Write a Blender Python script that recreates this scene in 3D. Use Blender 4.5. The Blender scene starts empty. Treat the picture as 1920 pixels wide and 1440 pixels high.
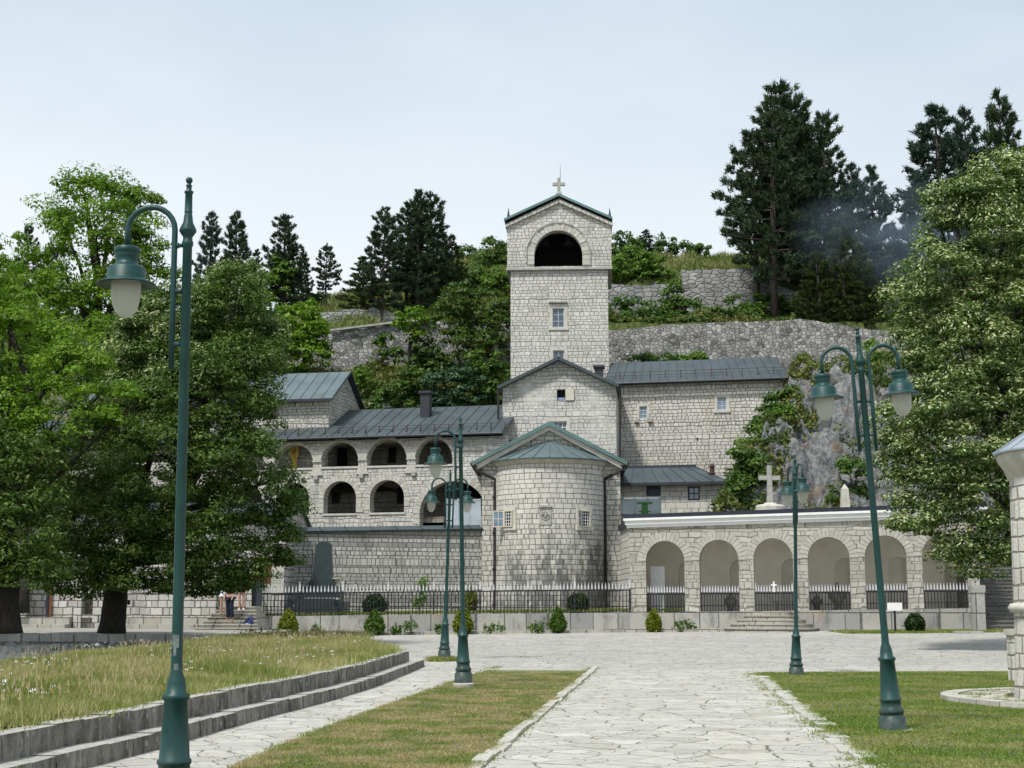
import bpy, math, random
import numpy as np
from mathutils import Vector
R=math.radians
S=bpy.context.scene
COL=S.collection
# ---------------------------------------------------------------- camera
F=2700.0; PITCH=R(8.655); EYE=1.6
cd=bpy.data.cameras.new('camera'); cam=bpy.data.objects.new('camera',cd); COL.objects.link(cam)
cd.sensor_width=36; cd.lens=36*F/1920; cd.clip_end=3000; cd.clip_start=.1
cam.location=(0,0,EYE); cam.rotation_euler=(math.pi/2+PITCH,0,0); S.camera=cam
S.render.resolution_x=1024; S.render.resolution_y=768
# ---------------------------------------------------------------- light
SUN_EL=58; SUN_AZ=-142        # azimuth from +Y, clockwise: behind the camera on the left
sd=bpy.data.lights.new('sun','SUN'); sun=bpy.data.objects.new('sun',sd); COL.objects.link(sun)
sd.energy=3.6; sd.angle=R(7); sd.color=(1,.975,.935)
dv=Vector((math.sin(R(SUN_AZ))*math.cos(R(SUN_EL)),math.cos(R(SUN_AZ))*math.cos(R(SUN_EL)),math.sin(R(SUN_EL))))
sun.rotation_euler=dv.to_track_quat('Z','Y').to_euler(); sun.location=(0,0,60)
W=bpy.data.worlds.new('World'); S.world=W; W.use_nodes=True
nt=W.node_tree; nt.nodes.clear()
def wn(t,**k):
    n=nt.nodes.new(t)
    for a,b in k.items(): setattr(n,a,b)
    return n
sk=wn('ShaderNodeTexSky',sky_type='NISHITA',sun_disc=False,sun_elevation=R(SUN_EL),sun_rotation=R(SUN_AZ),air_density=1.0,dust_density=2.0)
tc=wn('ShaderNodeTexCoord'); mp=wn('ShaderNodeMapping'); mp.inputs['Scale'].default_value=(1.2,1.2,3.0); mp.inputs['Location'].default_value=(.35,0,.1)
no=wn('ShaderNodeTexNoise'); no.inputs['Scale'].default_value=1.6; no.inputs['Detail'].default_value=5; no.inputs['Roughness'].default_value=.5
cr=wn('ShaderNodeValToRGB'); cr.color_ramp.elements[0].position=.34; cr.color_ramp.elements[0].color=(.46,.57,.665,1)
cr.color_ramp.elements[1].position=.66; cr.color_ramp.elements[1].color=(.66,.735,.80,1)
# a thin bright veil of cloud low over the hill
sx=wn('ShaderNodeSeparateXYZ'); mr=wn('ShaderNodeMapRange'); mr.inputs['From Min'].default_value=.40; mr.inputs['From Max'].default_value=.16
mx0=wn('ShaderNodeMix',data_type='RGBA'); mx0.inputs['B'].default_value=(.90,.92,.94,1)
mm=wn('ShaderNodeMath',operation='MULTIPLY'); mm.inputs[1].default_value=.85
sc=wn('ShaderNodeMix',data_type='RGBA',blend_type='MULTIPLY'); sc.inputs['Factor'].default_value=1; sc.inputs['B'].default_value=(10,10,10,1)
mx=wn('ShaderNodeMix',data_type='RGBA'); mx.inputs['Factor'].default_value=.93
bg=wn('ShaderNodeBackground'); bg.inputs['Strength'].default_value=.105; wo=wn('ShaderNodeOutputWorld')
L=nt.links.new
L(tc.outputs['Generated'],mp.inputs[0]); L(mp.outputs[0],no.inputs['Vector']); L(no.outputs['Fac'],cr.inputs[0])
L(tc.outputs['Generated'],sx.inputs[0]); L(sx.outputs['Z'],mr.inputs['Value']); L(mr.outputs[0],mm.inputs[0]); L(mm.outputs[0],mx0.inputs['Factor'])
L(cr.outputs[0],mx0.inputs['A']); L(mx0.outputs['Result'],sc.inputs['A']); L(sc.outputs['Result'],mx.inputs['B']); L(sk.outputs[0],mx.inputs['A'])
L(mx.outputs['Result'],bg.inputs[0]); L(bg.outputs[0],wo.inputs[0])
S.view_settings.view_transform='Standard'; S.view_settings.look='None'; S.view_settings.exposure=.22; S.view_settings.gamma=1
S.render.engine='CYCLES'
# ---------------------------------------------------------------- measuring helpers
_c,_s=math.cos(PITCH),math.sin(PITCH)
def ray(px,py):
    u=(px-960)/F; v=(720-py)/F
    return (u,_c-_s*v,_s+_c*v)
def P(px,py,Y):
    r=ray(px,py); t=Y/r[1]; return Vector((r[0]*t,Y,EYE+r[2]*t))
def G(px,py,z=0.0):
    r=ray(px,py); t=(z-EYE)/r[2]; return Vector((r[0]*t,r[1]*t,z))
class Fac:
    """a vertical measuring plane standing in the world, with local x along it and y going back"""
    def __init__(s,A,B,zb=0.0):
        a=P(*A); b=P(*B); s.o=Vector((a.x,a.y,zb)); d=Vector((b.x-a.x,b.y-a.y)); s.len=d.length; d.normalize()
        s.d=d; s.n=Vector((-d.y,d.x)); s.ang=math.atan2(d.y,d.x)
    def l(s,px,py,dep=0.0):
        r=ray(px,py); rn=r[0]*s.n.x+r[1]*s.n.y; cn=(0-s.o.x)*s.n.x+(0-s.o.y)*s.n.y
        t=(dep-cn)/rn; x=r[0]*t-s.o.x; y=r[1]*t-s.o.y
        return (x*s.d.x+y*s.d.y, EYE+r[2]*t-s.o.z)
    def x(s,px,py=1000,dep=0.0): return s.l(px,py,dep)[0]
    def z(s,px,py,dep=0.0): return s.l(px,py,dep)[1]
# ---------------------------------------------------------------- mesh collector
class MB:
    def __init__(s): s.v=[]; s.f=[]; s.uv={}
    def face(s,pts,uv=None):
        i=len(s.v); s.v+= [tuple(p) for p in pts]; s.f.append(tuple(range(i,i+len(pts))))
        if uv: s.uv[len(s.f)-1]=uv
    def box(s,x0,x1,y0,y1,z0,z1,top=None):
        a=[(x0,y0,z0),(x1,y0,z0),(x1,y1,z0),(x0,y1,z0)]
        b=[(x0,y0,z1),(x1,y0,z1),(x1,y1,z1),(x0,y1,z1)]
        s.hexa(a,b)
    def hexa(s,a,b):
        s.face([a[3],a[2],a[1],a[0]]); s.face(b)
        n=len(a)
        for i in range(n): j=(i+1)%n; s.face([a[i],a[j],b[j],b[i]])
    def taper(s,cx,cy,z0,z1,w0,d0,w1,d1):
        q=lambda w,d,z:[(cx-w,cy-d,z),(cx+w,cy-d,z),(cx+w,cy+d,z),(cx-w,cy+d,z)]
        s.hexa(q(w0,d0,z0),q(w1,d1,z1))
    def slab(s,q,th):
        q=[Vector(p) for p in q]; n=(q[1]-q[0]).cross(q[3]-q[0]).normalized()
        if n.z<0: n=-n
        b=[p-n*th for p in q]
        if (q[1]-q[0]).cross(q[3]-q[0]).z<0: q=q[::-1]; b=b[::-1]
        s.hexa(b,q)
    def rib(s,p,q,w,h):
        p=Vector(p); q=Vector(q); d=(q-p).normalized(); sd=d.cross(Vector((0,0,1)))
        if sd.length<1e-4: sd=Vector((1,0,0))
        sd=sd.normalized()*w/2; up=sd.cross(d).normalized()*h
        if up.z<0: up=-up
        s.hexa([p-sd,p+sd,q+sd,q-sd],[p-sd+up,p+sd+up,q+sd+up,q-sd+up])
    def tube(s,pts,rad,n=8,cap=True):
        pts=[Vector(p) for p in pts]
        if not hasattr(rad,'__len__'): rad=[rad]*len(pts)
        rings=[]; ref=None
        for i,p in enumerate(pts):
            d=(pts[min(i+1,len(pts)-1)]-pts[max(i-1,0)]).normalized()
            if ref is None: ref=Vector((0,0,1)) if abs(d.z)<.9 else Vector((1,0,0))
            a=d.cross(ref)
            if a.length<1e-3: a=d.orthogonal()
            a.normalize(); b=d.cross(a).normalized(); ref=a.cross(d)
            rings.append([p+(a*math.cos(2*math.pi*k/n)+b*math.sin(2*math.pi*k/n))*rad[i] for k in range(n)])
        base=len(s.v)
        for r in rings: s.v+=[tuple(p) for p in r]
        ac=0
        for i in range(len(rings)-1):
            l=(pts[i+1]-pts[i]).length
            for k in range(n):
                j=(k+1)%n
                s.f.append((base+i*n+k,base+i*n+j,base+(i+1)*n+j,base+(i+1)*n+k))
                u0=k/n*6.28*rad[i]; u1=(k+1)/n*6.28*rad[i]; s.uv[len(s.f)-1]=[(u0,ac),(u1,ac),(u1,ac+l),(u0,ac+l)]
            ac+=l
        if cap:
            s.f.append(tuple(base+k for k in range(n))[::-1]); s.f.append(tuple(base+(len(rings)-1)*n+k for k in range(n)))
    def lathe(s,prof,c=(0,0,0),n=24,a0=0,a1=360,cap=True):
        full=abs(a1-a0-360)<1e-6; m=n if full else n+1; base=len(s.v)
        for r,z in prof:
            for k in range(m):
                a=R(a0+(a1-a0)*k/n); s.v.append((c[0]+r*math.cos(a),c[1]+r*math.sin(a),c[2]+z))
        ac=0
        rm=max(p[0] for p in prof)
        for i in range(len(prof)-1):
            l=math.hypot(prof[i+1][0]-prof[i][0],prof[i+1][1]-prof[i][1])
            for k in range(n):
                j=(k+1)%m if full else k+1
                s.f.append((base+i*m+k,base+i*m+j,base+(i+1)*m+j,base+(i+1)*m+k))
                u0=R((a1-a0)*k/n)*rm; u1=R((a1-a0)*(k+1)/n)*rm; s.uv[len(s.f)-1]=[(u0,ac),(u1,ac),(u1,ac+l),(u0,ac+l)]
            ac+=l
        if cap and full:
            s.f.append(tuple(base+k for k in range(m))[::-1]); s.f.append(tuple(base+(len(prof)-1)*m+k for k in range(m)))
    def build(s,name,mat,parent=None,smooth=False,bevel=0):
        me=bpy.data.meshes.new(name); me.from_pydata(s.v,[],s.f); me.materials.append(mat)
        uvl=me.uv_layers.new(name='UVMap'); out=np.empty((len(me.loops),2),'f'); k=0
        for i,f in enumerate(s.f):
            if i in s.uv:
                for q in s.uv[i]: out[k]=q; k+=1
                continue
            n=Vector((0,0,0)); a=Vector(s.v[f[0]]); 
            for t in range(1,len(f)-1): n+=(Vector(s.v[f[t]])-a).cross(Vector(s.v[f[t+1]])-a)
            if n.length>0: n.normalize()
            if abs(n.z)>.8:
                for q in f: out[k]=(s.v[q][0],s.v[q][1]); k+=1
            else:
                t=Vector((-n.y,n.x,0)).normalized()
                for q in f: p=s.v[q]; out[k]=(p[0]*t.x+p[1]*t.y,p[2]/max(.35,math.sqrt(1-n.z*n.z))); k+=1
        uvl.data.foreach_set('uv',out.ravel())
        if smooth: me.polygons.foreach_set('use_smooth',[True]*len(me.polygons)); 
        me.update(); o=bpy.data.objects.new(name,me); COL.objects.link(o)
        if parent is not None: o.parent=parent
        if bevel:
            b=o.modifiers.new('bevel','BEVEL'); b.width=bevel; b.segments=2; b.limit_method='ANGLE'; b.angle_limit=R(40)
        return o
def tag(o,label=None,cat=None,group=None,kind=None):
    if label: o['label']=label
    if cat: o['category']=cat
    if group: o['group']=group
    if kind: o['kind']=kind
    return o
def thing(name,label,cat,loc=(0,0,0),rz=0,group=None):
    o=bpy.data.objects.new(name,None); COL.objects.link(o); o.location=loc; o.rotation_euler=(0,0,rz); o.empty_display_size=.3
    return tag(o,label,cat,group)
def copy_tree(o,parent=None):
    c=o.copy(); COL.objects.link(c)
    if parent is not None: c.parent=parent
    for ch in list(o.children): copy_tree(ch,c)
    return c
def facade_thing(fac,name,label,cat,group=None): return thing(name,label,cat,fac.o,fac.ang,group)
def np_mesh(name,V,k,mat,parent=None):
    """V: (n*k,3) vertices, faces of k verts each"""
    n=len(V)//k; me=bpy.data.meshes.new(name)
    me.vertices.add(len(V)); me.vertices.foreach_set('co',np.asarray(V,'f').ravel())
    me.loops.add(n*k); me.loops.foreach_set('vertex_index',np.arange(n*k,dtype='i'))
    me.polygons.add(n); me.polygons.foreach_set('loop_start',np.arange(0,n*k,k,dtype='i')); me.polygons.foreach_set('loop_total',np.full(n,k,'i'))
    me.materials.append(mat); me.update(calc_edges=True); me.validate()
    o=bpy.data.objects.new(name,me); COL.objects.link(o)
    if parent is not None: o.parent=parent
    return o
# ---------------------------------------------------------------- materials
class NT:
    def __init__(s,name,bump=0):
        s.m=bpy.data.materials.new(name); s.m.use_nodes=True; s.t=s.m.node_tree; s.b=s.t.nodes['Principled BSDF']; s.out=s.t.nodes['Material Output']
        s.b.inputs['Specular IOR Level'].default_value=.25
    def n(s,t,ins={},**k):
        x=s.t.nodes.new('ShaderNode'+t)
        for a,b in k.items(): setattr(x,a,b)
        for a,b in ins.items(): s.set(x.inputs[a],b)
        return x
    def set(s,sock,val):
        if isinstance(val,bpy.types.NodeSocket): s.t.links.new(val,sock)
        else:
            if sock.type=='RGBA' and len(val)==3: val=tuple(val)+(1,)
            sock.default_value=val
    def m_(s,op,a,b=0.0,c=None):
        x=s.n('Math',operation=op); s.set(x.inputs[0],a); s.set(x.inputs[1],b)
        if c is not None: s.set(x.inputs[2],c)
        return x.outputs[0]
    def map(s,v,a,b,c=0.0,d=1.0,smooth=False):
        x=s.n('MapRange',{'Value':v,'From Min':a,'From Max':b,'To Min':c,'To Max':d})
        if smooth: x.interpolation_type='SMOOTHSTEP'
        return x.outputs[0]
    def mix(s,f,a,b,mode='MIX'):
        x=s.n('Mix',data_type='RGBA',blend_type=mode); s.set(x.inputs['Factor'],f); s.set(x.inputs['A'],a); s.set(x.inputs['B'],b); return x.outputs['Result']
    def ramp(s,f,stops,interp='LINEAR'):
        x=s.n('ValToRGB'); s.set(x.inputs[0],f); e=x.color_ramp.elements; x.color_ramp.interpolation=interp
        while len(e)<len(stops): e.new(.5)
        for i,(p,c) in enumerate(stops): e[i].position=p; e[i].color=tuple(c)+(1,)
        return x.outputs[0]
    def noise(s,vec,scale,detail=3,rough=.55,dim='3D',w=None,dist=0):
        x=s.n('TexNoise',noise_dimensions=dim); x.inputs['Scale'].default_value=scale; x.inputs['Detail'].default_value=detail; x.inputs['Roughness'].default_value=rough
        x.inputs['Distortion'].default_value=dist
        if vec is not None and dim!='1D': s.set(x.inputs['Vector'],vec)
        if w is not None: s.set(x.inputs['W'],w)
        return x.outputs[0]
    def vmap(s,vec,scale=(1,1,1),loc=(0,0,0)):
        x=s.n('Mapping'); s.set(x.inputs[0],vec); x.inputs['Scale'].default_value=scale; x.inputs['Location'].default_value=loc; return x.outputs[0]
    def comb(s,x,y,z=0.0):
        c=s.n('CombineXYZ'); s.set(c.inputs[0],x); s.set(c.inputs[1],y); s.set(c.inputs[2],z); return c.outputs[0]
    def uv(s): return s.n('UVMap').outputs[0]
    def obj(s): return s.n('TexCoord').outputs['Object']
    def pos(s): return s.n('NewGeometry').outputs['Position']
    def fin(s,col,rough=.8,bump=None,dist=.02,strength=1.0,metal=0):
        s.set(s.b.inputs['Base Color'],col); s.set(s.b.inputs['Roughness'],rough); s.b.inputs['Metallic'].default_value=metal
        if bump is not None:
            x=s.n('Bump',{'Height':bump}); x.inputs['Distance'].default_value=dist; x.inputs['Strength'].default_value=strength
            s.t.links.new(x.outputs[0],s.b.inputs['Normal'])
        return s.m
def simple(name,col,rough=.6,var=.15,scale=6,metal=0,spec=None):
    t=NT(name); n=t.noise(t.obj(),scale,4); c=t.mix(t.map(n,.3,.7),tuple(x*(1-var) for x in col),tuple(min(1,x*(1+var)) for x in col))
    if spec is not None: t.b.inputs['Specular IOR Level'].default_value=spec
    return t.fin(c,rough,n,.004,metal=metal)
def masonry(name,w,h,stones,mortar=(.12,.115,.105),irr=.5,mw=.028,stain=.35,stain_s=.5,rowvar=.35,skipm=.0,lowstain=0,lowz=3,bands=0,warm=.0,wave=.05):
    t=NT(name); uv=t.uv(); sp=t.n('SeparateXYZ',{0:uv}); u,v=sp.outputs[0],sp.outputs[1]
    wav=t.m_('MULTIPLY',t.m_('SUBTRACT',t.noise(uv,1.1,2),.5),wave*2)
    fine=t.m_('MULTIPLY',t.m_('SUBTRACT',t.noise(uv,9,2),.5),.03)
    v2=t.m_('ADD',v,t.m_('MULTIPLY',t.m_('SUBTRACT',t.noise(None,1.3/h*.35,1,dim='1D',w=v),.5),h*rowvar*3))
    v2=t.m_('ADD',t.m_('ADD',v2,wav),fine)
    rv=t.m_('DIVIDE',v2,h); row=t.m_('FLOOR',rv); fv=t.m_('FRACT',rv)
    wr=t.n('TexWhiteNoise',noise_dimensions='1D'); t.set(wr.inputs['W'],row)
    wr2=t.n('TexWhiteNoise',noise_dimensions='1D'); t.set(wr2.inputs['W'],t.m_('ADD',row,31.7))
    wrow=t.m_('MULTIPLY',t.m_('ADD',.68,t.m_('MULTIPLY',wr2.outputs[0],.62)),w)
    u2=t.m_('ADD',t.m_('ADD',u,fine),t.m_('MULTIPLY',wr.outputs[0],37.3))
    u2=t.m_('ADD',u2,t.m_('MULTIPLY',t.m_('SUBTRACT',t.noise(t.comb(t.m_('MULTIPLY',u2,1.0),t.m_('MULTIPLY',row,7.31)),.8/w,1,dim='2D'),.5),irr*w*1.6))
    ru=t.m_('DIVIDE',u2,wrow); col=t.m_('FLOOR',ru); fu=t.m_('FRACT',ru)
    du=t.m_('MULTIPLY',t.m_('MINIMUM',fu,t.m_('SUBTRACT',1.0,fu)),wrow); dvv=t.m_('MULTIPLY',t.m_('MINIMUM',fv,t.m_('SUBTRACT',1.0,fv)),h)
    d=t.m_('SMOOTH_MIN',du,dvv,.02)
    mask=t.map(t.m_('ADD',d,t.m_('MULTIPLY',t.m_('SUBTRACT',t.noise(uv,5,3),.5),mw*.9)),mw*.2,mw*.95,0,1,True)
    wn=t.n('TexWhiteNoise',noise_dimensions='2D'); t.set(wn.inputs['Vector'],t.comb(col,row))
    rnd=wn.outputs[0]
    c=t.ramp(rnd,[(i/(len(stones)-1),x) for i,x in enumerate(stones)])
    fn=t.noise(uv,14,4,.65)
    c=t.mix(t.map(fn,.3,.75,.0,.42),c,tuple(x*.6 for x in stones[0]))
    if bands:
        wrb=t.map(wr2.outputs[0],.45,.55,0,.62); c=t.mix(wrb,c,(.2,.195,.18))
    if skipm:  # areas smeared over with lime, joints nearly lost
        sk=t.map(t.noise(uv,.45,2),.5,.62,0,skipm); mask=t.m_('MAXIMUM',mask,sk)
    c=t.mix(mask,mortar,c)
    st=t.noise(t.vmap(uv,(1.0,.45,1)),stain_s,5,.62); sm=t.map(st,.47,.72,0,stain,True)
    c=t.mix(sm,c,(.105,.105,.1))
    c=t.mix(t.map(t.noise(t.vmap(uv,(1,1.3,1),(11,5,0)),.33,4,.6),.38,.62,0,.22),c,t.mix(1.0,c,(.62,.60,.56),'MULTIPLY'))
    drip=t.noise(t.vmap(uv,(2.6,.22,1),(2,9,0)),1.0,4,.6); c=t.mix(t.map(drip,.58,.72,0,.25),c,(.15,.15,.145))
    if warm:
        c=t.mix(t.map(t.noise(t.vmap(uv,(1,.7,1),(4,3,0)),.6,3),.52,.75,0,warm,True),c,(.38,.27,.14))
    if lowstain:
        ls=t.noise(t.vmap(uv,(1.6,.35,1),(7,1,0)),1.3,6,.72); hz=t.m_('MULTIPLY',t.map(v,lowz,lowz-3.2,0,1,True),t.map(t.m_('ADD',u,t.m_('MULTIPLY',t.noise(uv,.6,3),2.0)),2.0,6.0,.75,1.25))
        c=t.mix(t.map(t.m_('ADD',t.m_('ADD',ls,t.m_('MULTIPLY',t.m_('SUBTRACT',rnd,.5),.16)),t.m_('MULTIPLY',hz,.15)),.55,.70,0,t.m_('MULTIPLY',t.m_('MINIMUM',hz,1.0),lowstain)),c,(.085,.088,.088))
    hgt=t.m_('ADD',mask,t.m_('MULTIPLY',fn,.6)); hgt=t.m_('ADD',hgt,t.m_('MULTIPLY',rnd,.4))
    return t.fin(c,.88,hgt,.03,.8)
def rubble(name,scale,stones,mortar=(.1,.1,.09),asp=(1,1.5,1),mw=.05,stain=.3,green=0,rnd_=1.0):
    t=NT(name); uv=t.uv(); wv=t.n('VectorMath',{0:uv,1:t.n('VectorMath',{0:t.n('TexNoise',{'Vector':uv,'Scale':2.2}).outputs[1],1:(.14,.14,0)},operation='MULTIPLY').outputs[0]},operation='ADD').outputs[0]
    q=t.vmap(wv,asp)
    v1=t.n('TexVoronoi',{'Vector':q,'Scale':scale,'Randomness':rnd_},voronoi_dimensions='2D',feature='DISTANCE_TO_EDGE')
    v2=t.n('TexVoronoi',{'Vector':q,'Scale':scale,'Randomness':rnd_},voronoi_dimensions='2D')
    rn=t.n('SeparateColor',{0:v2.outputs['Color']}).outputs[0]
    c=t.ramp(rn,[(i/(len(stones)-1),x) for i,x in enumerate(stones)])
    fn=t.noise(uv,11,5,.65); c=t.mix(t.map(fn,.35,.75,0,.6),c,tuple(x*.5 for x in stones[0]))
    mask=t.map(t.m_('ADD',v1.outputs['Distance'],t.m_('MULTIPLY',t.m_('SUBTRACT',t.noise(uv,7,4,.65),.5),mw*1.6)),mw*.1,mw*.9,0,1,True); mask=t.m_('MAXIMUM',mask,t.map(t.noise(t.vmap(uv,(1,1,1),(5,5,0)),1.6,4),.48,.6,0,.8)); c=t.mix(mask,mortar,c)
    c=t.mix(t.map(t.noise(uv,.35,5,.65),.48,.7,0,stain,True),c,(.09,.09,.088))
    if green: c=t.mix(t.map(t.noise(t.vmap(uv,(1,1,1),(3,8,0)),.7,5,.6),.52,.68,0,green,True),c,(.07,.09,.025))
    hgt=t.m_('ADD',t.map(v1.outputs['Distance'],0,mw*3,0,1,True),t.m_('MULTIPLY',fn,.5))
    return t.fin(c,.9,hgt,.07,.9)
ST=[(.53,.51,.47),(.65,.63,.585),(.58,.555,.505),(.71,.69,.65),(.45,.44,.42)]
STg=[(.44,.43,.395),(.60,.585,.54),(.49,.475,.43),(.68,.665,.62)]
STw=[(.56,.535,.48),(.67,.65,.595),(.61,.58,.52),(.73,.71,.655),(.50,.485,.445)]
M={}
M['tower']=masonry('tower stone',.28,.192,[tuple(x*1.03 for x in c) for c in ST],irr=.6,mw=.026,stain=.28,rowvar=.4,wave=.07,mortar=(.29,.28,.255))
M['nave']=masonry('nave stone',.29,.2,ST,irr=.6,mw=.026,stain=.32,skipm=.75,rowvar=.4,wave=.07,mortar=(.29,.28,.255))
M['apse']=masonry('apse stone',.33,.235,STw,irr=.6,mw=.024,stain=.15,lowstain=.8,lowz=5.8,rowvar=.15,wave=.02,mortar=(.20,.19,.17))
M['chapel']=masonry('chapel stone',.36,.24,STw,irr=.4,mw=.026,stain=.25,rowvar=.2,wave=.02,mortar=(.20,.19,.17))
M['wing']=masonry('wing stone',.27,.165,ST,irr=.7,mw=.026,stain=.38,rowvar=.5,wave=.09,mortar=(.29,.28,.255),skipm=.5)
M['upper']=masonry('upper stone',.28,.17,STg,irr=.7,mw=.026,stain=.35,rowvar=.5,wave=.09,mortar=(.2,.195,.18))
M['right']=masonry('right stone',.30,.185,STw,irr=.5,mw=.026,stain=.16,warm=.3,rowvar=.35,wave=.05,mortar=(.22,.205,.175))
M['yard']=masonry('yard stone',.30,.2,STg,irr=.6,mw=.026,stain=.5,rowvar=.6,bands=.9,wave=.02,stain_s=.7,mortar=(.13,.125,.115))
M['left']=masonry('left stone',.42,.28,STg,irr=.8,mw=.03,stain=.6,rowvar=.5,wave=.05)
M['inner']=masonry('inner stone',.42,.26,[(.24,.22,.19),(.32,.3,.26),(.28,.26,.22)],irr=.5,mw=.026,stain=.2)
M['arcade']=masonry('arcade stone',.42,.2,[(.40,.38,.335),(.50,.48,.43),(.44,.42,.37),(.56,.54,.48)],irr=1.0,mw=.022,stain=.3,rowvar=.8,wave=.10,mortar=(.20,.19,.165),stain_s=.9)
M['turret']=masonry('turret stone',.42,.27,STw,irr=.6,mw=.03,stain=.15,rowvar=.3,mortar=(.3,.28,.25),wave=.05)
M['block']=masonry('big block',.95,1.2,[(.38,.37,.34),(.46,.45,.41),(.31,.31,.3),(.5,.49,.45)],irr=.7,mw=.035,stain=.8,stain_s=1.5,rowvar=0,warm=.4,wave=.0)
M['step']=masonry('step stone',.85,.5,[(.42,.40,.34),(.50,.48,.42),(.36,.35,.31)],irr=.7,mw=.022,stain=.5,stain_s=1.2,rowvar=0,warm=.2,wave=0)
M['curb_unused']=masonry('curb stone',.55,.6,[(.22,.215,.2),(.28,.275,.255),(.19,.185,.175)],irr=.8,mw=.028,stain=.75,stain_s=2.2,rowvar=0,wave=.0,mortar=(.05,.05,.045))
M['darkwall']=rubble('dark wall rubble',2.6,[(.38,.385,.38),(.52,.52,.51),(.62,.62,.60),(.44,.44,.43)],mortar=(.05,.055,.045),asp=(1,1.5,1),mw=.09,stain=.25,green=.3)
M['hillwall']=rubble('hill wall rubble',3.4,[(.12,.12,.115),(.34,.335,.315),(.56,.55,.52),(.22,.218,.21),(.42,.41,.385),(.30,.295,.28)],mortar=(.10,.098,.09),asp=(1,1.3,1),mw=.045,stain=.5,green=.35)
M['drystone']=rubble('dry stone',1.8,[(.20,.20,.195),(.34,.34,.33),(.27,.27,.26),(.42,.415,.40)],mortar=(.07,.07,.065),asp=(1,1.8,1),mw=.055,stain=.2,green=.15,rnd_=.75)
M['trim']=simple('dressed stone',(.5,.48,.42),.8,.16,3)
M['trim2']=simple('grey stone',(.36,.35,.325),.85,.25,4)
def island(name,cols,rough=.8,scale=7,dark=.5):
    t=NT(name); r=t.n('NewGeometry').outputs['Random Per Island']; c=t.ramp(r,[(i/(len(cols)-1),x) for i,x in enumerate(cols)])
    n=t.noise(t.obj(),scale,5,.6); c=t.mix(t.map(n,.35,.75,0,dark),c,tuple(x*.5 for x in cols[0])); return t.fin(c,rough,n,.015)
M['voussoir']=island('arch stones',[(.42,.40,.35),(.58,.56,.50),(.48,.46,.41),(.62,.60,.55)])
M['kerbstones']=island('kerb stones',[(.40,.38,.33),(.53,.51,.46),(.46,.44,.39)],dark=.45)
def roofmat(name,col,var=.18):
    t=NT(name); uv=t.obj(); n=t.noise(uv,.8,5,.6); n2=t.noise(uv,6,3); c=t.mix(t.map(n,.35,.65),tuple(x*(1-var) for x in col),tuple(x*(1+var) for x in col))
    c=t.mix(t.map(n2,.4,.8,0,.35),c,tuple(x*.7 for x in col)); t.b.inputs['Specular IOR Level'].default_value=.35
    return t.fin(c,t.map(n,.3,.7,.42,.6),n2,.004)
M['roof']=roofmat('slate grey sheet roof',(.055,.072,.078))
M['roof_teal']=roofmat('grey green sheet roof',(.10,.135,.14))
M['roof_green']=roofmat('green copper edge',(.11,.19,.18))
M['roof_dark']=roofmat('dark sheet',(.035,.04,.05))
M['roof_light']=roofmat('pale zinc',(.25,.29,.32))
M['iron']=simple('black iron',(.018,.019,.024),.45,.2)
M['redrail']=simple('red brown rail',(.06,.03,.03),.6)
M['pipe']=simple('brown pipe',(.035,.028,.028),.5)
M['white']=simple('white paint',(.78,.78,.77),.55,.05)
M['offwhite']=simple('off white plaster',(.70,.69,.65),.8,.06,2)
M['plaster']=simple('cream plaster',(.88,.85,.77),.85,.07,1.5)
M['frame']=simple('pale window frame',(.50,.54,.56),.5,.05)
M['cream']=simple('cream frame',(.55,.52,.41),.6,.06)
M['glass']=simple('dark window glass',(.06,.085,.12),.12,.2,2,spec=.8)
M['glassblue']=simple('blue window glass',(.16,.22,.30),.12,.25,2,spec=.8)
M['black']=simple('dark interior',(.012,.012,.014),.9)
M['wood']=simple('brown wood',(.12,.05,.025),.6,.3,8)
M['monument']=simple('dark green granite',(.035,.048,.052),.35,.15,4,spec=.5)
M['banner']=simple('gold cloth',(.45,.33,.07),.6,.45,9)
M['bannerred']=simple('dark red gold embroidery',(.3,.16,.05),.6,.3,9)
M['lamp']=simple('green lamp paint',(.006,.043,.040),.4,.25,5,spec=.4)
M['tip']=simple('worn white paint',(.55,.56,.57),.6,.2,20)
def lampmat():
    t=NT('green lamp paint'); p=t.obj(); n=t.noise(p,5,4); c=t.mix(t.map(n,.3,.7),(.0045,.034,.032),(.009,.055,.050)); ch=t.map(t.noise(t.vmap(p,(1,1,.6)),26,5,.75),.665,.69,0,1); c=t.mix(t.m_('MULTIPLY',ch,.8),c,(.16,.19,.18))
    dz=t.n('SeparateXYZ',{0:p}).outputs[2]; dirt=t.m_('MULTIPLY',t.map(dz,.5,.0,0,.75),t.map(t.noise(p,12,5,.7),.35,.6)); c=t.mix(dirt,c,(.10,.095,.075)); t.b.inputs['Specular IOR Level'].default_value=.4
    return t.fin(c,t.map(n,.3,.7,.35,.55),ch,.002)
M['lamp']=lampmat()
M['bark']=None
def bark(name,a,b):
    t=NT(name); uv=t.uv(); n=t.noise(t.vmap(uv,(6,1.2,1)),3,5,.7); return t.fin(t.mix(t.map(n,.35,.65),a,b),.95,n,.05)
M['bark']=bark('dark bark',(.018,.015,.012),(.05,.043,.036)); M['pinebark']=bark('pine bark',(.05,.042,.036),(.12,.10,.085))
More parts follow.
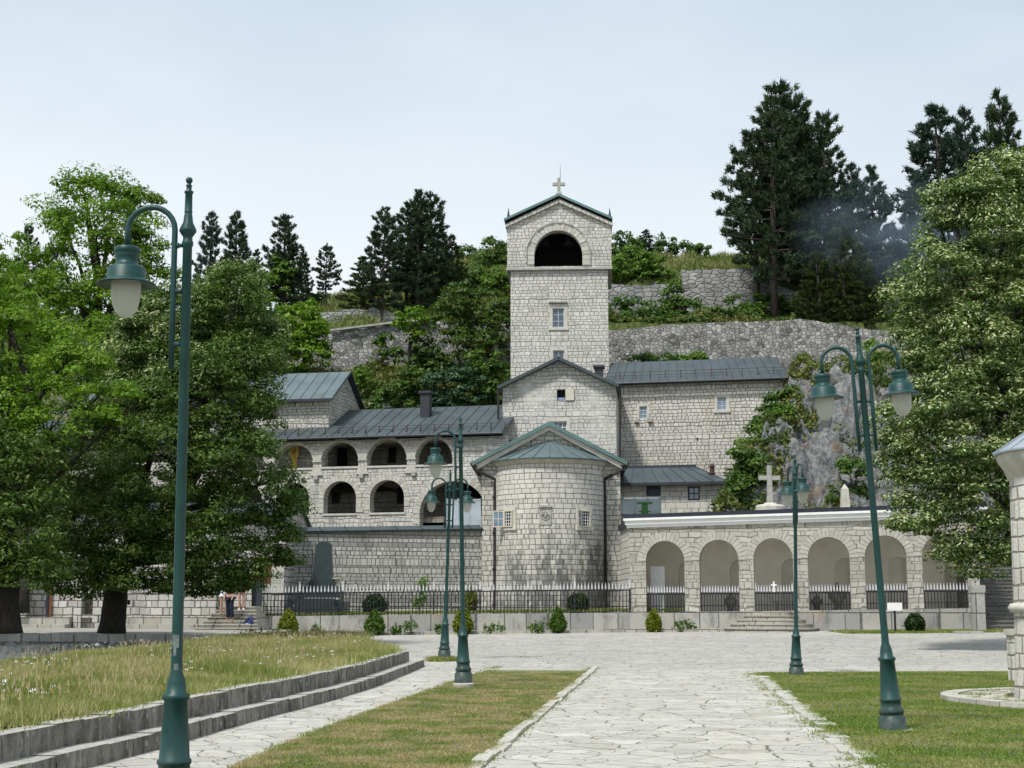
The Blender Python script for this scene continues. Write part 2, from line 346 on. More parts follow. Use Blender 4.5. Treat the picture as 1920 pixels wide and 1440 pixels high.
def leaf(name,cols,tr=.3,rough=.5,spec=.25):
    t=NT(name); at=t.n('Attribute'); at.attribute_name='tone'; r=t.m_('ADD',t.m_('MULTIPLY',t.n('NewGeometry').outputs['Random Per Island'],.55),t.m_('MULTIPLY',at.outputs['Fac'],.45)); c=t.ramp(r,cols)
    t.set(t.b.inputs['Base Color'],c); t.b.inputs['Roughness'].default_value=rough; t.b.inputs['Specular IOR Level'].default_value=spec
    tl=t.n('BsdfTranslucent',{'Color':t.mix(1.0,c,(1.0,1.25,.6),'MULTIPLY')}); ms=t.n('MixShader'); ms.inputs[0].default_value=tr
    t.t.links.new(t.b.outputs[0],ms.inputs[1]); t.t.links.new(tl.outputs[0],ms.inputs[2]); t.t.links.new(ms.outputs[0],t.out.inputs[0]); return t.m
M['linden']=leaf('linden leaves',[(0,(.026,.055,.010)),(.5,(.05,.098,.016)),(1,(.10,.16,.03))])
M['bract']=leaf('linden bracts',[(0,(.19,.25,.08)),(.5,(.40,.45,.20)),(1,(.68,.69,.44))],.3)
M['bract_dark']=leaf('shaded linden bracts',[(0,(.08,.13,.03)),(.5,(.16,.22,.06)),(1,(.32,.37,.15))],.3)  # darker copy of the bract colours, shade put into the colour
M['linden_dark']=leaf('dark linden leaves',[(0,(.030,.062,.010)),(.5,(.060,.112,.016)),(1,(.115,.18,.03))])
M['locust']=leaf('locust leaves',[(0,(.05,.11,.008)),(.5,(.12,.22,.016)),(1,(.26,.38,.04))],.4)
M['pine']=leaf('pine needles',[(0,(.016,.032,.016)),(.5,(.034,.062,.028)),(1,(.075,.115,.045))],.12,.6)
M['pine_blue']=leaf('blue green pine needles',[(0,(.022,.044,.032)),(.5,(.04,.07,.05)),(1,(.075,.112,.075))],.12,.6)
M['shrub']=leaf('shrub leaves',[(0,(.036,.078,.014)),(.5,(.07,.135,.022)),(1,(.13,.21,.04))],.3)
M['shrub_bright']=leaf('bright shrub leaves',[(0,(.06,.125,.014)),(.5,(.10,.19,.02)),(1,(.16,.26,.04))],.35)
M['shrub_blue']=leaf('blue green shrub leaves',[(0,(.022,.055,.024)),(.5,(.045,.10,.045)),(1,(.10,.18,.09))],.3)
M['rusty']=leaf('reddish young leaves',[(0,(.035,.08,.014)),(.6,(.08,.14,.022)),(.85,(.12,.12,.03)),(1,(.20,.12,.04))],.3)
M['pine_olive']=leaf('olive pine needles',[(0,(.022,.036,.010)),(.5,(.045,.068,.016)),(1,(.10,.13,.03))],.12,.6)
M['thuja']=leaf('thuja sprays',[(0,(.06,.10,.012)),(.5,(.14,.17,.015)),(1,(.26,.26,.02))],.2)
M['thuja_green']=leaf('green thuja sprays',[(0,(.035,.075,.012)),(.5,(.07,.13,.018)),(1,(.12,.19,.03))],.2)
M['box']=leaf('box leaves',[(0,(.014,.035,.010)),(.5,(.025,.055,.013)),(1,(.045,.085,.02))],.15)
def patchleaf(name,a,b,s=.5):  # colour drifts in patches over the ground
    t=NT(name); r=t.n('NewGeometry').outputs['Random Per Island']; n=t.noise(t.pos(),s,4,.6)
    c=t.mix(t.map(n,.40,.60,0,1,True),t.ramp(r,a),t.ramp(r,b)); t.set(t.b.inputs['Base Color'],c); t.b.inputs['Roughness'].default_value=.6
    tl=t.n('BsdfTranslucent',{'Color':c}); ms=t.n('MixShader'); ms.inputs[0].default_value=.3
    t.t.links.new(t.b.outputs[0],ms.inputs[1]); t.t.links.new(tl.outputs[0],ms.inputs[2]); t.t.links.new(ms.outputs[0],t.out.inputs[0]); return t.m
M['tall']=patchleaf('tall meadow grass',[(0,(.11,.16,.025)),(.6,(.20,.25,.05)),(1,(.38,.38,.12))],[(0,(.26,.26,.08)),(.6,(.42,.39,.16)),(1,(.56,.52,.28))],.5)
M['crest']=patchleaf('crest grass',[(0,(.07,.12,.02)),(.6,(.13,.19,.035)),(1,(.24,.28,.08))],[(0,(.14,.17,.04)),(.6,(.25,.26,.09)),(1,(.38,.36,.16))],.3)
M['mown']=patchleaf('mown grass dry',[(0,(.13,.18,.03)),(.6,(.20,.25,.055)),(1,(.36,.37,.14))],[(0,(.30,.26,.10)),(.6,(.42,.35,.17)),(1,(.55,.48,.27))],1.3)
M['mown_green']=patchleaf('mown grass green',[(0,(.09,.16,.02)),(.6,(.155,.235,.035)),(1,(.27,.34,.08))],[(0,(.18,.22,.05)),(.6,(.29,.30,.10)),(1,(.42,.40,.17))],.75)
M['cover']=patchleaf('hill plants',[(0,(.03,.065,.012)),(.6,(.06,.11,.02)),(1,(.12,.18,.035))],[(0,(.09,.12,.03)),(.6,(.14,.19,.04)),(.93,(.20,.14,.05)),(1,(.30,.28,.1))],.28)
# ground surfaces
def groundmat(name,cols,scale=1.2):
    t=NT(name); p=t.pos(); n=t.noise(p,scale,6,.65); return t.fin(t.ramp(n,cols),.95,n,.03)
M['soil']=groundmat('soil and grass',[(.35,(.07,.08,.025)),(.5,(.12,.12,.05)),(.65,(.17,.14,.08))])
M['lawnsoil']=groundmat('lawn base',[(.35,(.09,.11,.03)),(.5,(.15,.15,.06)),(.65,(.22,.19,.10))],2.5)
def pavemat():
    t=NT('limestone paving'); p=t.pos()
    wv=t.n('VectorMath',{0:p,1:t.n('VectorMath',{0:t.n('TexNoise',{'Vector':p,'Scale':1.3,'Detail':4.0}).outputs[1],1:(.5,.5,0)},operation='MULTIPLY').outputs[0]},operation='ADD').outputs[0]
    q=t.vmap(wv,(1.0,1.05,0))
    v1=t.n('TexVoronoi',{'Vector':q,'Scale':1.9},voronoi_dimensions='2D',feature='DISTANCE_TO_EDGE'); v2=t.n('TexVoronoi',{'Vector':q,'Scale':1.9},voronoi_dimensions='2D')
    q2=t.vmap(wv,(1,1.1,0),(5,3,0)); v3=t.n('TexVoronoi',{'Vector':q2,'Scale':4.4},voronoi_dimensions='2D',feature='DISTANCE_TO_EDGE')
    wid=t.map(t.noise(p,1.7,2),.35,.7,.012,.05)
    crack=t.m_('SUBTRACT',1.0,t.map(t.m_('DIVIDE',v1.outputs['Distance'],wid),.3,1.0,0,1,True))
    crack=t.m_('MULTIPLY',crack,t.map(t.noise(p,1.6,4),.36,.50,.15,1))
    c3=t.m_('SUBTRACT',1.0,t.map(v3.outputs['Distance'],.006,.03,0,1,True)); c3=t.m_('MULTIPLY',c3,t.map(t.noise(t.vmap(p,(1,1,1),(9,2,0)),1.4,3),.47,.56,0,.9))
    ck=t.m_('MAXIMUM',crack,c3)
    rn=t.n('SeparateColor',{0:v2.outputs['Color']}).outputs[0]
    base=t.ramp(rn,[(0,(.385,.36,.31)),(.35,(.51,.485,.425)),(.7,(.425,.41,.37)),(1,(.56,.54,.485))])
    fn=t.noise(t.vmap(p,(1,1.6,1)),5,6,.7); base=t.mix(t.map(fn,.40,.70,0,.75),base,(.31,.295,.265)); base=t.mix(t.map(t.noise(t.vmap(p,(1,2,1)),17,4,.7),.52,.7,0,.6),base,(.28,.27,.245))
    big=t.noise(t.vmap(p,(.5,1,1)),.22,4,.6); sy=t.n('SeparateXYZ',{0:p}).outputs[1]
    far=t.map(sy,33,40,0,.55,True); far=t.m_('MULTIPLY',far,t.map(sy,52,61,1,.2,True))
    base=t.mix(t.m_('MULTIPLY',t.map(big,.3,.6,.25,1),far),base,(.29,.285,.27))
    gcol=t.ramp(t.noise(p,2.3,3),[(.45,(.10,.088,.075)),(.62,(.13,.125,.05)),(.75,(.16,.19,.05))])
    c=t.mix(t.m_('MULTIPLY',ck,.95),base,gcol)
    hg=t.m_('ADD',t.m_('MULTIPLY',ck,-1.0),t.m_('ADD',t.m_('MULTIPLY',fn,.5),t.m_('MULTIPLY',rn,.5)))
    return t.fin(c,.8,hg,.03,.7)
M['pave']=pavemat()
def rockmat(name,grass):
    t=NT(name); p=t.pos(); g=t.n('NewGeometry'); nz=t.n('SeparateXYZ',{0:g.outputs['Normal']}).outputs[2]
    q=t.vmap(p,(1,1,1)); n=t.noise(q,1.1,10,.75,dist=.3); mu=t.noise(t.vmap(p,(1.3,1.1,1.1)),3.2,8,.72,dist=.7)
    c=t.ramp(t.m_('ADD',t.m_('MULTIPLY',n,.5),t.m_('MULTIPLY',mu,.5)),[(.38,(.05,.052,.052)),(.45,(.16,.165,.165)),(.53,(.27,.275,.275)),(.62,(.43,.43,.42))])
    c=t.mix(t.map(t.noise(p,.8,4),.57,.66,0,.6),c,(.26,.17,.10))
    gn=t.noise(p,.55,6,.65); gc=t.ramp(t.noise(p,3.5,4),[(.35,(.04,.07,.015)),(.55,(.10,.13,.035)),(.7,(.2,.18,.07))])
    f=t.map(t.m_('ADD',gn,t.m_('MULTIPLY',nz,.12)),grass,grass+.07,0,1,True); c=t.mix(f,c,gc)
    return t.fin(c,.95,t.m_('ADD',n,mu),.25,1.0)
M['hill']=rockmat('grassy hill soil',.44); M['rock']=rockmat('limestone cliff rock',.66)
def globemat():
    t=NT('frosted globe'); t.b.inputs['Base Color'].default_value=(.60,.61,.57,1); t.b.inputs['Roughness'].default_value=.25; t.b.inputs['Specular IOR Level'].default_value=.5
    tl=t.n('BsdfTranslucent',{'Color':(.8,.8,.74,1)}); ms=t.n('MixShader'); ms.inputs[0].default_value=.55
    tp=t.n('BsdfTransparent',{'Color':(.9,.92,.9,1)}); m3=t.n('MixShader'); m3.inputs[0].default_value=.30
    t.t.links.new(t.b.outputs[0],ms.inputs[1]); t.t.links.new(tl.outputs[0],ms.inputs[2]); t.t.links.new(ms.outputs[0],m3.inputs[1]); t.t.links.new(tp.outputs[0],m3.inputs[2]); t.t.links.new(m3.outputs[0],t.out.inputs[0]); return t.m
M['globe']=globemat()

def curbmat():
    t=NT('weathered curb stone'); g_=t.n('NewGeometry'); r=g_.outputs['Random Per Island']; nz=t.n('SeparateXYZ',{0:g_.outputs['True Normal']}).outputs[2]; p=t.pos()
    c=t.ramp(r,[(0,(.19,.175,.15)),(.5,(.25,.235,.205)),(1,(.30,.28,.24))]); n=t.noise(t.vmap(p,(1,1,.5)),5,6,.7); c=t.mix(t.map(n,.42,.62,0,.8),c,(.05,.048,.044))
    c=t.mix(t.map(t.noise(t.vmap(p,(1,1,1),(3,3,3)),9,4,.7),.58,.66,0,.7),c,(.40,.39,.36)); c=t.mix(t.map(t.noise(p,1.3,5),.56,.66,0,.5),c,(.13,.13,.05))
    top=t.mix(t.map(n,.35,.7),(.46,.45,.41),(.26,.25,.22)); c=t.mix(t.map(nz,.6,.9),c,top); return t.fin(c,.95,n,.05)  # faces turned upward take a paler grey than the sides
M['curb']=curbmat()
# ---------------------------------------------------------------- ground
rs=np.random.RandomState(7)
def sstep(a,b,x):
    t=np.clip((np.asarray(x,float)-a)/(b-a),0,1); return t*t*(3-2*t)
def g(x,y): return sstep(33,62,y)*(.33+.011*np.clip(x,-12,22))
def grid(name,xs,ys,fn,mat,smooth=True,mask=None,parent=None,th=None):
    X,Y=np.meshgrid(xs,ys); Z=fn(X,Y); V=np.stack([X,Y,Z],-1).reshape(-1,3); nx=len(xs); b=MB(); b.v=[tuple(p) for p in V]
    for j in range(len(ys)-1):
        for i in range(nx-1):
            q=(j*nx+i,j*nx+i+1,(j+1)*nx+i+1,(j+1)*nx+i)
            if mask is None or mask(X[j,i]+.5*(xs[i+1]-xs[i]),Y[j,i]+.5*(ys[j+1]-ys[j])): b.f.append(q)
    return b.build(name,mat,parent,smooth)
xs=np.concatenate([[-900,-300,-120,-70],np.arange(-50,51,2.5),[70,120,300,900]]); ys=np.concatenate([[-200,-60,-10],np.arange(0,70,2.5),[72,76,80,90,200,1200]])
tag(grid('ground',xs,ys,lambda x,y:g(x,y)-.03-1.2*((x<-8)&(x>-45)&(y>14)&(y<43)),M['soil']),kind='structure')
tag(grid('pavement',np.arange(-14,36.1,1),np.arange(3,63.1,1),lambda x,y:g(x,y),M['pave'],mask=lambda x,y:not(x<-8 and y<52)),kind='structure')
def poly(name,pts,z,mat,th=.0):
    b=MB(); n=len(pts)
    b.f.append(tuple(range(n))); b.v=[(p[0],p[1],z) for p in pts]
    return b.build(name,mat)
LC=[G(935,1251),G(1000,1249.5),G(1112,1253.5),G(1000,1345),G(885,1440),G(700,1600),G(500,1800),G(-100,1800),G(250,1530),G(450,1440),G(560,1390),G(680,1342),G(820,1292)]
LR=[G(1422,1263),G(1650,1259),G(1940,1258),G(2300,1258),G(2900,1500),G(2000,1800),G(1870,1620),G(1640,1440),G(1560,1372),G(1500,1318),G(1462,1288)]
def jit(pts,a,seed,step=.5):
    r=random.Random(seed); o=[]
    for i in range(len(pts)):
        p,q=pts[i],pts[(i+1)%len(pts)]; n=max(1,int((q-p).length/step))
        for k in range(n): w=p.lerp(q,k/n); o.append(Vector((w.x+r.uniform(-a,a),w.y+r.uniform(-a,a),0)))
    return o
tag(poly('lawn',LC,.006,M['lawnsoil']),kind='structure'); tag(poly('lawn',LR,.006,M['lawnsoil']),kind='structure')
def inpoly(x,y,P_):
    c=np.zeros(len(x),bool); n=len(P_)
    for i in range(n):
        x1,y1,x2,y2=P_[i][0],P_[i][1],P_[(i+1)%n][0],P_[(i+1)%n][1]
        if y1==y2: continue
        c^=((y1>y)!=(y2>y))&(x<(x2-x1)*(y-y1)/(y2-y1)+x1)
    return c
def scatter(Pl,n,ymin,ymax,rs,pw=1.6):
    xs_=[p[0] for p in Pl]; out=[]; got=0
    y=ymin+(ymax-ymin)*rs.rand(n*4)**pw
    x=min(xs_)+(max(xs_)-min(xs_))*rs.rand(n*4)
    k=inpoly(x,y,Pl)&(np.abs(x)<y*.37+1.5); return x[k][:n],y[k][:n]
def _unused():
    pass
def blades(x,y,z,h,w,rs,per=5,spread=.04,lean=.5):
    n=len(x); X=np.repeat(x,per)+rs.randn(n*per)*spread; Y=np.repeat(y,per)+rs.randn(n*per)*spread; Z=np.repeat(z,per)
    H=np.repeat(np.broadcast_to(h,(n,)),per)*rs.uniform(.5,1.15,n*per); a=rs.rand(n*per)*6.283; ww=w*rs.uniform(.6,1.4,n*per)
    dx,dy=np.cos(a)*ww/2,np.sin(a)*ww/2; lx,ly=rs.randn(n*per)*lean*H,rs.randn(n*per)*lean*H
    V=np.stack([np.stack([X-dx,Y-dy,Z],-1),np.stack([X+dx,Y+dy,Z],-1),np.stack([X+lx,Y+ly,Z+H],-1)],1)
    return V.reshape(-1,3)
def clumpy(x,y,rs,s=.9,thr=.35):
    v=np.zeros(len(x))
    for k in range(5):
        a=rs.rand()*6.28; f=rs.uniform(.5,2.2)*s; v+=np.sin((x*np.cos(a)+y*np.sin(a))*f*3+rs.rand()*6.28)
    return v/5
x,y=scatter(LC,52000,10,33.5,rs); tag(np_mesh('lawn_grass',blades(x,y,np.full(len(x),.006),.042,.016,rs,8,.06,.55),3,M['mown']),'short mown dry lawn grass between the two pale stone paths','grass',kind='stuff')
x,y=scatter(LR,60000,10,34,rs); tag(np_mesh('lawn_grass',blades(x,y,np.full(len(x),.006),.042,.016,rs,8,.06,.55),3,M['mown_green']),'short green lawn grass right of the wide stone path','grass',kind='stuff')
# weeds creeping over the pavement edges and joints
ex=[];ey=[]
for a,b_,w in [(G(1422,1263),G(1640,1440),.16),(G(1112,1253),G(885,1440),.05),(G(935,1251),G(450,1440),.12)]:
    t=rs.rand(900); t=t[np.sin(t*63)+np.sin(t*151+1)>-.1]; d=(b_-a); nn=Vector((-d.y,d.x,0)).normalized(); o=rs.randn(len(t))*w
    ex.append(a.x+d.x*t+nn.x*o); ey.append(a.y+d.y*t+nn.y*o)
ex=np.concatenate(ex); ey=np.concatenate(ey)
tag(np_mesh('edge_weeds',blades(ex,ey,np.full(len(ex),.0),.045,.014,rs,8,.06,.7),3,M['mown_green']),'low weeds creeping over the edges of the stone paths','weeds',kind='stuff')
# kerb stones of the wide path
def kerbrow(name,a,b,w,h,label,seed,gap=.0,lmin=.5,lmax=1.0,wig=.02,skip=0):
    r=random.Random(seed); m=MB(); d=(b-a); L_=d.length; d.normalize(); n=Vector((-d.y,d.x,0)); s=0
    while s<L_:
        l=r.uniform(lmin,lmax); e=min(L_,s+l)-.02
        if r.random()>=skip:
            o=r.uniform(-wig,wig); hh=h*r.uniform(.7,1.25); j=lambda: r.uniform(-.018,.018); 
            c=[a+d*(s+j())+n*(o-w/2+j()),a+d*(e+j())+n*(o-w/2+j()),a+d*(e+j())+n*(o+w/2+j()),a+d*(s+j())+n*(o+w/2+j())]
            m.hexa([p+Vector((0,0,-.02)) for p in c],[p+Vector((0,0,hh+r.uniform(-.006,.006))) for p in c])
        s+=l
    return tag(m.build(name,M['kerbstones'],bevel=.008),label,'kerb')
kerbrow('kerb',G(1118,1252),G(700,1600),.14,.035,'pale kerb of narrow stones between the dry lawn and the wide stone path',3)
kerbrow('kerb',G(1428,1270),G(1800,1570),.24,.028,'broken kerb of flat pale stones along the right hand lawn',5,lmin=.3,lmax=.8,wig=.06,skip=.3)
kerbrow('kerb',G(935,1250),G(1112,1252.5),.14,.02,'thin pale kerb across the far tip of the dry lawn',8)
# ---------------------------------------------------------------- curb wall with two steps, on the left
CP=[(797,1250),(752,1268),(700,1290),(600,1320),(500,1345),(400,1374),(300,1405),(200,1430),(100,1456),(-100,1515),(-500,1680)]
cpts=[G(*p) for p in CP]
def resample(pts,step):
    o=[pts[0]]; acc=0
    for a,b in zip(pts,pts[1:]):
        L_=(b-a).length; n=max(1,round(L_/step))
        for k in range(1,n+1): o.append(a.lerp(b,k/n))
    return o
cl=resample(cpts,.55)
def smoothpts(p,it=4):
    for _ in range(it): p=[p[0]]+[(p[i-1]+p[i]*2+p[i+1])/4 for i in range(1,len(p)-1)]+[p[-1]]
    return p
cl=smoothpts(cl)
def offs(pts,d):
    o=[]
    for i,p in enumerate(pts):
        t=(pts[min(i+1,len(pts)-1)]-pts[max(i-1,0)]).normalized(); n=Vector((t.y,-t.x,0))  # to the left of the path
        if n.x>0: n=-n
        o.append(p+n*d)
    return o
def strip(m,inner,outer,z0,z1,rr,gap=.004,dz=.008):
    for i in range(len(inner)-1):
        z=z1+rr.uniform(-dz,dz); a,b,c,d=outer[i],outer[i+1],inner[i+1],inner[i]
        e=(b-a).normalized()*gap; j=lambda:Vector((rr.uniform(-.012,.012),rr.uniform(-.012,.012),0))
        a=a+e+j(); b=b-e+j(); c=c-e; d=d+e
        lo=[Vector((p.x,p.y,z0)) for p in (a,b,c,d)]; hi=[Vector((p.x,p.y,z)) for p in (a,b,c,d)]
        hi[0]=hi[0]+(hi[3]-hi[0])*.04; hi[1]=hi[1]+(hi[2]-hi[1])*.04
        m.hexa(lo,hi)
rr=random.Random(4); cw=thing('curb_wall','low curving two step wall of weathered grey stone edging the tall meadow grass','wall',cl[0])
def shift(o,t):
    o.parent=t; o.location=(-t.location.x,-t.location.y,-t.location.z) if abs(t.rotation_euler.z)<1e-9 else o.location; return o
m=MB(); l0=cl; l1=offs(cl,.28); l2=offs(cl,.54); l1b=offs(cl,.28)
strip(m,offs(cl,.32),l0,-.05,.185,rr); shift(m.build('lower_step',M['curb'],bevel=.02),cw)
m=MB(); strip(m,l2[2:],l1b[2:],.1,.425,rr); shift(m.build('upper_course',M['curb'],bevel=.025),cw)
# ---------------------------------------------------------------- tall meadow
ML=[Vector((p.x,p.y,0)) for p in l2[2:]]+[Vector((-22,8,0)),Vector((-30,20,0)),Vector((-30,40,0)),Vector((-12,44,0)),Vector((-9.6,50,0)),Vector((-9.2,54,0)),Vector((-5.2,53.5,0)),Vector((-4.6,44,0))]
def lawnz(x,y): return .40-1.15*sstep(-8.5,-14.5,x)*sstep(16,38,y)+.05*np.sin(x*.9)*np.cos(y*.5)
gx=np.arange(-30,-1,.5); gy=np.arange(8,56,.5)
mb=MB(); X,Y=np.meshgrid(gx,gy); Z=lawnz(X,Y); nx=len(gx); mb.v=[tuple(p) for p in np.stack([X,Y,Z],-1).reshape(-1,3)]
inn=inpoly(X.ravel(),Y.ravel(),ML).reshape(X.shape)
for j in range(len(gy)-1):
    for i in range(nx-1):
        if inn[j,i] or inn[j,i+1] or inn[j+1,i] or inn[j+1,i+1]:
            if inn[j:j+2,i:i+2].sum()>=3: mb.f.append((j*nx+i,j*nx+i+1,(j+1)*nx+i+1,(j+1)*nx+i))
tag(mb.build('meadow_ground',M['lawnsoil'],smooth=True),kind='structure')
x,y=scatter(ML,60000,10,54,rs,1.3); cv=clumpy(x,y,rs); near=np.clip((y-11)/20,0,1)
V1=blades(x,y,lawnz(x,y),(.14+.14*np.clip(cv+.4,0,1))*(.7+.3*near),.014,rs,7,.12,.42)
tag(np_mesh('meadow_grass',V1,3,M['tall']),'tall seeding meadow grass behind the curving wall on the left','grass',kind='stuff')
x2,y2=scatter(ML,1500,10,52,rs,1.2); k=clumpy(x2,y2,rs,.7)>-.1; x2,y2=x2[k],y2[k]
seedm=leaf('dry seed stems',[(0,(.30,.22,.12)),(.5,(.48,.40,.24)),(1,(.60,.54,.36))],.3)
Vs=blades(x2,y2,lawnz(x2,y2),.34,.008,rs,3,.12,.3); tips=Vs.reshape(-1,3,3)[:,2]; hd=np.repeat(tips,3,0).reshape(-1,3,3)+np.array([[-.012,0,-.07],[.012,0,-.07],[0,0,.02]])
tag(np_mesh('seed_stems',np.concatenate([Vs,hd.reshape(-1,3)]),3,seedm),'dry beige seed stems standing above the meadow grass','grass',kind='stuff')
cx2=[];
for Pl,nn in ((LC,1500),(LR,2700)):
    a_,b_=scatter(Pl,nn,11,32,rs); k=clumpy(a_,b_,rs,.8)>.05; a_,b_=a_[k],b_[k]
    cx2.append(np.stack([np.stack([a_+dx,b_+dy,np.full(len(a_),.05+dz)],-1) for dx,dy,dz in ((-.012,0,0),(0,-.008,.012),(.012,0,0),(0,.008,-.008))],1).reshape(-1,3))
tag(np_mesh('clover_flowers',np.concatenate(cx2),4,M['white']),'tiny white clover flowers dotted over the mown lawns','flowers',kind='stuff')
fl=[]; 
for k in range(44):
    i=rs.randint(len(x)); cx_,cy_=x[i],y[i]
    if cx_>-3.5: continue
    n=rs.randint(4,14); fx=cx_+rs.randn(n)*.3; fy=cy_+rs.randn(n)*.45; fz=lawnz(fx,fy)+rs.uniform(.22,.38,n); s_=.022
    for a,b_,c_ in zip(fx,fy,fz):
        t=rs.rand()*6.28; tl=rs.uniform(-.5,.5)
        for q in range(5): a0=t+q*1.257; fl+= [(a,b_,c_),(a+s_*math.cos(a0-.4),b_+s_*math.sin(a0-.4),c_+s_*tl),(a+s_*1.25*math.cos(a0),b_+s_*1.25*math.sin(a0),c_+.006+s_*.6),(a+s_*math.cos(a0+.4),b_+s_*math.sin(a0+.4),c_+s_*tl)]
tag(np_mesh('daisies',np.array(fl),4,M['white']),'white daisies scattered through the tall meadow grass','flowers',kind='stuff')
# ---------------------------------------------------------------- wall builder with openings
def opening(x0,x1,zs,zh,rise=0): return dict(x0=x0,x1=x1,zs=zs,zh=zh,rise=rise)
def wall(m,x0,x1,zb,zt,ops,y0,th,extra=()):
    fb=zb if callable(zb) else (lambda x:zb); ft=zt if callable(zt) else (lambda x:zt)
    bp={round(x0,5),round(x1,5)}|{round(e,5) for e in extra if x0<e<x1}
    for o in ops:
        bp|={round(o['x0'],5),round(o['x1'],5)}
        if o['rise']:
            c=(o['x0']+o['x1'])/2; h=(o['x1']-o['x0'])/2
            for k in range(1,16): bp.add(round(c-h*math.cos(math.pi*k/16),5))
    bp=sorted(b for b in bp if x0-1e-4<=b<=x1+1e-4)
    def top(o,x):
        if not o['rise']: return o['zh']
        c=(o['x0']+o['x1'])/2; h=(o['x1']-o['x0'])/2; return o['zh']+o['rise']*math.sqrt(max(0,1-((x-c)/h)**2))
    y1=y0+th
    for a,b in zip(bp,bp[1:]):
        mid=(a+b)/2; vs=[(o['zs'],top(o,a),o['zs'],top(o,b)) for o in ops if o['x0']<mid<o['x1']]; vs.sort()
        la,lb=fb(a),fb(b); sp=[]
        for v in vs: sp.append((la,v[0],lb,v[2])); la,lb=v[1],v[3]
        sp.append((la,ft(a),lb,ft(b)))
        for (p0,p1,q0,q1) in sp:
            if p1-p0<1e-4 and q1-q0<1e-4: continue
            m.face([(a,y0,p0),(b,y0,q0),(b,y0,q1),(a,y0,p1)]); m.face([(b,y1,q0),(a,y1,p0),(a,y1,p1),(b,y1,q1)])
        m.face([(a,y0,ft(a)),(b,y0,ft(b)),(b,y1,ft(b)),(a,y1,ft(a))])
        for v in vs:
            m.face([(a,y0,v[1]),(b,y0,v[3]),(b,y1,v[3]),(a,y1,v[1])][::-1]); m.face([(a,y0,v[0]),(b,y0,v[2]),(b,y1,v[2]),(a,y1,v[0])])
    for o in ops:
        m.face([(o['x0'],y0,o['zs']),(o['x0'],y1,o['zs']),(o['x0'],y1,o['zh']),(o['x0'],y0,o['zh'])])
        m.face([(o['x1'],y1,o['zs']),(o['x1'],y0,o['zs']),(o['x1'],y0,o['zh']),(o['x1'],y1,o['zh'])])
    m.face([(x0,y1,fb(x0)),(x0,y0,fb(x0)),(x0,y0,ft(x0)),(x0,y1,ft(x0))]); m.face([(x1,y0,fb(x1)),(x1,y1,fb(x1)),(x1,y1,ft(x1)),(x1,y0,ft(x1))])
def archring(m,o,w,y,proud,n,seed=0,legs=0,a0=0,gap=.10):
    """separate wedge stones round an arched opening"""
    r=random.Random(seed); c=(o['x0']+o['x1'])/2; h=(o['x1']-o['x0'])/2; k=o['rise']/h
    def pt(a,rad): return (c-rad*math.cos(a),o['zh']+(rad-h)*math.sin(a)+ (o['rise'])*math.sin(a) if False else o['zh']+math.sin(a)*(o['rise']+(rad-h)))
    for i in range(n):
        g_=gap/n; a=R(a0)+(math.pi-2*R(a0))*(i/n)+g_; b=R(a0)+(math.pi-2*R(a0))*((i+1)/n)-g_; ww=w*r.uniform(.88,1.12); yy=y-proud*r.uniform(.6,1.3)
        q=[pt(a,h),pt(b,h),pt(b,h+ww),pt(a,h+ww)]
        m.hexa([(p[0],y+.08,p[1]) for p in q],[(p[0],yy,p[1]) for p in q])
    for sgn,xx in ((-1,o['x0']),(1,o['x1'])):
        z=o['zh']-.02
        for _ in range(legs):
            hh=r.uniform(.2,.34); ww=w*r.uniform(.7,1.3); xa,xb=(xx-ww,xx) if sgn<0 else (xx,xx+ww)
            if z-hh<o['zs']: break
            m.box(xa,xb,y-proud*r.uniform(.5,1.1),y+.06,z-hh+.015,z); z-=hh
def window(par,x0,x1,z0,z1,y,frame='frame',glass='glass',cols=2,rows=3,w=.045,d=.05,name='window',label=None):
    """frame proud of the glass, set in an opening at depth y"""
    m=MB(); m.box(x0,x0+w,y,y+d,z0,z1); m.box(x1-w,x1,y,y+d,z0,z1); m.box(x0+w,x1-w,y,y+d,z0,z0+w); m.box(x0+w,x1-w,y,y+d,z1-w,z1)
    b=w*.6
    for i in range(1,cols): xc=x0+(x1-x0)*i/cols; m.box(xc-b/2,xc+b/2,y+.005,y+d-.005,z0+w,z1-w)
    for i in range(1,rows):
        zc=z0+(z1-z0)*i/rows
        for j in range(cols): xa=x0+(x1-x0)*j/cols+(w if j==0 else b/2); xb=x0+(x1-x0)*(j+1)/cols-(w if j==cols-1 else b/2); m.box(xa,xb,y+.008,y+d-.008,zc-b/2,zc+b/2)
    f=m.build(name,M[frame],par)
    if label: f['label']=label
    p=MB(); p.box(x0+w*.5,x1-w*.5,y+d*.55,y+d*.75,z0+w*.5,z1-w*.5); p.build('pane',M[glass],f); return f
def surround(par,x0,x1,z0,z1,w,y=-.02,mat='trim',sill=True,lintel=True,name='stone_surround'):
    m=MB(); e=.06
    if lintel: m.box(x0-w,x1+w,y,y+e,z1,z1+w)
    m.box(x0-w,x0,y,y+e,z0,z1-.002); m.box(x1,x1+w,y,y+e,z0,z1-.002)
    if sill: m.box(x0-w*1.3,x1+w*1.3,y-.04,y+e,z0-w*.8,z0-.002)
    return m.build(name,M[mat],par,bevel=.008)
def sheetroof(par,q,th,sp,mat='roof',name='roof',rw=.03,rh=.035):
    """q: eave left, eave right, ridge right, ridge left; standing seams run from eave to ridge"""
    m=MB(); m.slab(q,th); a,b,c,d=[Vector(p) for p in q]; n=max(2,int((b-a).length/sp))
    for i in range(n+1):
        t=min(.998,max(.002,i/n)); m.rib(a.lerp(b,t),d.lerp(c,t),rw,rh)
    return m.build(name,M[mat],par)
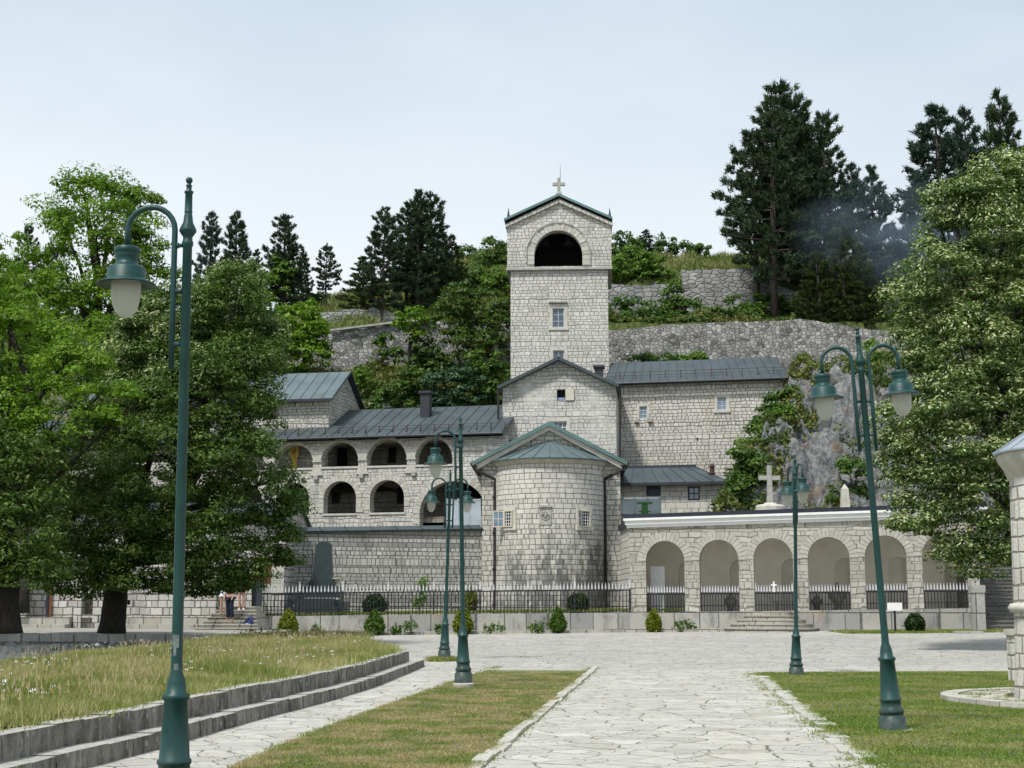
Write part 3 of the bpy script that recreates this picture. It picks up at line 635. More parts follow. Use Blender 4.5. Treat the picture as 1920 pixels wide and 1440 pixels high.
# ================================================================ BELL TOWER
f=Fac((957,1000,82),(1140,1000,81.7)); T=facade_thing(f,'bell_tower','tall square stone bell tower with an arched belfry and a cross on its gable','tower')
xl,xr=f.x(957.5,600),f.x(1140.5,600); wT=xr-xl; dep=5.2
zs1=f.z(1048,506); ztop_e=f.z(1048,430); 
m=MB(); 
w1=[f.x(1036,600),f.x(1058,600)]; z1=[f.z(1047,614),f.z(1047,578)]; w2=[f.x(1037,670),f.x(1058,670)]; z2=[f.z(1047,700),f.z(1047,657)]
wall(m,xl,xr,5,zs1,[opening(w1[0],w1[1],*z1),opening(w2[0],w2[1],*z2)],0,.5)
m.box(xl,xl+.4,.5,dep,5,zs1); m.box(xr-.4,xr,.5,dep,5,zs1); m.box(xl+.4,xr-.4,dep-.4,dep,5,zs1)
m.build('wall',M['tower'],T)
window(T,*w1,*z1,.06,rows=3); window(T,*w2,*z2,.06,rows=3)
surround(T,*w1,*z1,.19); surround(T,*w2,*z2,.19)
m=MB(); m.box(f.x(1029,560),f.x(1064,560),-.16,.02,f.z(1047,568),f.z(1047,565.5)); m.build('drip_stone',M['trim2'],T)
# belfry stage, a little wider
bl,br=f.x(951,480,-.12),f.x(1146.5,480,-.12); zg0=zs1+.12; ap=f.z(1048,371,-.12); ez=f.z(1048,416,-.12); cx=(bl+br)/2
m=MB(); m.box(bl-.05,br+.05,-.2,dep+.15,zs1-.02,zs1+.1); m.build('string_course',M['trim2'],T,bevel=.02)
o=opening(f.x(1001.5,480,-.12),f.x(1092,480,-.12),f.z(1047,499,-.12),f.z(1047,478,-.12),0); o['rise']=f.z(1047,432,-.12)-o['zh']
gt=lambda x:ez+(ap-ez)*(1-abs(x-cx)/(cx-bl))-.02
m=MB(); wall(m,bl,br,zg0-.02,gt,[o],-.12,.55,extra=[cx])
so=opening(1.0,3.6,o['zs'],o['zh'],o['rise'])
m2=MB()
for xx in (bl,br-.5):  # side walls, left closed so the belfry stays dark inside
    wall(m2,0,dep-.6,zg0-.02,ez-.02,[],0,.5)
    for fc in m2.f: m.face([(xx+m2.v[i][1],.43+m2.v[i][0],m2.v[i][2]) for i in fc])
    m2=MB()
wall(m,bl,br,zg0-.02,gt,[],dep-.3,.4,extra=[cx])
m.box(bl+.5,br-.5,.43,dep-.3,zg0-.02,zg0+.1)
qd=MB(); qd.box(bl+.52,br-.52,3.2,3.3,zg0+.1,ez+.3); qd.build('belfry_shade_sheet',M['black'],T)  # black sheet added inside the belfry, painting its deep shade
m.build('belfry_wall',M['tower'],T)
m=MB(); archring(m,o,.42,-.12,.05,21,3,legs=2); m.build('arch_ring',M['voussoir'],T,bevel=.01)
m=MB(); o2=dict(o); o2['x0']-=.42; o2['x1']+=.42; o2['rise']+=.42; archring(m,o2,.07,-.12,.10,26,4); 
for sx_ in (o2['x0']-.07,o2['x1']): m.box(sx_,sx_+.07,-.2,-.08,o['zh']-.45,o['zh']-.005)
m.build('hood_mould',M['trim2'],T)
# bells inside
m=MB(); zb=f.z(1047,455,1.5); m.tube([(bl+.5,2.2,zb+.75),(br-.5,2.2,zb+.75)],.09,8); m.build('bell_beam',M['wood'],T)
for k in (-.9,.55): m=MB(); m.lathe([(.05,.65),(.2,.6),(.27,.4),(.32,.15),(.45,0),(.40,0)],(cx+k,2.2,zb),20); m.build('bell',M['roof_dark'],T,True)
# roof
ov=.16; rz=f.z(1048,364.5,-.35); xe0,xe1=f.x(945,410,-.35),f.x(1148.5,410,-.35); ze=f.z(1048,409.5,-.35)-.02
m=MB(); 
for xe in (xe0,xe1): m.slab([(xe,-.35,ze),(xe,dep+.35,ze),(cx,dep+.35,rz),(cx,-.35,rz)],.07)
m.build('roof',M['roof_dark'],T)
m=MB()
for xe in (xe0,xe1): m.hexa([(xe,-.42,ze-.10),(cx,-.42,rz-.10),(cx,-.352,rz-.10),(xe,-.352,ze-.10)],[(xe,-.42,ze+.05),(cx,-.42,rz+.05),(cx,-.352,rz+.05),(xe,-.352,ze+.05)])
m.build('verge_trim',M['roof_green'],T)
m=MB()
for sgn in (-1,1):
    n=12
    for i in range(n):
        t0,t1=i/n,(i+1)/n-.008; e=(bl if sgn<0 else br)+sgn*.1; xa,xb=e+(cx-e)*t0,e+(cx-e)*t1; za,zb_=gt(e)*0+ez+(ap-ez)*t0-.16,ez+(ap-ez)*t1-.16
        m.hexa([(xa,-.30,za-.16),(xb,-.30,zb_-.16),(xb,-.10,zb_-.16),(xa,-.10,za-.16)],[(xa,-.30,za),(xb,-.30,zb_),(xb,-.10,zb_),(xa,-.10,za)])
m.build('raking_cornice',M['voussoir'],T)
m=MB(); w=.09
zc0,zc1=rz+.02,f.z(1048,334,-.1); m.taper(cx,-.1,zc0,zc0+.18,.2,.16,.15,.13); m.box(cx-w,cx+w,-.2,0,zc0+.18,zc1); zc=f.z(1048,345.5,-.1); hw=.37
m.box(cx-hw,cx-w,-.19,-.01,zc-.09,zc+.09); m.box(cx+w,cx+hw,-.19,-.01,zc-.09,zc+.09); m.build('cross',M['trim2'],T,bevel=.01)
m=MB(); m.tube([(cx+.08,.0,zc1-.3),(cx+.09,0,f.z(1049,309,0))],[.02,.008],6); m.build('lightning_rod',M['iron'],T)
for xx,pt_ in ((xe0+.22,952),(xe1-.15,1140)):
    m=MB(); zq=f.z(pt_,408,.0); m.lathe([(.09,0),(.08,.3),(.03,.62),(.0,.85)],(xx,.35,zq-.1),8); m.build('roof_spike',M['roof_dark'],T)
# ================================================================ NAVE
f=Fac((942.5,1000,76),(1155.5,1000,75.4)); T=facade_thing(f,'church_nave','gabled stone church body between the bell tower and the round apse','church')
xl,xr=f.x(942.5,800),f.x(1155.5,800); cx=f.x(1048,800); zr=f.z(1048,671.5); ze=f.z(1048,721)
gt=lambda x:zr-(zr-ze)*abs(x-cx)/(cx-xl)
w1=[f.x(1044,740),f.x(1060,740)]; z1=[f.z(1050,751),f.z(1050,730)]; w2=[f.x(1030,790),f.x(1063,790)]; z2=[f.z(1050,812),f.z(1050,790)]
m=MB(); wall(m,xl,xr,.5,gt,[opening(*w1,*z1),opening(*w2,*z2)],0,.5,extra=[cx]); D=6
m.box(xl,xl+.4,.5,D,.5,ze-.01); m.box(xr-.4,xr,.5,D,.5,ze-.01)
m.build('wall',M['nave'],T)
xa,xb=f.x(931,722,-.45),f.x(1161,717,-.45); za=f.z(931,724,-.45); zr2=f.z(1047,668,-.45); cc=f.x(1047,668,-.45)
m=MB(); m.slab([(xa,-.45,za),(xa,D,za),(cc,D,zr2),(cc,-.45,zr2)],.16); m.slab([(xb,-.45,za),(xb,D,za),(cc,D,zr2),(cc,-.45,zr2)],.16)
for k in range(1,14):
    y_=-.4+k*.46
    for x_ in (xa,xb): m.rib((x_,y_,za),(cc,y_,zr2),.03,.03)
m.build('roof',M['roof'],T)
m=MB(); m.box(*w1,.25,.3,*z1); m.build('dark_window',M['black'],T); s_=MB(); s_.box(w1[1]+.02,w1[1]+.02+(f.x(1076)-f.x(1060)),-.06,-.02,*z1); s_.build('shutter',M['cream'],T)
b=MB(); b.box(w1[0],w1[1],.15,.2,z1[0],z1[0]+.18); b.build('window_board',M['glassblue'],T)
window(T,*w2,*z2,.08,frame='white',rows=2,cols=4); surround(T,*w2,*z2,.16)
m=MB(); x0,x1=f.x(1115,690,2.5),f.x(1131,690,2.5); zt=f.z(1122,690,2.5); m.box(x0,x1,2.3,2.9,zt-1.6,zt); m.box(x0-.08,x1+.08,2.2,3.0,zt,zt+.12); m.build('chimney',M['roof_dark'],T)
m=MB(); m.tube([(xr+.22,-.15,ze-.1),(xr+.22,-.15,ze-1.6),(xr+.15,-.1,f.z(1160,880))],.06,8); m.build('drainpipe',M['pipe'],T)
m=MB(); m.tube([(xl-.22,-.15,ze-.1),(xl-.22,-.15,f.z(940,815))],.06,8); m.build('drainpipe',M['pipe'],T)
# ================================================================ APSE CHAPEL
Yc=69.2; f=Fac((903,1000,Yc),(1165,1000,Yc-.2)); T=facade_thing(f,'apse_chapel','pale stone chapel front with a round apse under a half cone roof','church')
xl,xr=f.x(903.5,1000),f.x(1164,1000); cx=f.x(1030,850); zr=f.z(1031,800); ze=f.z(1031,862)
xa,xb=f.x(885,866,-.35),f.x(1176,862,-.35); za=f.z(1031,868,-.35); zr2=f.z(1031,793,-.35)
gt=lambda x:za+(zr2-za)*(1-abs(x-cx)/(cx-xa))-.22
m=MB(); wall(m,xl,xr,.4,gt,[],0,.5,extra=[cx]); m.box(xl,xl+.4,.5,6,.4,gt(xl)-.05); m.box(xr-.4,xr,.5,6,.4,gt(xr)-.05); m.build('wall',M['chapel'],T)
m=MB()
for x_ in (xa,xb): m.slab([(x_,-.35,za),(x_,6.2,za),(cx,6.2,zr2),(cx,-.35,zr2)],.06)
m.build('roof',M['roof_teal'],T)
m=MB()
for x_ in (xa,xb): m.hexa([(x_,-.44,za-.13),(cx,-.44,zr2-.13),(cx,-.352,zr2-.13),(x_,-.352,za-.13)],[(x_,-.44,za+.07),(cx,-.44,zr2+.07),(cx,-.352,zr2+.07),(x_,-.352,za+.07)])
m.build('verge_trim',M['roof_green'],T)
m=MB()
for e in (xa+.12,xb-.12):
    m.hexa([(e,-.30,za-.36),(cx,-.30,zr2-.34),(cx,-.02,zr2-.34),(e,-.02,za-.36)],[(e,-.33,za-.10),(cx,-.33,zr2-.10),(cx,-.02,zr2-.10),(e,-.02,za-.10)])
m.build('raking_cornice',M['trim'],T)
Rr=2.62; ac=(f.x(1031,1000,-.3),0.35); 
zc=f.z(1031,859,-Rr); zc2=zc
def halfarc(r): return [(r,0)]
m=MB(); m.lathe([(Rr+.03,.3),(Rr,3),(Rr,zc-.12)],(ac[0],ac[1],0),56,180,360,cap=False); ap_=m.build('apse_wall',M['apse'],T,True)
m=MB(); m.lathe([(Rr-.02,zc-.2),(Rr+.06,zc-.18),(Rr+.08,zc-.08),(Rr+.2,zc),(Rr+.2,zc+.04),(Rr,zc+.05)],(ac[0],ac[1],0),48,180,360,cap=False); m.build('cornice',M['trim'],T,True)
m=MB(); ztp=f.z(1031,822,-.1); n=48
m.lathe([(Rr+.27,zc+.0),(Rr+.29,zc+.05),(.02,ztp)],(ac[0],ac[1],0),n,180,360,cap=False)
for k in range(0,13):
    a=R(180+k*15); m.rib((ac[0]+(Rr+.28)*math.cos(a),ac[1]+(Rr+.28)*math.sin(a),zc+.05),(ac[0],ac[1],ztp),.035,.045)
m.build('apse_roof',M['roof_teal'],T)
def apsepos(px,py):  # angle & z on the cylinder
    r=ray(px,py); o=f.o; ox,oy=-o.x,-o.y; d=f.d; n=f.n
    lo=Vector((ox*d.x+oy*d.y,ox*n.x+oy*n.y)); ld=Vector((r[0]*d.x+r[1]*d.y,r[0]*n.x+r[1]*n.y)); c=lo-Vector(ac)
    A=ld.dot(ld); B=2*c.dot(ld); C=c.dot(c)-Rr*Rr; t=(-B-math.sqrt(max(0,B*B-4*A*C)))/(2*A); h=lo+ld*t
    return math.atan2(h.y-ac[1],h.x-ac[0]),EYE+r[2]*t
def onapse(par,a): e=bpy.data.objects.new
for (pa,pb,sh) in (((948,963,932)),((1087,1105,1068))):
    a,z0=apsepos((pa+pb)/2,988); _,z1_=apsepos((pa+pb)/2,957); a1,_=apsepos(pa,970); a2,_=apsepos(pb,970); w=Rr*abs(a2-a1); h=z1_-z0
    fr=MB(); y=-.11; ww=.05
    for q in ((-w/2,-w/2+ww,0,h),(w/2-ww,w/2,0,h),(-w/2+ww,w/2-ww,0,ww),(-w/2+ww,w/2-ww,h-ww,h)): fr.box(q[0],q[1],y,.06,q[2],q[3])
    # casement swung open on the left
    cw_=w*.95; ang=R(38)
    def sw(x,yy): return (-w/2-x*math.cos(ang)*.999,y-x*math.sin(ang)+yy)
    cs=MB()
    def bar(xa_,xb_,za_,zb_):
        p=[sw(xa_,0),sw(xb_,0),sw(xb_,.03),sw(xa_,.03)]; cs.hexa([(q[0],q[1],za_) for q in p],[(q[0],q[1],zb_) for q in p])
    bar(0,.05,0,h); bar(cw_-.05,cw_,0,h); bar(.05,cw_-.05,0,.05); bar(.05,cw_-.05,h-.05,h); bar(.05,cw_-.05,h*.5-.02,h*.5+.02); bar(cw_*.5-.015,cw_*.5+.015,.05,h*.5-.02); bar(cw_*.5-.015,cw_*.5+.015,h*.5+.02,h-.05)
    gl=MB(); p=[sw(.02,.012),sw(cw_-.02,.012),sw(cw_-.02,.018),sw(.02,.018)]; gl.hexa([(q[0],q[1],.02) for q in p],[(q[0],q[1],h-.02) for q in p])
    gr=MB()
    for k in range(1,4): xx=-w/2+w*k/4; gr.box(xx-.011,xx+.011,-.075,-.06,ww,h-ww)
    for k in range(1,5): zz=h*k/5; gr.box(-w/2+ww,w/2-ww,-.058,-.045,zz-.011,zz+.011)
    dk=MB(); dk.box(-w/2+.02,w/2-.02,-.035,-.02,.02,h-.02)  # black sheet on the solid wall, painting the unlit opening behind the grille
    sr=MB(); sr.box(-w/2-.16,w/2+.16,-.03,.1,h+.003,h+.18); sr.box(w/2+.003,w/2+.16,-.03,.1,0,h); sr.box(-w/2-.16,-w/2-.003,-.03,.1,0,h); sr.box(-w/2-.2,w/2+.2,-.07,.1,-.16,-.003)
    px_=(ac[0]+Rr*math.cos(a),ac[1]+Rr*math.sin(a)); rot=a+math.pi/2
    def put(mb,name,mat,par):
        c_,s_2=math.cos(rot),math.sin(rot); mb.v=[(px_[0]+v[0]*c_-v[1]*s_2,px_[1]+v[0]*s_2+v[1]*c_,z0+v[2]) for v in mb.v]; return mb.build(name,M[mat],par)
    W_=put(fr,'window','cream',T); c2=put(cs,'casement','cream',T); put(gl,'pane','glassblue',c2); put(gr,'grille','white',W_); put(dk,'opening_shade_sheet','black',W_); put(sr,'stone_surround','trim',T)
# carved crest
a,z0=apsepos(1023,984); _,z1_=apsepos(1023,948); rot=a+math.pi/2; px_=(ac[0]+Rr*math.cos(a),ac[1]+Rr*math.sin(a)); h=z1_-z0
def put2(mb,name,mat,par,**k):
    c_,s_2=math.cos(rot),math.sin(rot); mb.v=[(px_[0]+v[0]*c_-v[1]*s_2,px_[1]+v[0]*s_2+v[1]*c_,z0+v[2]) for v in mb.v]; return mb.build(name,M[mat],par,**k)
mb=MB(); mb.box(-.27,.27,-.03,.12,0,h-.08); mb.box(-.30,.30,-.10,.12,h-.08,h+.02); tb=put2(mb,'crest_tablet','trim2',T)
mb=MB(); cz=h*.48; mb.tube([(.19*math.cos(R(t)),-.04,cz+.19*math.sin(R(t))) for t in range(0,361,20)],.028,6)
mb.tube([(0,-.05,cz-.13),(0,-.07,cz),(0,-.05,cz+.06)],[.02,.05,.03],8)
for s_ in (-1,1):
    mb.tube([(0,-.05,cz+.04),(s_*.03,-.06,cz+.13),(s_*.07,-.05,cz+.15)],[.03,.022,.01],6)
    mb.tube([(s_*.03,-.05,cz+.02),(s_*.10,-.06,cz+.10),(s_*.14,-.05,cz+.02),(s_*.12,-.05,cz-.07)],[.02,.03,.025,.01],6); mb.tube([(0,-.05,cz-.06),(s_*.07,-.05,cz-.14)],[.02,.015],6)
mb.tube([(-.04,-.06,cz+.17),(0,-.06,cz+.21),(.04,-.06,cz+.17)],.015,6)
put2(mb,'crest_eagle','trim2',tb,smooth=True)
for sgn,ex_,wx,zz in ((-1,xa+.15,xl+.62,za),(1,xb-.2,xr-.75,za)):
    m=MB(); bz=.9; m.tube([(ex_,-.35,zz-.12),(ex_,-.35,zz-.32),(wx,-.12,zz-.75),(wx,-.12,zz-.95),(wx,-.12,bz)],[.12,.06,.075,.075,.075],10)
    for k in range(4): m.box(wx-.12,wx+.12,-.21,.0,1.5+k*1.7,1.56+k*1.7)
    m.build('drainpipe',M['pipe'],T)
m=MB(); m.tube([(xa,-.42,za-.05),(xa,6,za-.05)],.09,8); m.build('gutter',M['pipe'],T); m=MB(); m.tube([(xb,-.42,za-.05),(xb,6,za-.05)],.09,8); m.build('gutter',M['pipe'],T)
# ================================================================ LEFT WING
f=Fac((470,1000,77.2),(938,1000,73.9)); T=facade_thing(f,'monastery_wing','long stone monastery wing with two storeys of round arches and a grey metal roof','building')
xL=f.x(-60,900); xR=f.x(940,900)+.25
zt=f.z(700,824); zlo=.4
def arch(pa,pb,ptop,pspr,psill):
    pm=(pa+pb)/2; o=opening(f.x(pa,pspr),f.x(pb,pspr),f.z(pm,psill),f.z(pm,pspr)); o['rise']=f.z(pm,ptop)-o['zh']; return o
up=[arch(430,496,833,866,881),arch(516,587,834,866,878),arch(603,672,829,863,875),arch(688,763,824,862,873),arch(779,848,822,860,871)]
x0u=up[0]['x0']; stp=up[2]['x0']-up[1]['x0']
for k in range(1,6): o=dict(up[1]); o['x0']=up[1]['x0']-stp*(k+1); o['x1']=up[1]['x1']-stp*(k+1); up.insert(0,o)
lo=[arch(518,580,905,935,966),arch(607,668,902,934,963),arch(694,758,900,932,961),arch(787,912,902,962,985)]
st2=lo[1]['x0']-lo[0]['x0']
for k in range(1,6): o=dict(lo[0]); o['x0']-=st2*k; o['x1']-=st2*k; lo.append(o)
m=MB(); wall(m,xL,xR,zlo,zt,[o for o in up if o['x0']>xL]+[o for o in lo if o['x0']>xL],0,.62); m.build('wall',M['wing'],T)
for i,o in enumerate(up):
    if o['x0']>f.x(380,900): m=MB(); archring(m,o,.16,0,.03,19,i); m.build('arch_ring',M['voussoir'],T)
for i,o in enumerate(lo):
    if o['x0']>f.x(380,900): m2=MB(); archring(m2,o,.30,0,.035,17 if o['x1']-o['x0']<3 else 27,20+i,legs=5); m2.build('arch_ring',M['voussoir'],T)
for o in up+lo[:3]:
    if o['x0']>f.x(300,900): m=MB(); m.box(o['x0']-.05,o['x1']+.05,-.05,.7,o['zs']-.1,o['zs']+.003); m.build('sill',M['trim'],T,bevel=.01)
for a_,b_ in zip(up,up[1:]):
    xc=(a_['x1']+b_['x0'])/2
    if xc<f.x(470,900): continue
    w=(b_['x0']-a_['x1'])/2; z=a_['zs']; m=MB(); m.box(xc-w-.06,xc+w+.06,-.09,.3,z+.62,z+.72); m.box(xc-w-.1,xc+w+.1,-.11,.3,z+.70+.021,z+.80); m.taper(xc,.1,z+.36,z+.62,w*.85,.17,w+.04,.19); m.taper(xc,.1,z-.42,z-.02,w+.1,.18,w-.02,.16); m.box(xc-w-.03,xc+w+.03,-.07,.3,z+.30,z+.355); m.build('pier_capital',M['voussoir'],T,bevel=.012)
for px_,py_ in ((593,896),(678,893),(776,889)):
    m=MB(); x_,z_=f.l(px_,py_); m.box(x_-.12,x_+.12,-.14,.03,z_-.1,z_+.12); m.build('corbel',M['trim2'],T)
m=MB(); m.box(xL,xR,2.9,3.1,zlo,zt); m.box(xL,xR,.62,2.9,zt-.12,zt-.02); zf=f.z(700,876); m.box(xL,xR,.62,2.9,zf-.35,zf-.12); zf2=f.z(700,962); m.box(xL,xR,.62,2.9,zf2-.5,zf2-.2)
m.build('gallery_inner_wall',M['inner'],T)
for (pa,pb,pt_,pb2) in ((633,650,842,878),):
    m=MB(); xx0,xx1=f.x(pa,pt_,2.8),f.x(pb,pt_,2.8); m.box(xx0,xx1,2.82,2.9,f.z(pa,pb2+10,2.8),f.z(pa,pt_-14,2.8)); m.build('gallery_door',M['black'],T)
for (pa,pb,pt_,pb2) in ((622,636,918,944),(744,757,914,945),(728,742,830,868)):
    a_,b_=f.x(pa,pt_,2.8),f.x(pb,pt_,2.8); window(T,a_,b_,f.z(pa,pb2,2.8),f.z(pa,pt_,2.8),2.82,frame='iron',glass='black',cols=4,rows=6,w=.03,name='gallery_window')
m=MB(); a_,b_=f.x(868,900,2.8),f.x(905,900,2.8); m.box(a_,b_,2.80,2.85,f.z(880,933,2.8),f.z(880,905,2.8)); m.build('barred_opening',M['black'],T)
# roof: slate front slope, ridge behind
dR=4.6; zeave=f.z(700,817,-.35); 
def rz_(px,py): return f.z(px,py,dR)
ridge=f.z(800,764,dR)
xE0,xE1=xL,f.x(942,810,-.35)
sheetroof(T,[(xE0,-.4,zeave),(xE1,-.4,zeave),(xE1,dR,ridge),(xE0,dR,ridge)],.1,.62)
m=MB(); m.slab([(xE0,dR,ridge),(xE1,dR,ridge),(xE1,dR+4.6,zeave),(xE0,dR+4.6,zeave)],.1); m.build('rear_roof',M['roof'],T)
m=MB(); m.tube([(xE0,-.48,zeave-.06),(xE1,-.48,zeave-.06)],.075,8)
n=28
for k in range(n): xx=xE0+(xE1-xE0)*(k+.5)/n; m.box(xx-.012,xx+.012,-.57,-.55,zeave-.16,zeave+.05)
m.build('gutter',M['roof_dark'],T)
sl=(ridge-zeave)/(dR+.4); m=MB(); yy=.25; zz=zeave+sl*(yy+.4)
m.tube([(xE0,yy,zz+.28),(xE1,yy,zz+.28)],.012,5); m.tube([(xE0,yy,zz+.13),(xE1,yy,zz+.13)],.012,5)
n=int((xE1-xE0)/.75)
for k in range(n+1): xx=xE0+(xE1-xE0)*k/n; m.box(xx-.02,xx+.02,yy-.01,yy+.03,zz-.02,zz+.32); m.box(xx-.02,xx+.02,yy-.18,yy-.01,zz-.04,zz+.02)
m.build('snow_guard',M['redrail'],T)
m=MB(); xc,zc_=f.l(796.5,733,2.6); w=(f.x(805,740,2.6)-f.x(788,740,2.6))/2; m.box(xc-w,xc+w,2.6,3.1,zc_-2.2,zc_-.1); m.box(xc-w-.09,xc+w+.09,2.5,3.2,zc_-.12,zc_); m.build('chimney',M['roof_dark'],T)
m=MB(); m.box(f.x(905,820),f.x(913,820),-.02,.03,f.z(900,860),f.z(900,835)); m.build('wall_patch',M['trim'],T)
# icon banner hanging in the second visible arch
bt=thing('hanging_banner','golden embroidered church banner hanging in an upper arch of the left wing','banner',f.o,f.ang)
x_0,z_0=f.l(552,837,.9); m=MB()
w=.27; zb0=f.z(552,857,.9); m.box(x_0-w,x_0+w,.88,.91,zb0,z_0); m.box(x_0-.15,x_0+.17,.885,.905,f.z(552,880,.9),zb0); m.build('cloth',M['banner'],bt)
m=MB(); m.lathe([(.0,0),(.14,0),(.14,.03),(0,.03)],(0,0,0),20); m.v=[(x_0+v[0],.875-v[2]*.3,(z_0+zb0)/2+v[1]) for v in m.v]; m.build('medallion',M['bannerred'],bt)
m=MB(); m.tube([(x_0-w-.06,.86,z_0+.02),(x_0+w+.06,.86,z_0+.02)],.02,6); m.build('cross_bar',M['wood'],bt)
# ================================================================ UPPER LEFT BUILDING
f=Fac((200,1000,80.2),(617,1000,77.5)); T=facade_thing(f,'upper_building','stone block with a pale green sheet metal roof above the long grey roof','building')
xr=f.x(617,760); xl=f.x(150,760); D=5.6; zt=f.z(617,748); ztl=zt; zr=f.z(655,700,D/2)
m=MB(); wall(m,xl,xr,8,zt,[],0,.4)
m.box(xl,xr,D-.4,D,8,zt)
m.face([(xr,.4,8),(xr,D-.4,8),(xr,D-.4,zt),(xr,.4,zt)]); m.face([(xr,0,zt),(xr,D,zt),(xr,D/2,zr-.08)])
m.build('wall',M['upper'],T)
xe=f.x(622,745,-.35)-.03
sheetroof(T,[(xl,-.4,zt-.05),(xe+.06,-.4,zt-.05),(xe+.06,D/2,zr+.1),(xl,D/2,zr+.1)],.09,.62,'roof_teal')
m=MB(); m.slab([(xl,D/2,zr+.1),(xe+.06,D/2,zr+.1),(xe+.06,D+.15,zt-.05),(xl,D+.15,zt-.05)],.06); m.build('rear_roof',M['roof_dark'],T)
m=MB(); m.box(xl,xe,-.46,-.36,zt-.16,zt-.02); m.build('gutter',M['roof_dark'],T)
# ================================================================ COURTYARD WALL
f=Fac((550,1150,66.2),(906,1150,69.3)); T=facade_thing(f,'courtyard_wall','high banded stone wall with a dark metal coping behind the graves','wall')
zA,zB=f.z(550,997),f.z(903,992); LL=f.x(904,1100); ft=lambda x:zA+(zB-zA)*x/LL
m=MB(); wall(m,0,LL,.6,ft,[],0,.6); m.build('wall',M['yard'],T)
m=MB(); m.slab([(-.12,-.14,zA+.02),(LL,-.14,zB+.02),(LL,.42,zB+.22),(-.12,.42,zA+.22)],.09)
for k in range(8): x_=LL*k/7.5; m.rib((x_,-.14,ft(x_)+.02),(x_,.42,ft(x_)+.22),.05,.04)
m.build('coping',M['roof'],T)
m=MB(); xx,zz=f.l(850,1070); m.tube([(xx,-.05,zz-.15),(xx,-.12,zz),(xx,-.03,zz+.15)],.02,6); m.build('wall_hook',M['iron'],T)
# lean-to sheet behind the coping, under the big arch
f2=Fac((836,1000,71.5),(902,1000,71.6)); T2=facade_thing(f2,'lean_to_shelter','grey sheet metal lean-to roof standing under the large low arch','shelter')
x0,x1=f2.x(838,960),f2.x(901,960); zt_,zb_=f2.z(870,934),f2.z(870,992,-1)
m=MB(); m.slab([(x0,-1.0,zb_),(x1,-1.0,zb_),(x1,.6,zt_),(x0,.6,zt_)],.05)
for k in range(4): x_=x0+(x1-x0)*k/3; m.rib((x_,-1,zb_),(x_,.6,zt_),.04,.04)
m.build('roof_sheet',M['roof_light'],T2); m=MB(); m.box(x0+.05,x1-.05,.45,.55,1,zt_-.06); m.build('back_wall',M['trim2'],T2)
# ================================================================ RIGHT WING
f=Fac((1150,1000,80.0),(1480,1000,77.9)); T=facade_thing(f,'side_wing','plain pale stone wing with two small windows running from the tower into the cliff','building')
x0,x1=f.x(1146,850),f.x(1496,800); zt=f.z(1320,717); 
w1=[f.x(1199,770),f.x(1213,770)]; z1=[f.z(1205,785),f.z(1205,762)]; w2=[f.x(1345,750),f.x(1362,750)]; z2=[f.z(1353,769),f.z(1353,745)]; w3=[f.x(1306,820),f.x(1309,820)]; z3=[f.z(1307,827),f.z(1307,820)]
m=MB(); wall(m,x0,x1,3,zt,[opening(*w1,*z1),opening(*w2,*z2),opening(*w3,*z3)],0,.45); m.box(x0,x1,4.6,4.9,3,zt); m.box(x1-.4,x1,.45,4.6,3,zt); m.build('wall',M['right'],T)
m=MB(); m.box(w3[0]-.1,w3[1]+.1,.3,.4,z3[0]-.1,z3[1]+.1); m.build('slit_recess',M['black'],T)
window(T,*w1,*z1,.05,glass='glassblue',rows=3,label='small six pane window left of the larger one'); window(T,*w2,*z2,.05,glass='glassblue',rows=3)
surround(T,*w1,*z1,.15,sill=False); surround(T,*w2,*z2,.17)
for k in (-1,1): m=MB(); c=(w1[0]+w1[1])/2+k*.37; m.box(c-.12,c+.12,-.14,.02,z1[0]-.2,z1[0]-.04); m.build('stone_bracket',M['trim2'],T)
ze=f.z(1320,712,-.35); rz=f.z(1300,675,2.3); xa,xb=x0-.3,f.x(1483,706,-.35); xc=f.x(1456,672,2.3)
sheetroof(T,[(xa,-.4,ze),(xb,-.4,ze),(xc,2.3,rz),(xa,2.3,rz)],.1,.5)
m=MB(); m.slab([(xa,2.3,rz),(xc,2.3,rz),(xb,5,ze),(xa,5,ze)],.08); m.face([(xb,-.4,ze),(xb,5,ze),(xc,2.3,rz)]); m.build('rear_roof',M['roof_dark'],T)
m=MB(); m.tube([(xa,-.47,ze-.07),(xb,-.47,ze-.07)],.07,8); m.build('gutter',M['roof_dark'],T)
m=MB(); sl=(rz-ze)/2.7; yy=.0; zz=ze+sl*.4
for dz in (.2,.38): m.tube([(xa,yy,zz+dz),(xb-.1,yy,zz+dz)],.013,5)
n=int((xb-xa)/.8)
for k in range(n+1): xx=xa+(xb-.1-xa)*k/n; m.box(xx-.018,xx+.018,yy-.02,yy+.02,zz-.02,zz+.42)
m.build('snow_guard',M['redrail'],T)
m=MB(); m.box(f.x(1157,840),f.x(1167,840),-.35,-.02,f.z(1160,846),f.z(1160,803)); m.build('bay_window',M['frame'],T)
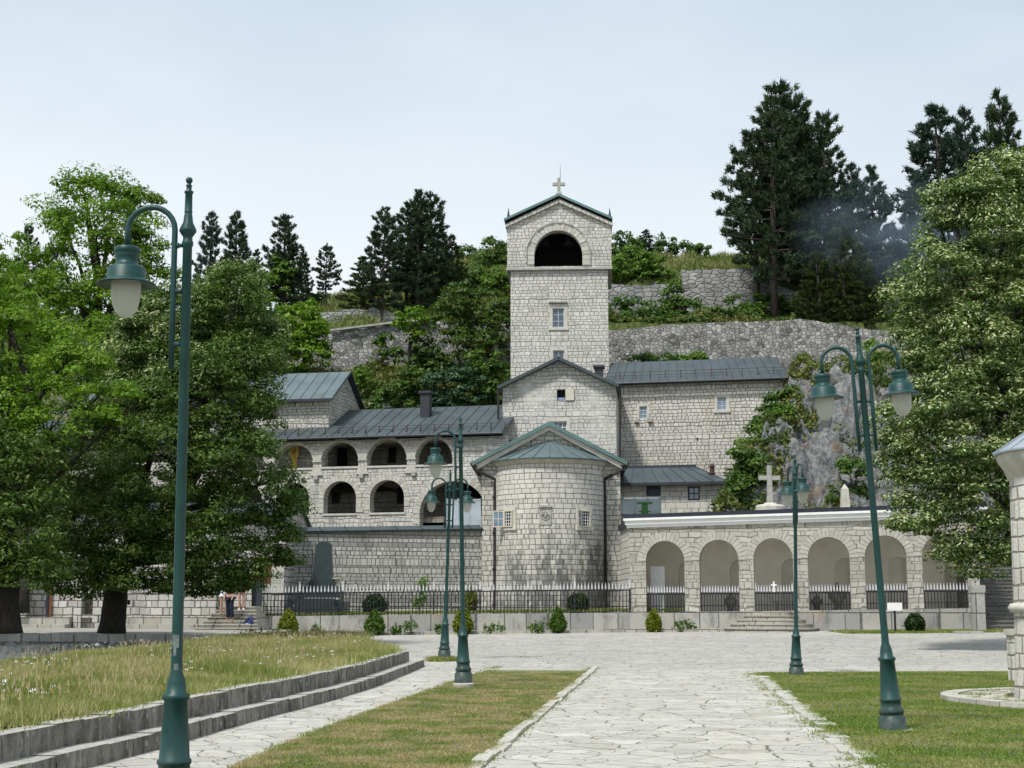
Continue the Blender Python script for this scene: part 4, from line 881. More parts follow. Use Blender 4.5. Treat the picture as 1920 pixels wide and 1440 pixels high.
# ================================================================ SMALL HOUSE
f=Fac((1160,1000,73.0),(1360,1000,71.8)); T=facade_thing(f,'small_house','small low stone house with a dark hipped metal roof beside the cliff','house')
x0,x1=f.x(1160,930),f.x(1360,930); zt=f.z(1260,905)
w1=[f.x(1290,925),f.x(1312,925)]; z1=[f.z(1300,938),f.z(1300,912)]; d1=[f.x(1212,930),f.x(1239,930)]; 
m=MB(); wall(m,x0,x1,2,zt,[opening(*w1,*z1),opening(*d1,f.z(1225,975),f.z(1225,911))],0,.4); m.box(x1-.4,x1,.4,3,2,zt); m.build('wall',masonry('small house stone',.5,.3,STw,irr=.5,mw=.02,stain=.15,warm=.35,mortar=(.3,.27,.22)),T)
window(T,*w1,*z1,.04,frame='iron',glass='glassblue',cols=2,rows=2,w=.07); m=MB(); m.box(d1[0],d1[1],.15,.2,f.z(1225,975),f.z(1225,911)); m.build('door',M['roof'],T)
m=MB(); m.box(d1[0],d1[0]+.07,-.02,.16,f.z(1225,975),f.z(1225,911)); m.box(d1[1]-.07,d1[1],-.02,.16,f.z(1225,975),f.z(1225,911)); m.box(d1[0]+.07,d1[1]-.07,-.02,.16,f.z(1225,915),f.z(1225,911)); m.build('door_frame',M['roof_dark'],T)
ze=f.z(1260,904,-.3); rz=f.z(1250,877,2.0); xc=f.x(1305,877,2.0); xb=x1+.15
sheetroof(T,[(x0,-.35,ze),(xb,-.35,ze),(xc,2.0,rz),(x0,2.0,rz)],.08,.65)
m=MB(); m.face([(xb,-.35,ze),(xb,3.6,ze),(xc,2.0,rz)]); m.face([(x0,2.0,rz),(xc,2.0,rz),(xb,3.6,ze),(x0,3.6,ze)]); m.build('rear_roof',M['roof_dark'],T)
m=MB(); m.box(x0,xb,-.44,-.36,ze-.14,ze-.01); m.build('gutter',M['roof_dark'],T)
m=MB(); m.box(x0,xc,2.0,2.1,rz-.05,rz+.14); m.build('ridge_cap',M['roof_dark'],T)
m=MB(); xx,zz=f.l(1335,893,.7); m.box(xx-.15,xx+.15,.6,.9,zz-.3,zz+.15); m.lathe([(.2,0),(.13,.08),(.1,.3),(.16,.34),(.05,.5),(0,.52)],(xx,.75,zz+.15),12); m.build('chimney',M['redrail'],T)
# zinc box roof with a green T post
f=Fac((1165,1000,68.4),(1240,1000,68.2)); T=facade_thing(f,'tin_lean_to','grey tin lean-to roof between the chapel and the arcade','shelter')
x0,x1=f.x(1166,945),f.x(1238,945); m=MB(); m.slab([(x0,-.6,f.z(1200,964,-.6)),(x1,-.6,f.z(1200,964,-.6)),(x1,.6,f.z(1200,931,.6)),(x0,.6,f.z(1200,931,.6))],.06)
a_=f.z(1200,964,-.6); b_=f.z(1200,931,.6)
for k in range(4): x_=x0+(x1-x0)*k/3; m.rib((x_,-.6,a_),(x_,.6,b_),.04,.04)
m.build('roof_sheet',M['roof'],T); m=MB(); m.box(x0+.1,x1-.1,.45,.55,1,b_-.06); m.build('back_wall',M['trim2'],T)
gm=simple('green painted metal',(.02,.07,.015),.6)
q=P(1209,960,67.3); T=thing('green_post','small green T shaped metal post in front of the grey tin roof','post',q)
m=MB(); z_=P(1209,945,67.3).z-q.z; m.taper(0,0,-.6,z_,.19,.08,.13,.08); m.box(-.36,.36,-.1,.1,z_,z_+.09); m.box(-.28,.28,-.09,.09,.0,.05); m.build('post_body',gm,T)
# ================================================================ ARCADE
fA=Fac((1180,1147,62.6),(1840,1139,59.6)); f=fA; T=facade_thing(f,'arcaded_chapel_row','long low stone arcade of round arches with a white cornice above the plaza','building')
x0=f.x(1181,1100); x1=f.x(1838,1100); zbl=f.z(1181,1149); zbr=f.z(1838,1139); zb=lambda x:zbl+(zbr-zbl)*(x-x0)/(x1-x0)
ztl=f.z(1181,990); ztr=f.z(1720,973); xtr=f.x(1720,973); zt=lambda x:ztl+(ztr-ztl)*(x-x0)/(xtr-x0)
AR=[(1210.5,1284,1014,1052,1147),(1311,1386,1012,1050,1146),(1413,1488,1009,1048,1145),(1515,1595,1007,1046,1144),(1622,1702,1004,1044,1142),(1730,1816,1000,1042,1141)]
ops=[]
for a,b,tp,sp,sl in AR:
    pm=(a+b)/2; o=opening(f.x(a+1,1100),f.x(b,1100),f.z(pm,sl)-.02,f.z(pm,sp)); o['rise']=f.z(pm,tp)-o['zh']; ops.append(o)
m=MB(); wall(m,x0,x1,lambda x:zb(x)-.3,zt,ops,0,.5); m.build('wall',M['arcade'],T)
m=MB()
for i,o in enumerate(ops): archring(m,o,.34,0,.028,19,50+i,gap=.16)
m.build('arch_rings',island('arcade arch stones',[(.42,.40,.35),(.50,.48,.425),(.45,.43,.38)]),T)
m=MB(); D=3.4
wall(m,x0,x1,.6,ztl+.2,[opening((o['x0']+o['x1'])/2+.25,(o['x0']+o['x1'])/2+1.15,.9,o['zh']-.35,.45) for o in ops],D,.4); m.box(x0,x1,D+.4,D+.5,.6,ztl+.2)
m.box(x0,x0+.3,.5,D,.6,ztl); m.box(x1-.3,x1,.5,D,.6,ztr)
m.face([(x0,.5,ztl-.35),(x1,.5,ztr-.35),(x1,D,ztr-.35),(x0,D,ztl-.35)])
for a_,b_ in zip(ops,ops[1:]):                       # plastered cross arches at every pier
    xc=(a_['x1']+b_['x0'])/2; q=MB(); wall(q,0,D-.5,.6,ztl-.3,[opening(.35,D-.55,.7,a_['zh']+.1,.95)],0,.3)
    for fc in q.f: m.face([(xc-.15+q.v[i][1],.5+q.v[i][0],q.v[i][2]) for i in fc])
m.build('vaulted_passage',M['plaster'],T)
m=MB(); xx=f.x(1220,1100,1.2); m.box(xx,xx+.62,1.2,1.25,zbl-.1,f.z(1230,1062,1.2)); m.build('white_panel',M['white'],T)
def slopebox(m,xa,xb,ya,yb,fl,fh): m.hexa([(xa,ya,fl(xa)),(xb,ya,fl(xb)),(xb,yb,fl(xb)),(xa,yb,fl(xa))],[(xa,ya,fh(xa)),(xb,ya,fh(xb)),(xb,yb,fh(xb)),(xa,yb,fh(xa))])
m=MB(); c0=x0-.1; c1=x1+.4
slopebox(m,c0,c1,-.10,.5,zt,lambda x:zt(x)+.13); slopebox(m,c0-.06,c1,-.18,.5,lambda x:zt(x)+.132,lambda x:zt(x)+.30); slopebox(m,c0-.12,c1,-.26,.5,lambda x:zt(x)+.302,lambda x:zt(x)+.40)
m.build('cornice',M['white'],T,bevel=.012)
m=MB(); slopebox(m,c0-.1,c1,-.25,D+.6,lambda x:zt(x)+.402,lambda x:zt(x)+.52); slopebox(m,c0-.1,c1,-.2,D+.2,lambda x:zt(x)+.522,lambda x:zt(x)+.58); m.build('flat_roof',simple('bitumen roof',(.028,.032,.045),.5,.2),T)
# stone bowls and slabs under the arches
for i,(px_,py_,s_) in enumerate(((1370,1128,.8),(1474,1128,.9),(1571,1124,1.1),(1532,1130,.7))):
    xx,zz=f.l(px_,1146,2.2); q=thing('stone_bench' if i==1 else 'stone_urn',['squat dark stone urn inside the second arch of the arcade','low stone bench inside the third arch behind the cross gate','large carved dark stone urn against the niche in the fourth arch','small dark stone urn near the left pier of the fourth arch'][i],'bench' if i==1 else 'urn',f.o+Vector((f.d.x*xx+f.n.x*2.2,f.d.y*xx+f.n.y*2.2,zb(xx)-.1)),f.ang)
    m=MB()
    if i==1: m.box(-.55,.55,-.2,.2,.42,.52); q2=m.build('seat',M['trim2'],q); m=MB(); m.box(-.45,-.3,-.15,.15,0,.42); m.box(.3,.45,-.15,.15,0,.42); m.build('support',M['trim2'],q)
    else: m.lathe([(.24*s_,0),(.24*s_,.1),(.12*s_,.16),(.15*s_,.3*s_),(.34*s_,.55*s_),(.36*s_,.75*s_),(.22*s_,.82*s_),(.1*s_,1.0*s_),(0.02,1.15*s_)],n=20); m.build('bowl',M['inner'],q,True)
# gates in each arch
def spear(m,x,z,s=1.0,y=0):
    m.taper(x,y,z,z+.05*s,.012*s,.01,.018*s,.012); m.taper(x,y,z+.05*s,z+.085*s,.04*s,.012,.04*s,.012)
    m.taper(x,y,z+.085*s,z+.13*s,.018*s,.012,.032*s,.012); m.taper(x,y,z+.13*s,z+.32*s,.030*s,.012,.002,.002)
ORD=['first arch beside the round apse','second arch from the round apse','third arch above the curved steps','fourth arch right of the curved steps','fifth arch behind the leaning lamp','sixth arch beside the dark stone stairs']
for i,o in enumerate(ops):
    T=thing('iron_gate','iron gate with white spear tips in the '+ORD[i],'gate',(f.o.x,f.o.y,f.o.z),f.ang,'iron gates of the arcade')
    a_,b_=o['x0']+.01,o['x1']-.01; zz=o['zs']+.02; pm=(AR[i][0]+AR[i][1])/2; ztip=f.z(pm,AR[i][4]-50); hh=ztip-zz-.34
    m=MB(); m.box(a_,b_,.09,.12,zz+hh-.07,zz+hh); m.box(a_,b_,.095,.115,zz+.22,zz+.25); m.build('rail',M['iron'],T)
    m=MB(); t=MB(); n=14
    for k in range(n):
        xx=a_+.05+(b_-a_-.1)*k/(n-1); m.box(xx-.018,xx+.018,.122,.15,zz-.02,zz+hh-.004)
        big=i==2 and k in (0,n-1); spear(t,xx,zz+hh+.002,1.35 if big else 1.0,.12)
    m.build('bars',M['iron'],T); t.build('spear_tips',M['tip'],T)
    if i==2:
        m=MB(); xc=(a_+b_)/2; m.box(xc-.03,xc+.03,.05,.08,zz+hh,zz+hh+.45); m.box(xc-.12,xc-.031,.05,.08,zz+hh+.27,zz+hh+.33); m.box(xc+.031,xc+.12,.05,.08,zz+hh+.27,zz+hh+.33); m.build('cross',M['white'],T)
# stub wall between chapel and arcade
f=Fac((1163,1000,67.5),(1183,1000,62.8)); T=facade_thing(f,'stub_wall','narrow stone wall between the chapel corner and the start of the arcade','wall'); m=MB(); m.box(0,f.len,0,.4,.6,f.z(1175,990)); m.build('wall',M['chapel'],T); m=MB(); m.box(-.1,f.len+.1,-.1,.5,f.z(1175,990)+.003,f.z(1175,979)); m.build('coping',M['roof_dark'],T)
# ================================================================ LOW TERRACE WALL + FENCE
fW=Fac((470,1155,62.0),(1180,1150,62.4))
def lowwall(name,label,fac,pa,pb,tops,bots,mat):
    T=facade_thing(fac,name,label,'wall'); q=[(fac.x(p,t),fac.z(p,t)) for p,t in tops]; xs_=[a for a,_ in q]; zs_=[b for _,b in q]
    ft=lambda x:float(np.interp(x,xs_,zs_)); m=MB(); wall(m,fac.x(pa,1160),fac.x(pb,1160),-.1,ft,[],0,.45,extra=[fac.x(pa,1160)+k for k in range(1,20)]); m.build('wall',M[mat],T); return T,ft
T1,ftW=lowwall('terrace_wall','low wall of big stone blocks carrying the iron fence left of the steps',fW,466,1181,[(466,1156),(900,1151),(1181,1148.5)],0,'block')
fW2=Fac((1181,1149,62.15),(1830,1140,59.1))
T2,ftW2=lowwall('terrace_wall','low wall of big stone blocks under the row of arches right of the fence',fW2,1181,1830,[(1181,1148.5),(1500,1145),(1830,1140.5)],0,'block')
for nm,fac,pa,pb,lab in (('planting_ledge',fW,480,1181,'narrow stone ledge with small bushes at the foot of the fence wall'),('planting_ledge',fW2,1182,1375,'short stone ledge at the wall foot just left of the curved steps')):
    T=facade_thing(fac,nm,lab,'ledge'); m=MB(); a,b=fac.x(pa,1180),fac.x(pb,1180)
    n=14
    for k in range(n):
        xa,xb=a+(b-a)*k/n,a+(b-a)*(k+1)/n-.012; gz=float(g(fac.o.x+fac.d.x*xa,fac.o.y)); m.box(xa,xb,-.62,-.004,gz-.15,gz+.13+rr.uniform(-.01,.01))
    m.build('ledge',M['step'],T,bevel=.015)
# terrace soil behind
tg=MB(); 
def terr(p): return p
A=[fW.o+Vector((0,0,0))]
tg.face([P(466,1156,62.3),P(1181,1149,62.6),Vector((P(1181,1149,69.5).x,69.5,P(1181,1149,62.6).z)),Vector((P(466,1156,66.5).x,66.5,P(466,1156,62.3).z))])
for i in range(4): v=tg.v[i]; tg.v[i]=(v[0],v[1],v[2]-.05)
tag(tg.build('terrace_ground',M['lawnsoil']),kind='structure')
tg=MB(); tg.face([P(1181,1149,62.4),P(1838,1140,59.4),Vector((P(1838,1140,64).x,64,P(1838,1140,59.4).z)),Vector((P(1181,1149,67).x,67,P(1181,1149,62.4).z))])
tag(tg.build('terrace_floor',M['kerbstones']),kind='structure')
x=rs.uniform(fW.o.x+.5,7.5,7000); y=rs.uniform(62.6,68.5,7000)
tag(np_mesh('terrace_grass',blades(x,y,np.full(len(x),1.08)+.012*np.clip(x+10,0,20),.13,.04,rs,4,.08,.5),3,M['mown_green']),'rough grass on the terrace behind the iron fence','grass',kind='stuff')
FT=facade_thing(fW,'iron_fence','long black iron fence with white spear tips along the low block wall','fence')
fx0,fx1=fW.x(481,1150,.15),fW.x(1181,1148,.15); posts=[481,561,642,727,813,900,990,1078,1181]; px_=[fW.x(p,1150,.15) for p in posts]
for i,p in enumerate(px_):
    m=MB(); z=ftW(p); m.box(p-.03,p+.03,.12,.18,z,z+1.0); m.lathe([(.05,.0),(.05,.06),(.035,.09),(.05,.13),(.035,.17)],(p,.15,z+.42),8); m.build('post',M['iron'],FT); m=MB(); spear(m,p,z+1.0,1.5,.15); m.build('post_tip',M['tip'],FT)
for a,b in zip(px_,px_[1:]):
    m=MB(); zc=ftW((a+b)/2); z1_,z2_=ftW(a),ftW(b)
    for dz,hh in ((.93,.05),(.24,.03)): m.hexa([(a+.03,.135,z1_+dz),(b-.03,.135,z2_+dz),(b-.03,.165,z2_+dz),(a+.03,.165,z1_+dz)],[(a+.03,.135,z1_+dz+hh),(b-.03,.135,z2_+dz+hh),(b-.03,.165,z2_+dz+hh),(a+.03,.165,z1_+dz+hh)])
    m.build('rail',M['iron'],FT); m=MB(); t=MB(); n=max(3,round((b-a)/.152))
    for k in range(1,n): 
        xx=a+(b-a)*k/n; z=ftW(xx)
        if 640<0: continue
        m.box(xx-.018,xx+.018,.10,.132,z+.0,z+.975); spear(t,xx,z+.985,.95,.15)
    m.build('bar_panel',M['iron'],FT); t.build('spear_tips',M['tip'],FT)
# short return of the fence on the left
FR=thing('iron_fence','short dark iron fence return at the top of the left steps','fence',fW.o,fW.ang); m=MB(); z=ftW(px_[0])
for k in range(9): yy=.3+k*.42; m.box(px_[0]-.012,px_[0]+.012,yy,yy+.03,z,z+1.0)
m.box(px_[0]-.02,px_[0]+.02,.25,3.9,z+.93,z+.98); m.box(px_[0]-.02,px_[0]+.02,.25,3.9,z+.24,z+.27); m.build('bar_panel',M['iron'],FR)
# ================================================================ CURVED STEPS in front of third arch
cA=P(1455,1182,59.8); T=thing('curved_steps','semicircular stack of worn stone steps below the third arch','steps',(cA.x,P(1455,1146,60.9).y,0),fW2.ang)
gz=float(g(cA.x,59)); zt_=P(1455,1146,60.9).z; n=5; hs=(zt_-gz)/n
for k in range(n):
    m=MB(); rx=1.9-.27*k; ry=1.75-.3*k; N=22; z0,z1=(gz-.1 if k==0 else gz+hs*k-.02),gz+hs*(k+1)
    pr=[]
    for i in range(N+1): a=math.pi+math.pi*i/N; pr.append((rx*math.copysign(abs(math.cos(a))**.7,math.cos(a)),ry*math.copysign(abs(math.sin(a))**.8,math.sin(a))))
    acc=0
    for (xa,ya),(xb,yb) in zip(pr,pr[1:]):
        l=math.hypot(xb-xa,yb-ya); m.face([(xa,ya,z0),(xb,yb,z0),(xb,yb,z1),(xa,ya,z1)],[(acc,z0),(acc+l,z0),(acc+l,z1),(acc,z1)]); acc+=l
    m.face([(a,b,z1) for a,b in pr])
    for (xa,ya),(xb,yb) in zip(pr,pr[1:]):
        f1=1.025; q=[(xa*.9,ya*.9),(xb*.9,yb*.9),(xb*f1,yb*f1),(xa*f1,ya*f1)]; m.hexa([(u,v,z1-.045) for u,v in q],[(u,v,z1+.004) for u,v in q])
    m.build('step',M['step'],T)
# ================================================================ RIGHT STAIRS, PIER
q=P(1850,1190,60.6); T=thing('stone_stairs','dark stone stairs climbing into the shade at the right','stairs',(q.x,q.y,0)); gz=float(g(q.x,60)); m=MB()
for k in range(26): m.box(0,4.5,k*.36,26*.36+1,gz+k*.165,gz+(k+1)*.165-.05); m.box(-.02,4.5,k*.36-.045,26*.36+1,gz+(k+1)*.165-.048,gz+(k+1)*.165-.004)
m.build('steps',masonry('dark steps',.8,.5,[(.16,.16,.15),(.22,.22,.2),(.19,.19,.17)],stain=.6,rowvar=0,wave=0),T)  # darker grey stone colours than the other steps
m=MB(); m.slab([(-.3,-.1,gz+.9),(-.02,-.1,gz+.9),(-.02,9,gz+5.0),(-.3,9,gz+5.0)],1.6); m.build('side_wall',M['block'],T)
q=P(1836,1190,57.6); T=thing('stone_pier','square grey stone pier at the right end of the low block wall','pier',(q.x,q.y,0)); m=MB(); h=P(1836,1097,57.6).z; w=.22
m.box(-w,w,-w,w,gz-.2,h-.3); m.build('shaft',M['block'],T,bevel=.02); m=MB(); m.box(-w-.03,w+.03,-w-.03,w+.03,h-.297,h); m.build('cap',M['trim2'],T,bevel=.03)
q=P(1816,1191,56); T=thing('stone_slab','thin flat stone slab lying on the plaza by the dark stairs','slab',(q.x,q.y,float(g(q.x,56)))); m=MB(); m.box(-.5,.5,-.3,.3,0,.07); m.build('slab',M['trim2'],T,bevel=.01)
# grass strip and sign
sg=[G(1565,1189,.45),G(1840,1192,.45),G(1838,1176,.5),G(1600,1180,.5)]
x=rs.uniform(13.0,20.5,6000); y=rs.uniform(56.4,59.6,6000); k=(y>56.3+.3*(x<14))&(y< fW2.o.y-.2+(x-fW2.o.x)*fW2.d.y/fW2.d.x); x=x[k];y=y[k]
tag(np_mesh('verge_grass',blades(x,y,g(x,y),.07,.05,rs,6,.08,.8),3,M['mown_green']),'narrow green grass strip in front of the right end of the block wall','grass',kind='stuff')
q=P(1679,1188,57.2); T=thing('notice_board','small blank white notice board on a brown post before the arcade wall','sign',(q.x,q.y,float(g(q.x,57)))); z0=P(1679,1145,57.2).z-q.z; z1=P(1679,1130,57.2).z-float(g(q.x,57)); z0=P(1679,1145,57.2).z-float(g(q.x,57))
m=MB(); m.box(-.04,.04,-.03,.03,-.1,z0+.05); m.box(-.09,.09,-.08,.08,-.05,.03); m.build('post',M['pipe'],T); m=MB(); m.box(-.29,.29,-.06,-.032,z0,z1); m.build('board',M['white'],T,bevel=.004)
# ================================================================ ROUND TURRET at right edge
T=thing('round_turret','round stone turret with a zinc cone roof at the right edge','turret',(9.96,24.0,0)); zr_=P(1890,868,23.6).z
m=MB(); Rt=1.63
m.lathe([(Rt+.06,0),(Rt,.5),(Rt-.02,1.5),(Rt-.06,zr_-.1)],n=64,cap=False); m.build('shaft',M['turret'],T,True)
m=MB(); zm=P(1903,1140,23.6).z; m.lathe([(Rt-.05,zm-.08),(Rt+.03,zm-.07),(Rt+.075,zm),(Rt+.03,zm+.07),(Rt-.05,zm+.08)],n=64,cap=False); m.build('string_moulding',M['trim'],T,True)
m=MB(); m.lathe([(Rt-.1,zr_-.25),(Rt-.03,zr_-.2),(Rt+.04,zr_-.02),(Rt+.13,zr_+.12),(Rt+.13,zr_+.2)],n=64,cap=False); m.build('eaves_moulding',M['trim'],T,True)
m=MB(); m.lathe([(Rt-.1,zr_+.16),(Rt+.19,zr_+.20),(Rt+.19,zr_+.23),(.03,zr_+1.4)],n=24,cap=False)
for k in range(24): a=k*math.pi/12; m.rib(((Rt+.19)*math.cos(a),(Rt+.19)*math.sin(a),zr_+.23),(.05*math.cos(a),.05*math.sin(a),zr_+1.4),.02,.02)
m.build('cone_roof',M['roof_light'],T)
T=thing('round_plinth','low round paved plinth with a kerb under the round turret','plinth',(9.72,24.0,0)); m=MB(); r=random.Random(2); n=34; Rp=2.62
for k in range(n):
    a,b=2*math.pi*k/n+.006,2*math.pi*(k+1)/n-.006; q=[(Rp-.28,a),(Rp+r.uniform(-.01,.01),a),(Rp+r.uniform(-.01,.01),b),(Rp-.28,b)]; z=.10+r.uniform(-.006,.006)
    m.hexa([(p*math.cos(t),p*math.sin(t),-.02) for p,t in q],[(p*math.cos(t),p*math.sin(t),z) for p,t in q])
for ring_,(ra,rb,n2) in enumerate(((1.62,2.0,22),(2.02,2.33,28))):
    for k in range(n2):
        a,b=2*math.pi*(k+.3*ring_)/n2+.012,2*math.pi*(k+1+.3*ring_)/n2-.012; z=.085+r.uniform(-.012,.008); q=[(ra,a),(rb,a),(rb,b),(ra,b)]
        m.hexa([(p*math.cos(t),p*math.sin(t),-.02) for p,t in q],[(p*math.cos(t),p*math.sin(t),z) for p,t in q])
m.build('paving_ring',M['kerbstones'],T,bevel=.008)
a=rs.uniform(0,6.28,1500); rr2=rs.uniform(1.64,2.45,1500); x=9.72+rr2*np.cos(a); y=24+rr2*np.sin(a); k=clumpy(x,y,rs,2.5)>.15
tag(np_mesh('plinth_weeds',blades(x[k],y[k],np.full(k.sum(),.07),.05,.02,rs,6,.05,.8),3,M['mown_green']),'tufts of weeds between the stones of the round plinth','weeds',kind='stuff')
q=P(1905,1245,30.2); T=thing('stone_post','short squared pale stone post half hidden behind the round turret','post',(q.x,q.y,0)); m=MB(); h=P(1898,1180,30.2).z
m.box(-.12,.25,-.15,.15,-.02,h-.12); m.build('shaft',M['turret'],T,bevel=.015); m=MB(); m.box(-.16,.29,-.19,.19,h-.117,h); m.build('cap',M['trim'],T,bevel=.01)
# ================================================================ CROSS, OBELISK above arcade
q=P(1444,955,66.8); T=thing('stone_cross','tall pale stone cross on a round base behind the arcade roof','cross',q); zt_=P(1444,873,66.8).z-q.z; zc=P(1444,896,66.8).z-q.z
m=MB(); m.lathe([(.66,-.5),(.66,.12),(.6,.2),(.3,.24),(.25,.3)],n=28); m.build('base',M['trim'],T); m=MB(); w=.105
m.taper(0,0,.25,zt_,.13,.1,.1,.08); m.box(-.50,-.115,-.07,.07,zc-.1,zc+.1); m.box(.115,.50,-.07,.07,zc-.1,zc+.1); m.build('cross',M['trim2'],T,bevel=.015)
q=P(1585,955,66.0); T=thing('white_obelisk','small white pointed obelisk at the foot of the cliff rock','obelisk',q); h=P(1585,917,66).z-q.z; ht=P(1585,907.5,66).z-q.z
m=MB(); m.taper(0,0,-.6,h,.24,.2,.15,.13); m.taper(0,0,h,ht,.15,.13,.01,.01); m.build('shaft',M['trim'],T,bevel=.01); m=MB(); m.box(-.36,.36,-.3,.3,-1.2,-.55+.6-.05); m.build('base',M['trim'],T)
# ================================================================ DARK MONUMENT WITH URNS
Ym=64.6; f=Fac((560,1150,Ym),(660,1150,Ym)); T=facade_thing(f,'granite_monument','tall dark granite grave monument behind the iron fence','monument')
xc=f.x(603,1100); X=lambda p:f.x(p,1100); Z=lambda p:f.z(603,p); zg=Z(1149)
m=MB(); m.taper(xc,.5,Z(1085),Z(1022),(X(622)-X(585))/2,.25,(X(619)-X(589))/2,.2)
m.hexa([(X(589),.3,Z(1022)),(X(619),.3,Z(1022)),(X(619),.7,Z(1022)),(X(589),.7,Z(1022))],[(xc-.2,.3,Z(1015.5)),(xc+.2,.3,Z(1015.5)),(xc+.2,.7,Z(1015.5)),(xc-.2,.7,Z(1015.5))]); m.build('stele',M['monument'],T,bevel=.006)
m=MB(); m.box(X(582),X(624),.15,.85,Z(1090),Z(1085)-.002); m.box(X(578),X(628),.1,.9,Z(1100),Z(1090)-.002); m.box(X(570),X(637),.0,1.0,Z(1109),Z(1100)-.002); m.build('pedestal',M['monument'],T,bevel=.02)
m=MB(); m.box(X(566),X(640),-.5,1.1,Z(1128),Z(1109)-.002); m.box(X(552),X(650),-.8,1.2,zg-.1,Z(1128)-.002); m.box(X(560),X(633),-1.2,-.81,zg-.1,Z(1122)); m.box(X(545),X(640),-1.35,-1.22,zg-.1,Z(1137)); m.build('tomb_base',M['monument'],T,bevel=.02)
m=MB(); m.box(X(575),X(640),-.52,-.505,Z(1124),Z(1121)); m.box(X(556),X(620),-.83,-.81,Z(1136),Z(1134)); m.build('edge_line',M['trim'],T)
for i,p in enumerate((577,629)):
    q=f.o+Vector((f.d.x*X(p),.35,Z(1099 if i==0 else 1098))); u=thing('stone_urn',['pale stone flower bowl left of the dark monument stele','pale stone flower bowl right of the dark monument stele'][i],'urn',q); m=MB(); m.lathe([(.1,0),(.1,.03),(.05,.07),(.05,.1),(.14,.2),(.16,.27),(.21,.30),(.21,.33),(.17,.33),(.12,.25)],n=20); m.build('bowl',M['trim'],u,True)
# small white grave ledge behind the fence
q=P(780,1137,67); T=thing('grave_border','low white stone grave border seen through the fence','kerb',(q.x,q.y,1.0)); m=MB(); m.box(-1.7,1.2,-.1,.1,0,.35); m.box(-1.7,-1.5,-1.5,-.1,0,.3); m.build('border',M['trim'],T)
# ================================================================ GATEHOUSE (left) and left low building
zb=.5; Yg=63.4; x1g=P(533,1100,Yg).x
T=thing('gatehouse','stone gatehouse with a small gable and a carved date beside the fence','building',(x1g,Yg,0)); D=P(583,1100,71).y-Yg; xlg=P(452,1100,Yg).x-x1g
ze=P(533,973,Yg).z; Dg=7.4; zr=P(556,946,Yg+Dg/2).z
m=MB(); wx0,wx1=P(470,1105,Yg).x-x1g,P(508,1105,Yg).x-x1g; dz=[P(480,1095,Yg).z,P(480,1045,Yg).z]; dd0,dd1=P(464,1120,Yg).x-x1g,P(481,1120,Yg).x-x1g
wall(m,xlg-6,0,.3,ze,[opening(wx0,wx1,*dz)],0,.4); m.face([(0,.4,.3),(0,Dg,.3),(0,Dg,ze),(0,.4,ze)]); m.face([(0,0,ze),(0,Dg,ze),(0,Dg/2,zr)]); m.build('wall',M['left'],T)
m=MB(); m.slab([(xlg-6,-.3,ze-.05),(.15,-.3,ze-.05),(.15,Dg/2,zr+.08),(xlg-6,Dg/2,zr+.08)],.1); m.slab([(xlg-6,Dg/2,zr+.08),(.15,Dg/2,zr+.08),(.15,Dg+.3,ze-.05),(xlg-6,Dg+.3,ze-.05)],.1); m.build('roof',M['roof'],T)
m=MB(); m.box(wx0,wx1,.12,.18,*dz); m.box(wx0,wx0+.12,.02,.119,*dz); m.box(wx1-.12,wx1,.02,.119,*dz); m.build('wooden_shutter',M['wood'],T)
m=MB(); zq=[P(520,1112,Yg).z,P(520,1040,Yg).z]; m.box(P(509,1100,Yg).x-x1g,-.02,-.05,-.004,*zq); tb=m.build('dressed_corner',M['trim'],T)
cu=bpy.data.curves.new('carved_date','FONT'); cu.body='1659'; cu.size=.42; cu.extrude=.004; to=bpy.data.objects.new('carved_date_tmp',cu); COL.objects.link(to); bpy.context.view_layer.update()
me=bpy.data.meshes.new_from_object(to); bpy.data.objects.remove(to); me.materials.clear(); me.materials.append(simple('green grey lettering',(.22,.26,.22),.8))
co=bpy.data.objects.new('carved_date',me); COL.objects.link(co); co.parent=tb; co.rotation_euler=(math.pi/2,0,0); co.location=(P(510,1085,Yg).x-x1g,-.058,P(510,1085,Yg).z); co.scale=(.62,1,1)
m=MB(); 
for p in (1088,1092): zz=P(515,p,Yg).z; m.box(P(510,1100,Yg).x-x1g,-.12,-.06,-.052,zz-.02,zz+.01)
m.build('carved_lines',simple('green grey lettering line',(.30,.36,.31),.8),tb)
T=thing('dark_doorway','dark open iron doorway at the head of the left steps','door',(P(474,1138,61.5).x,61.6,1.3)); m=MB(); m.box(-.35,.35,0,.1,0,1.2); m.box(-.42,-.352,-.05,.1,0,1.25); m.build('door_leaf',M['roof_dark'],T)
# left low building behind the trees
f=Fac((-60,1150,60.4),(408,1150,60.9)); T=facade_thing(f,'garden_wall','rough squared stone wall with two bench ledges behind the dark trees','wall'); xa,xb=0,f.x(405,1120); z0=f.z(200,1157); zt=f.z(200,1000)
wn_=[f.x(238,1130),f.x(244,1130)]; nz=[f.z(240,1134),f.z(240,1125)]
m=MB(); n0,n1=f.x(158,1100),f.x(178,1100)
wall(m,xa,xb,.2,zt,[opening(*wn_,*nz),opening(n0,n1,f.z(168,1152),f.z(168,1112))],0,.5); m.build('wall',M['left'],T)
m=MB(); m.box(wn_[0],wn_[1],.2,.25,*nz); m.build('air_hole',M['black'],T); m=MB(); m.box(n0,n1,.3,.35,f.z(168,1152),f.z(168,1112)); m.build('niche_back',M['inner'],T)
m=MB(); m.box(n0-.32,n0-.02,-.3,-.003,.2,f.z(168,1100)); m.box(n1+.02,n1+.4,-.3,-.003,.2,f.z(168,1100)); m.box(n0-.02+.003,n1+.017,-.25,-.003,f.z(168,1158),f.z(168,1152)); m.build('niche_piers',M['left'],T)
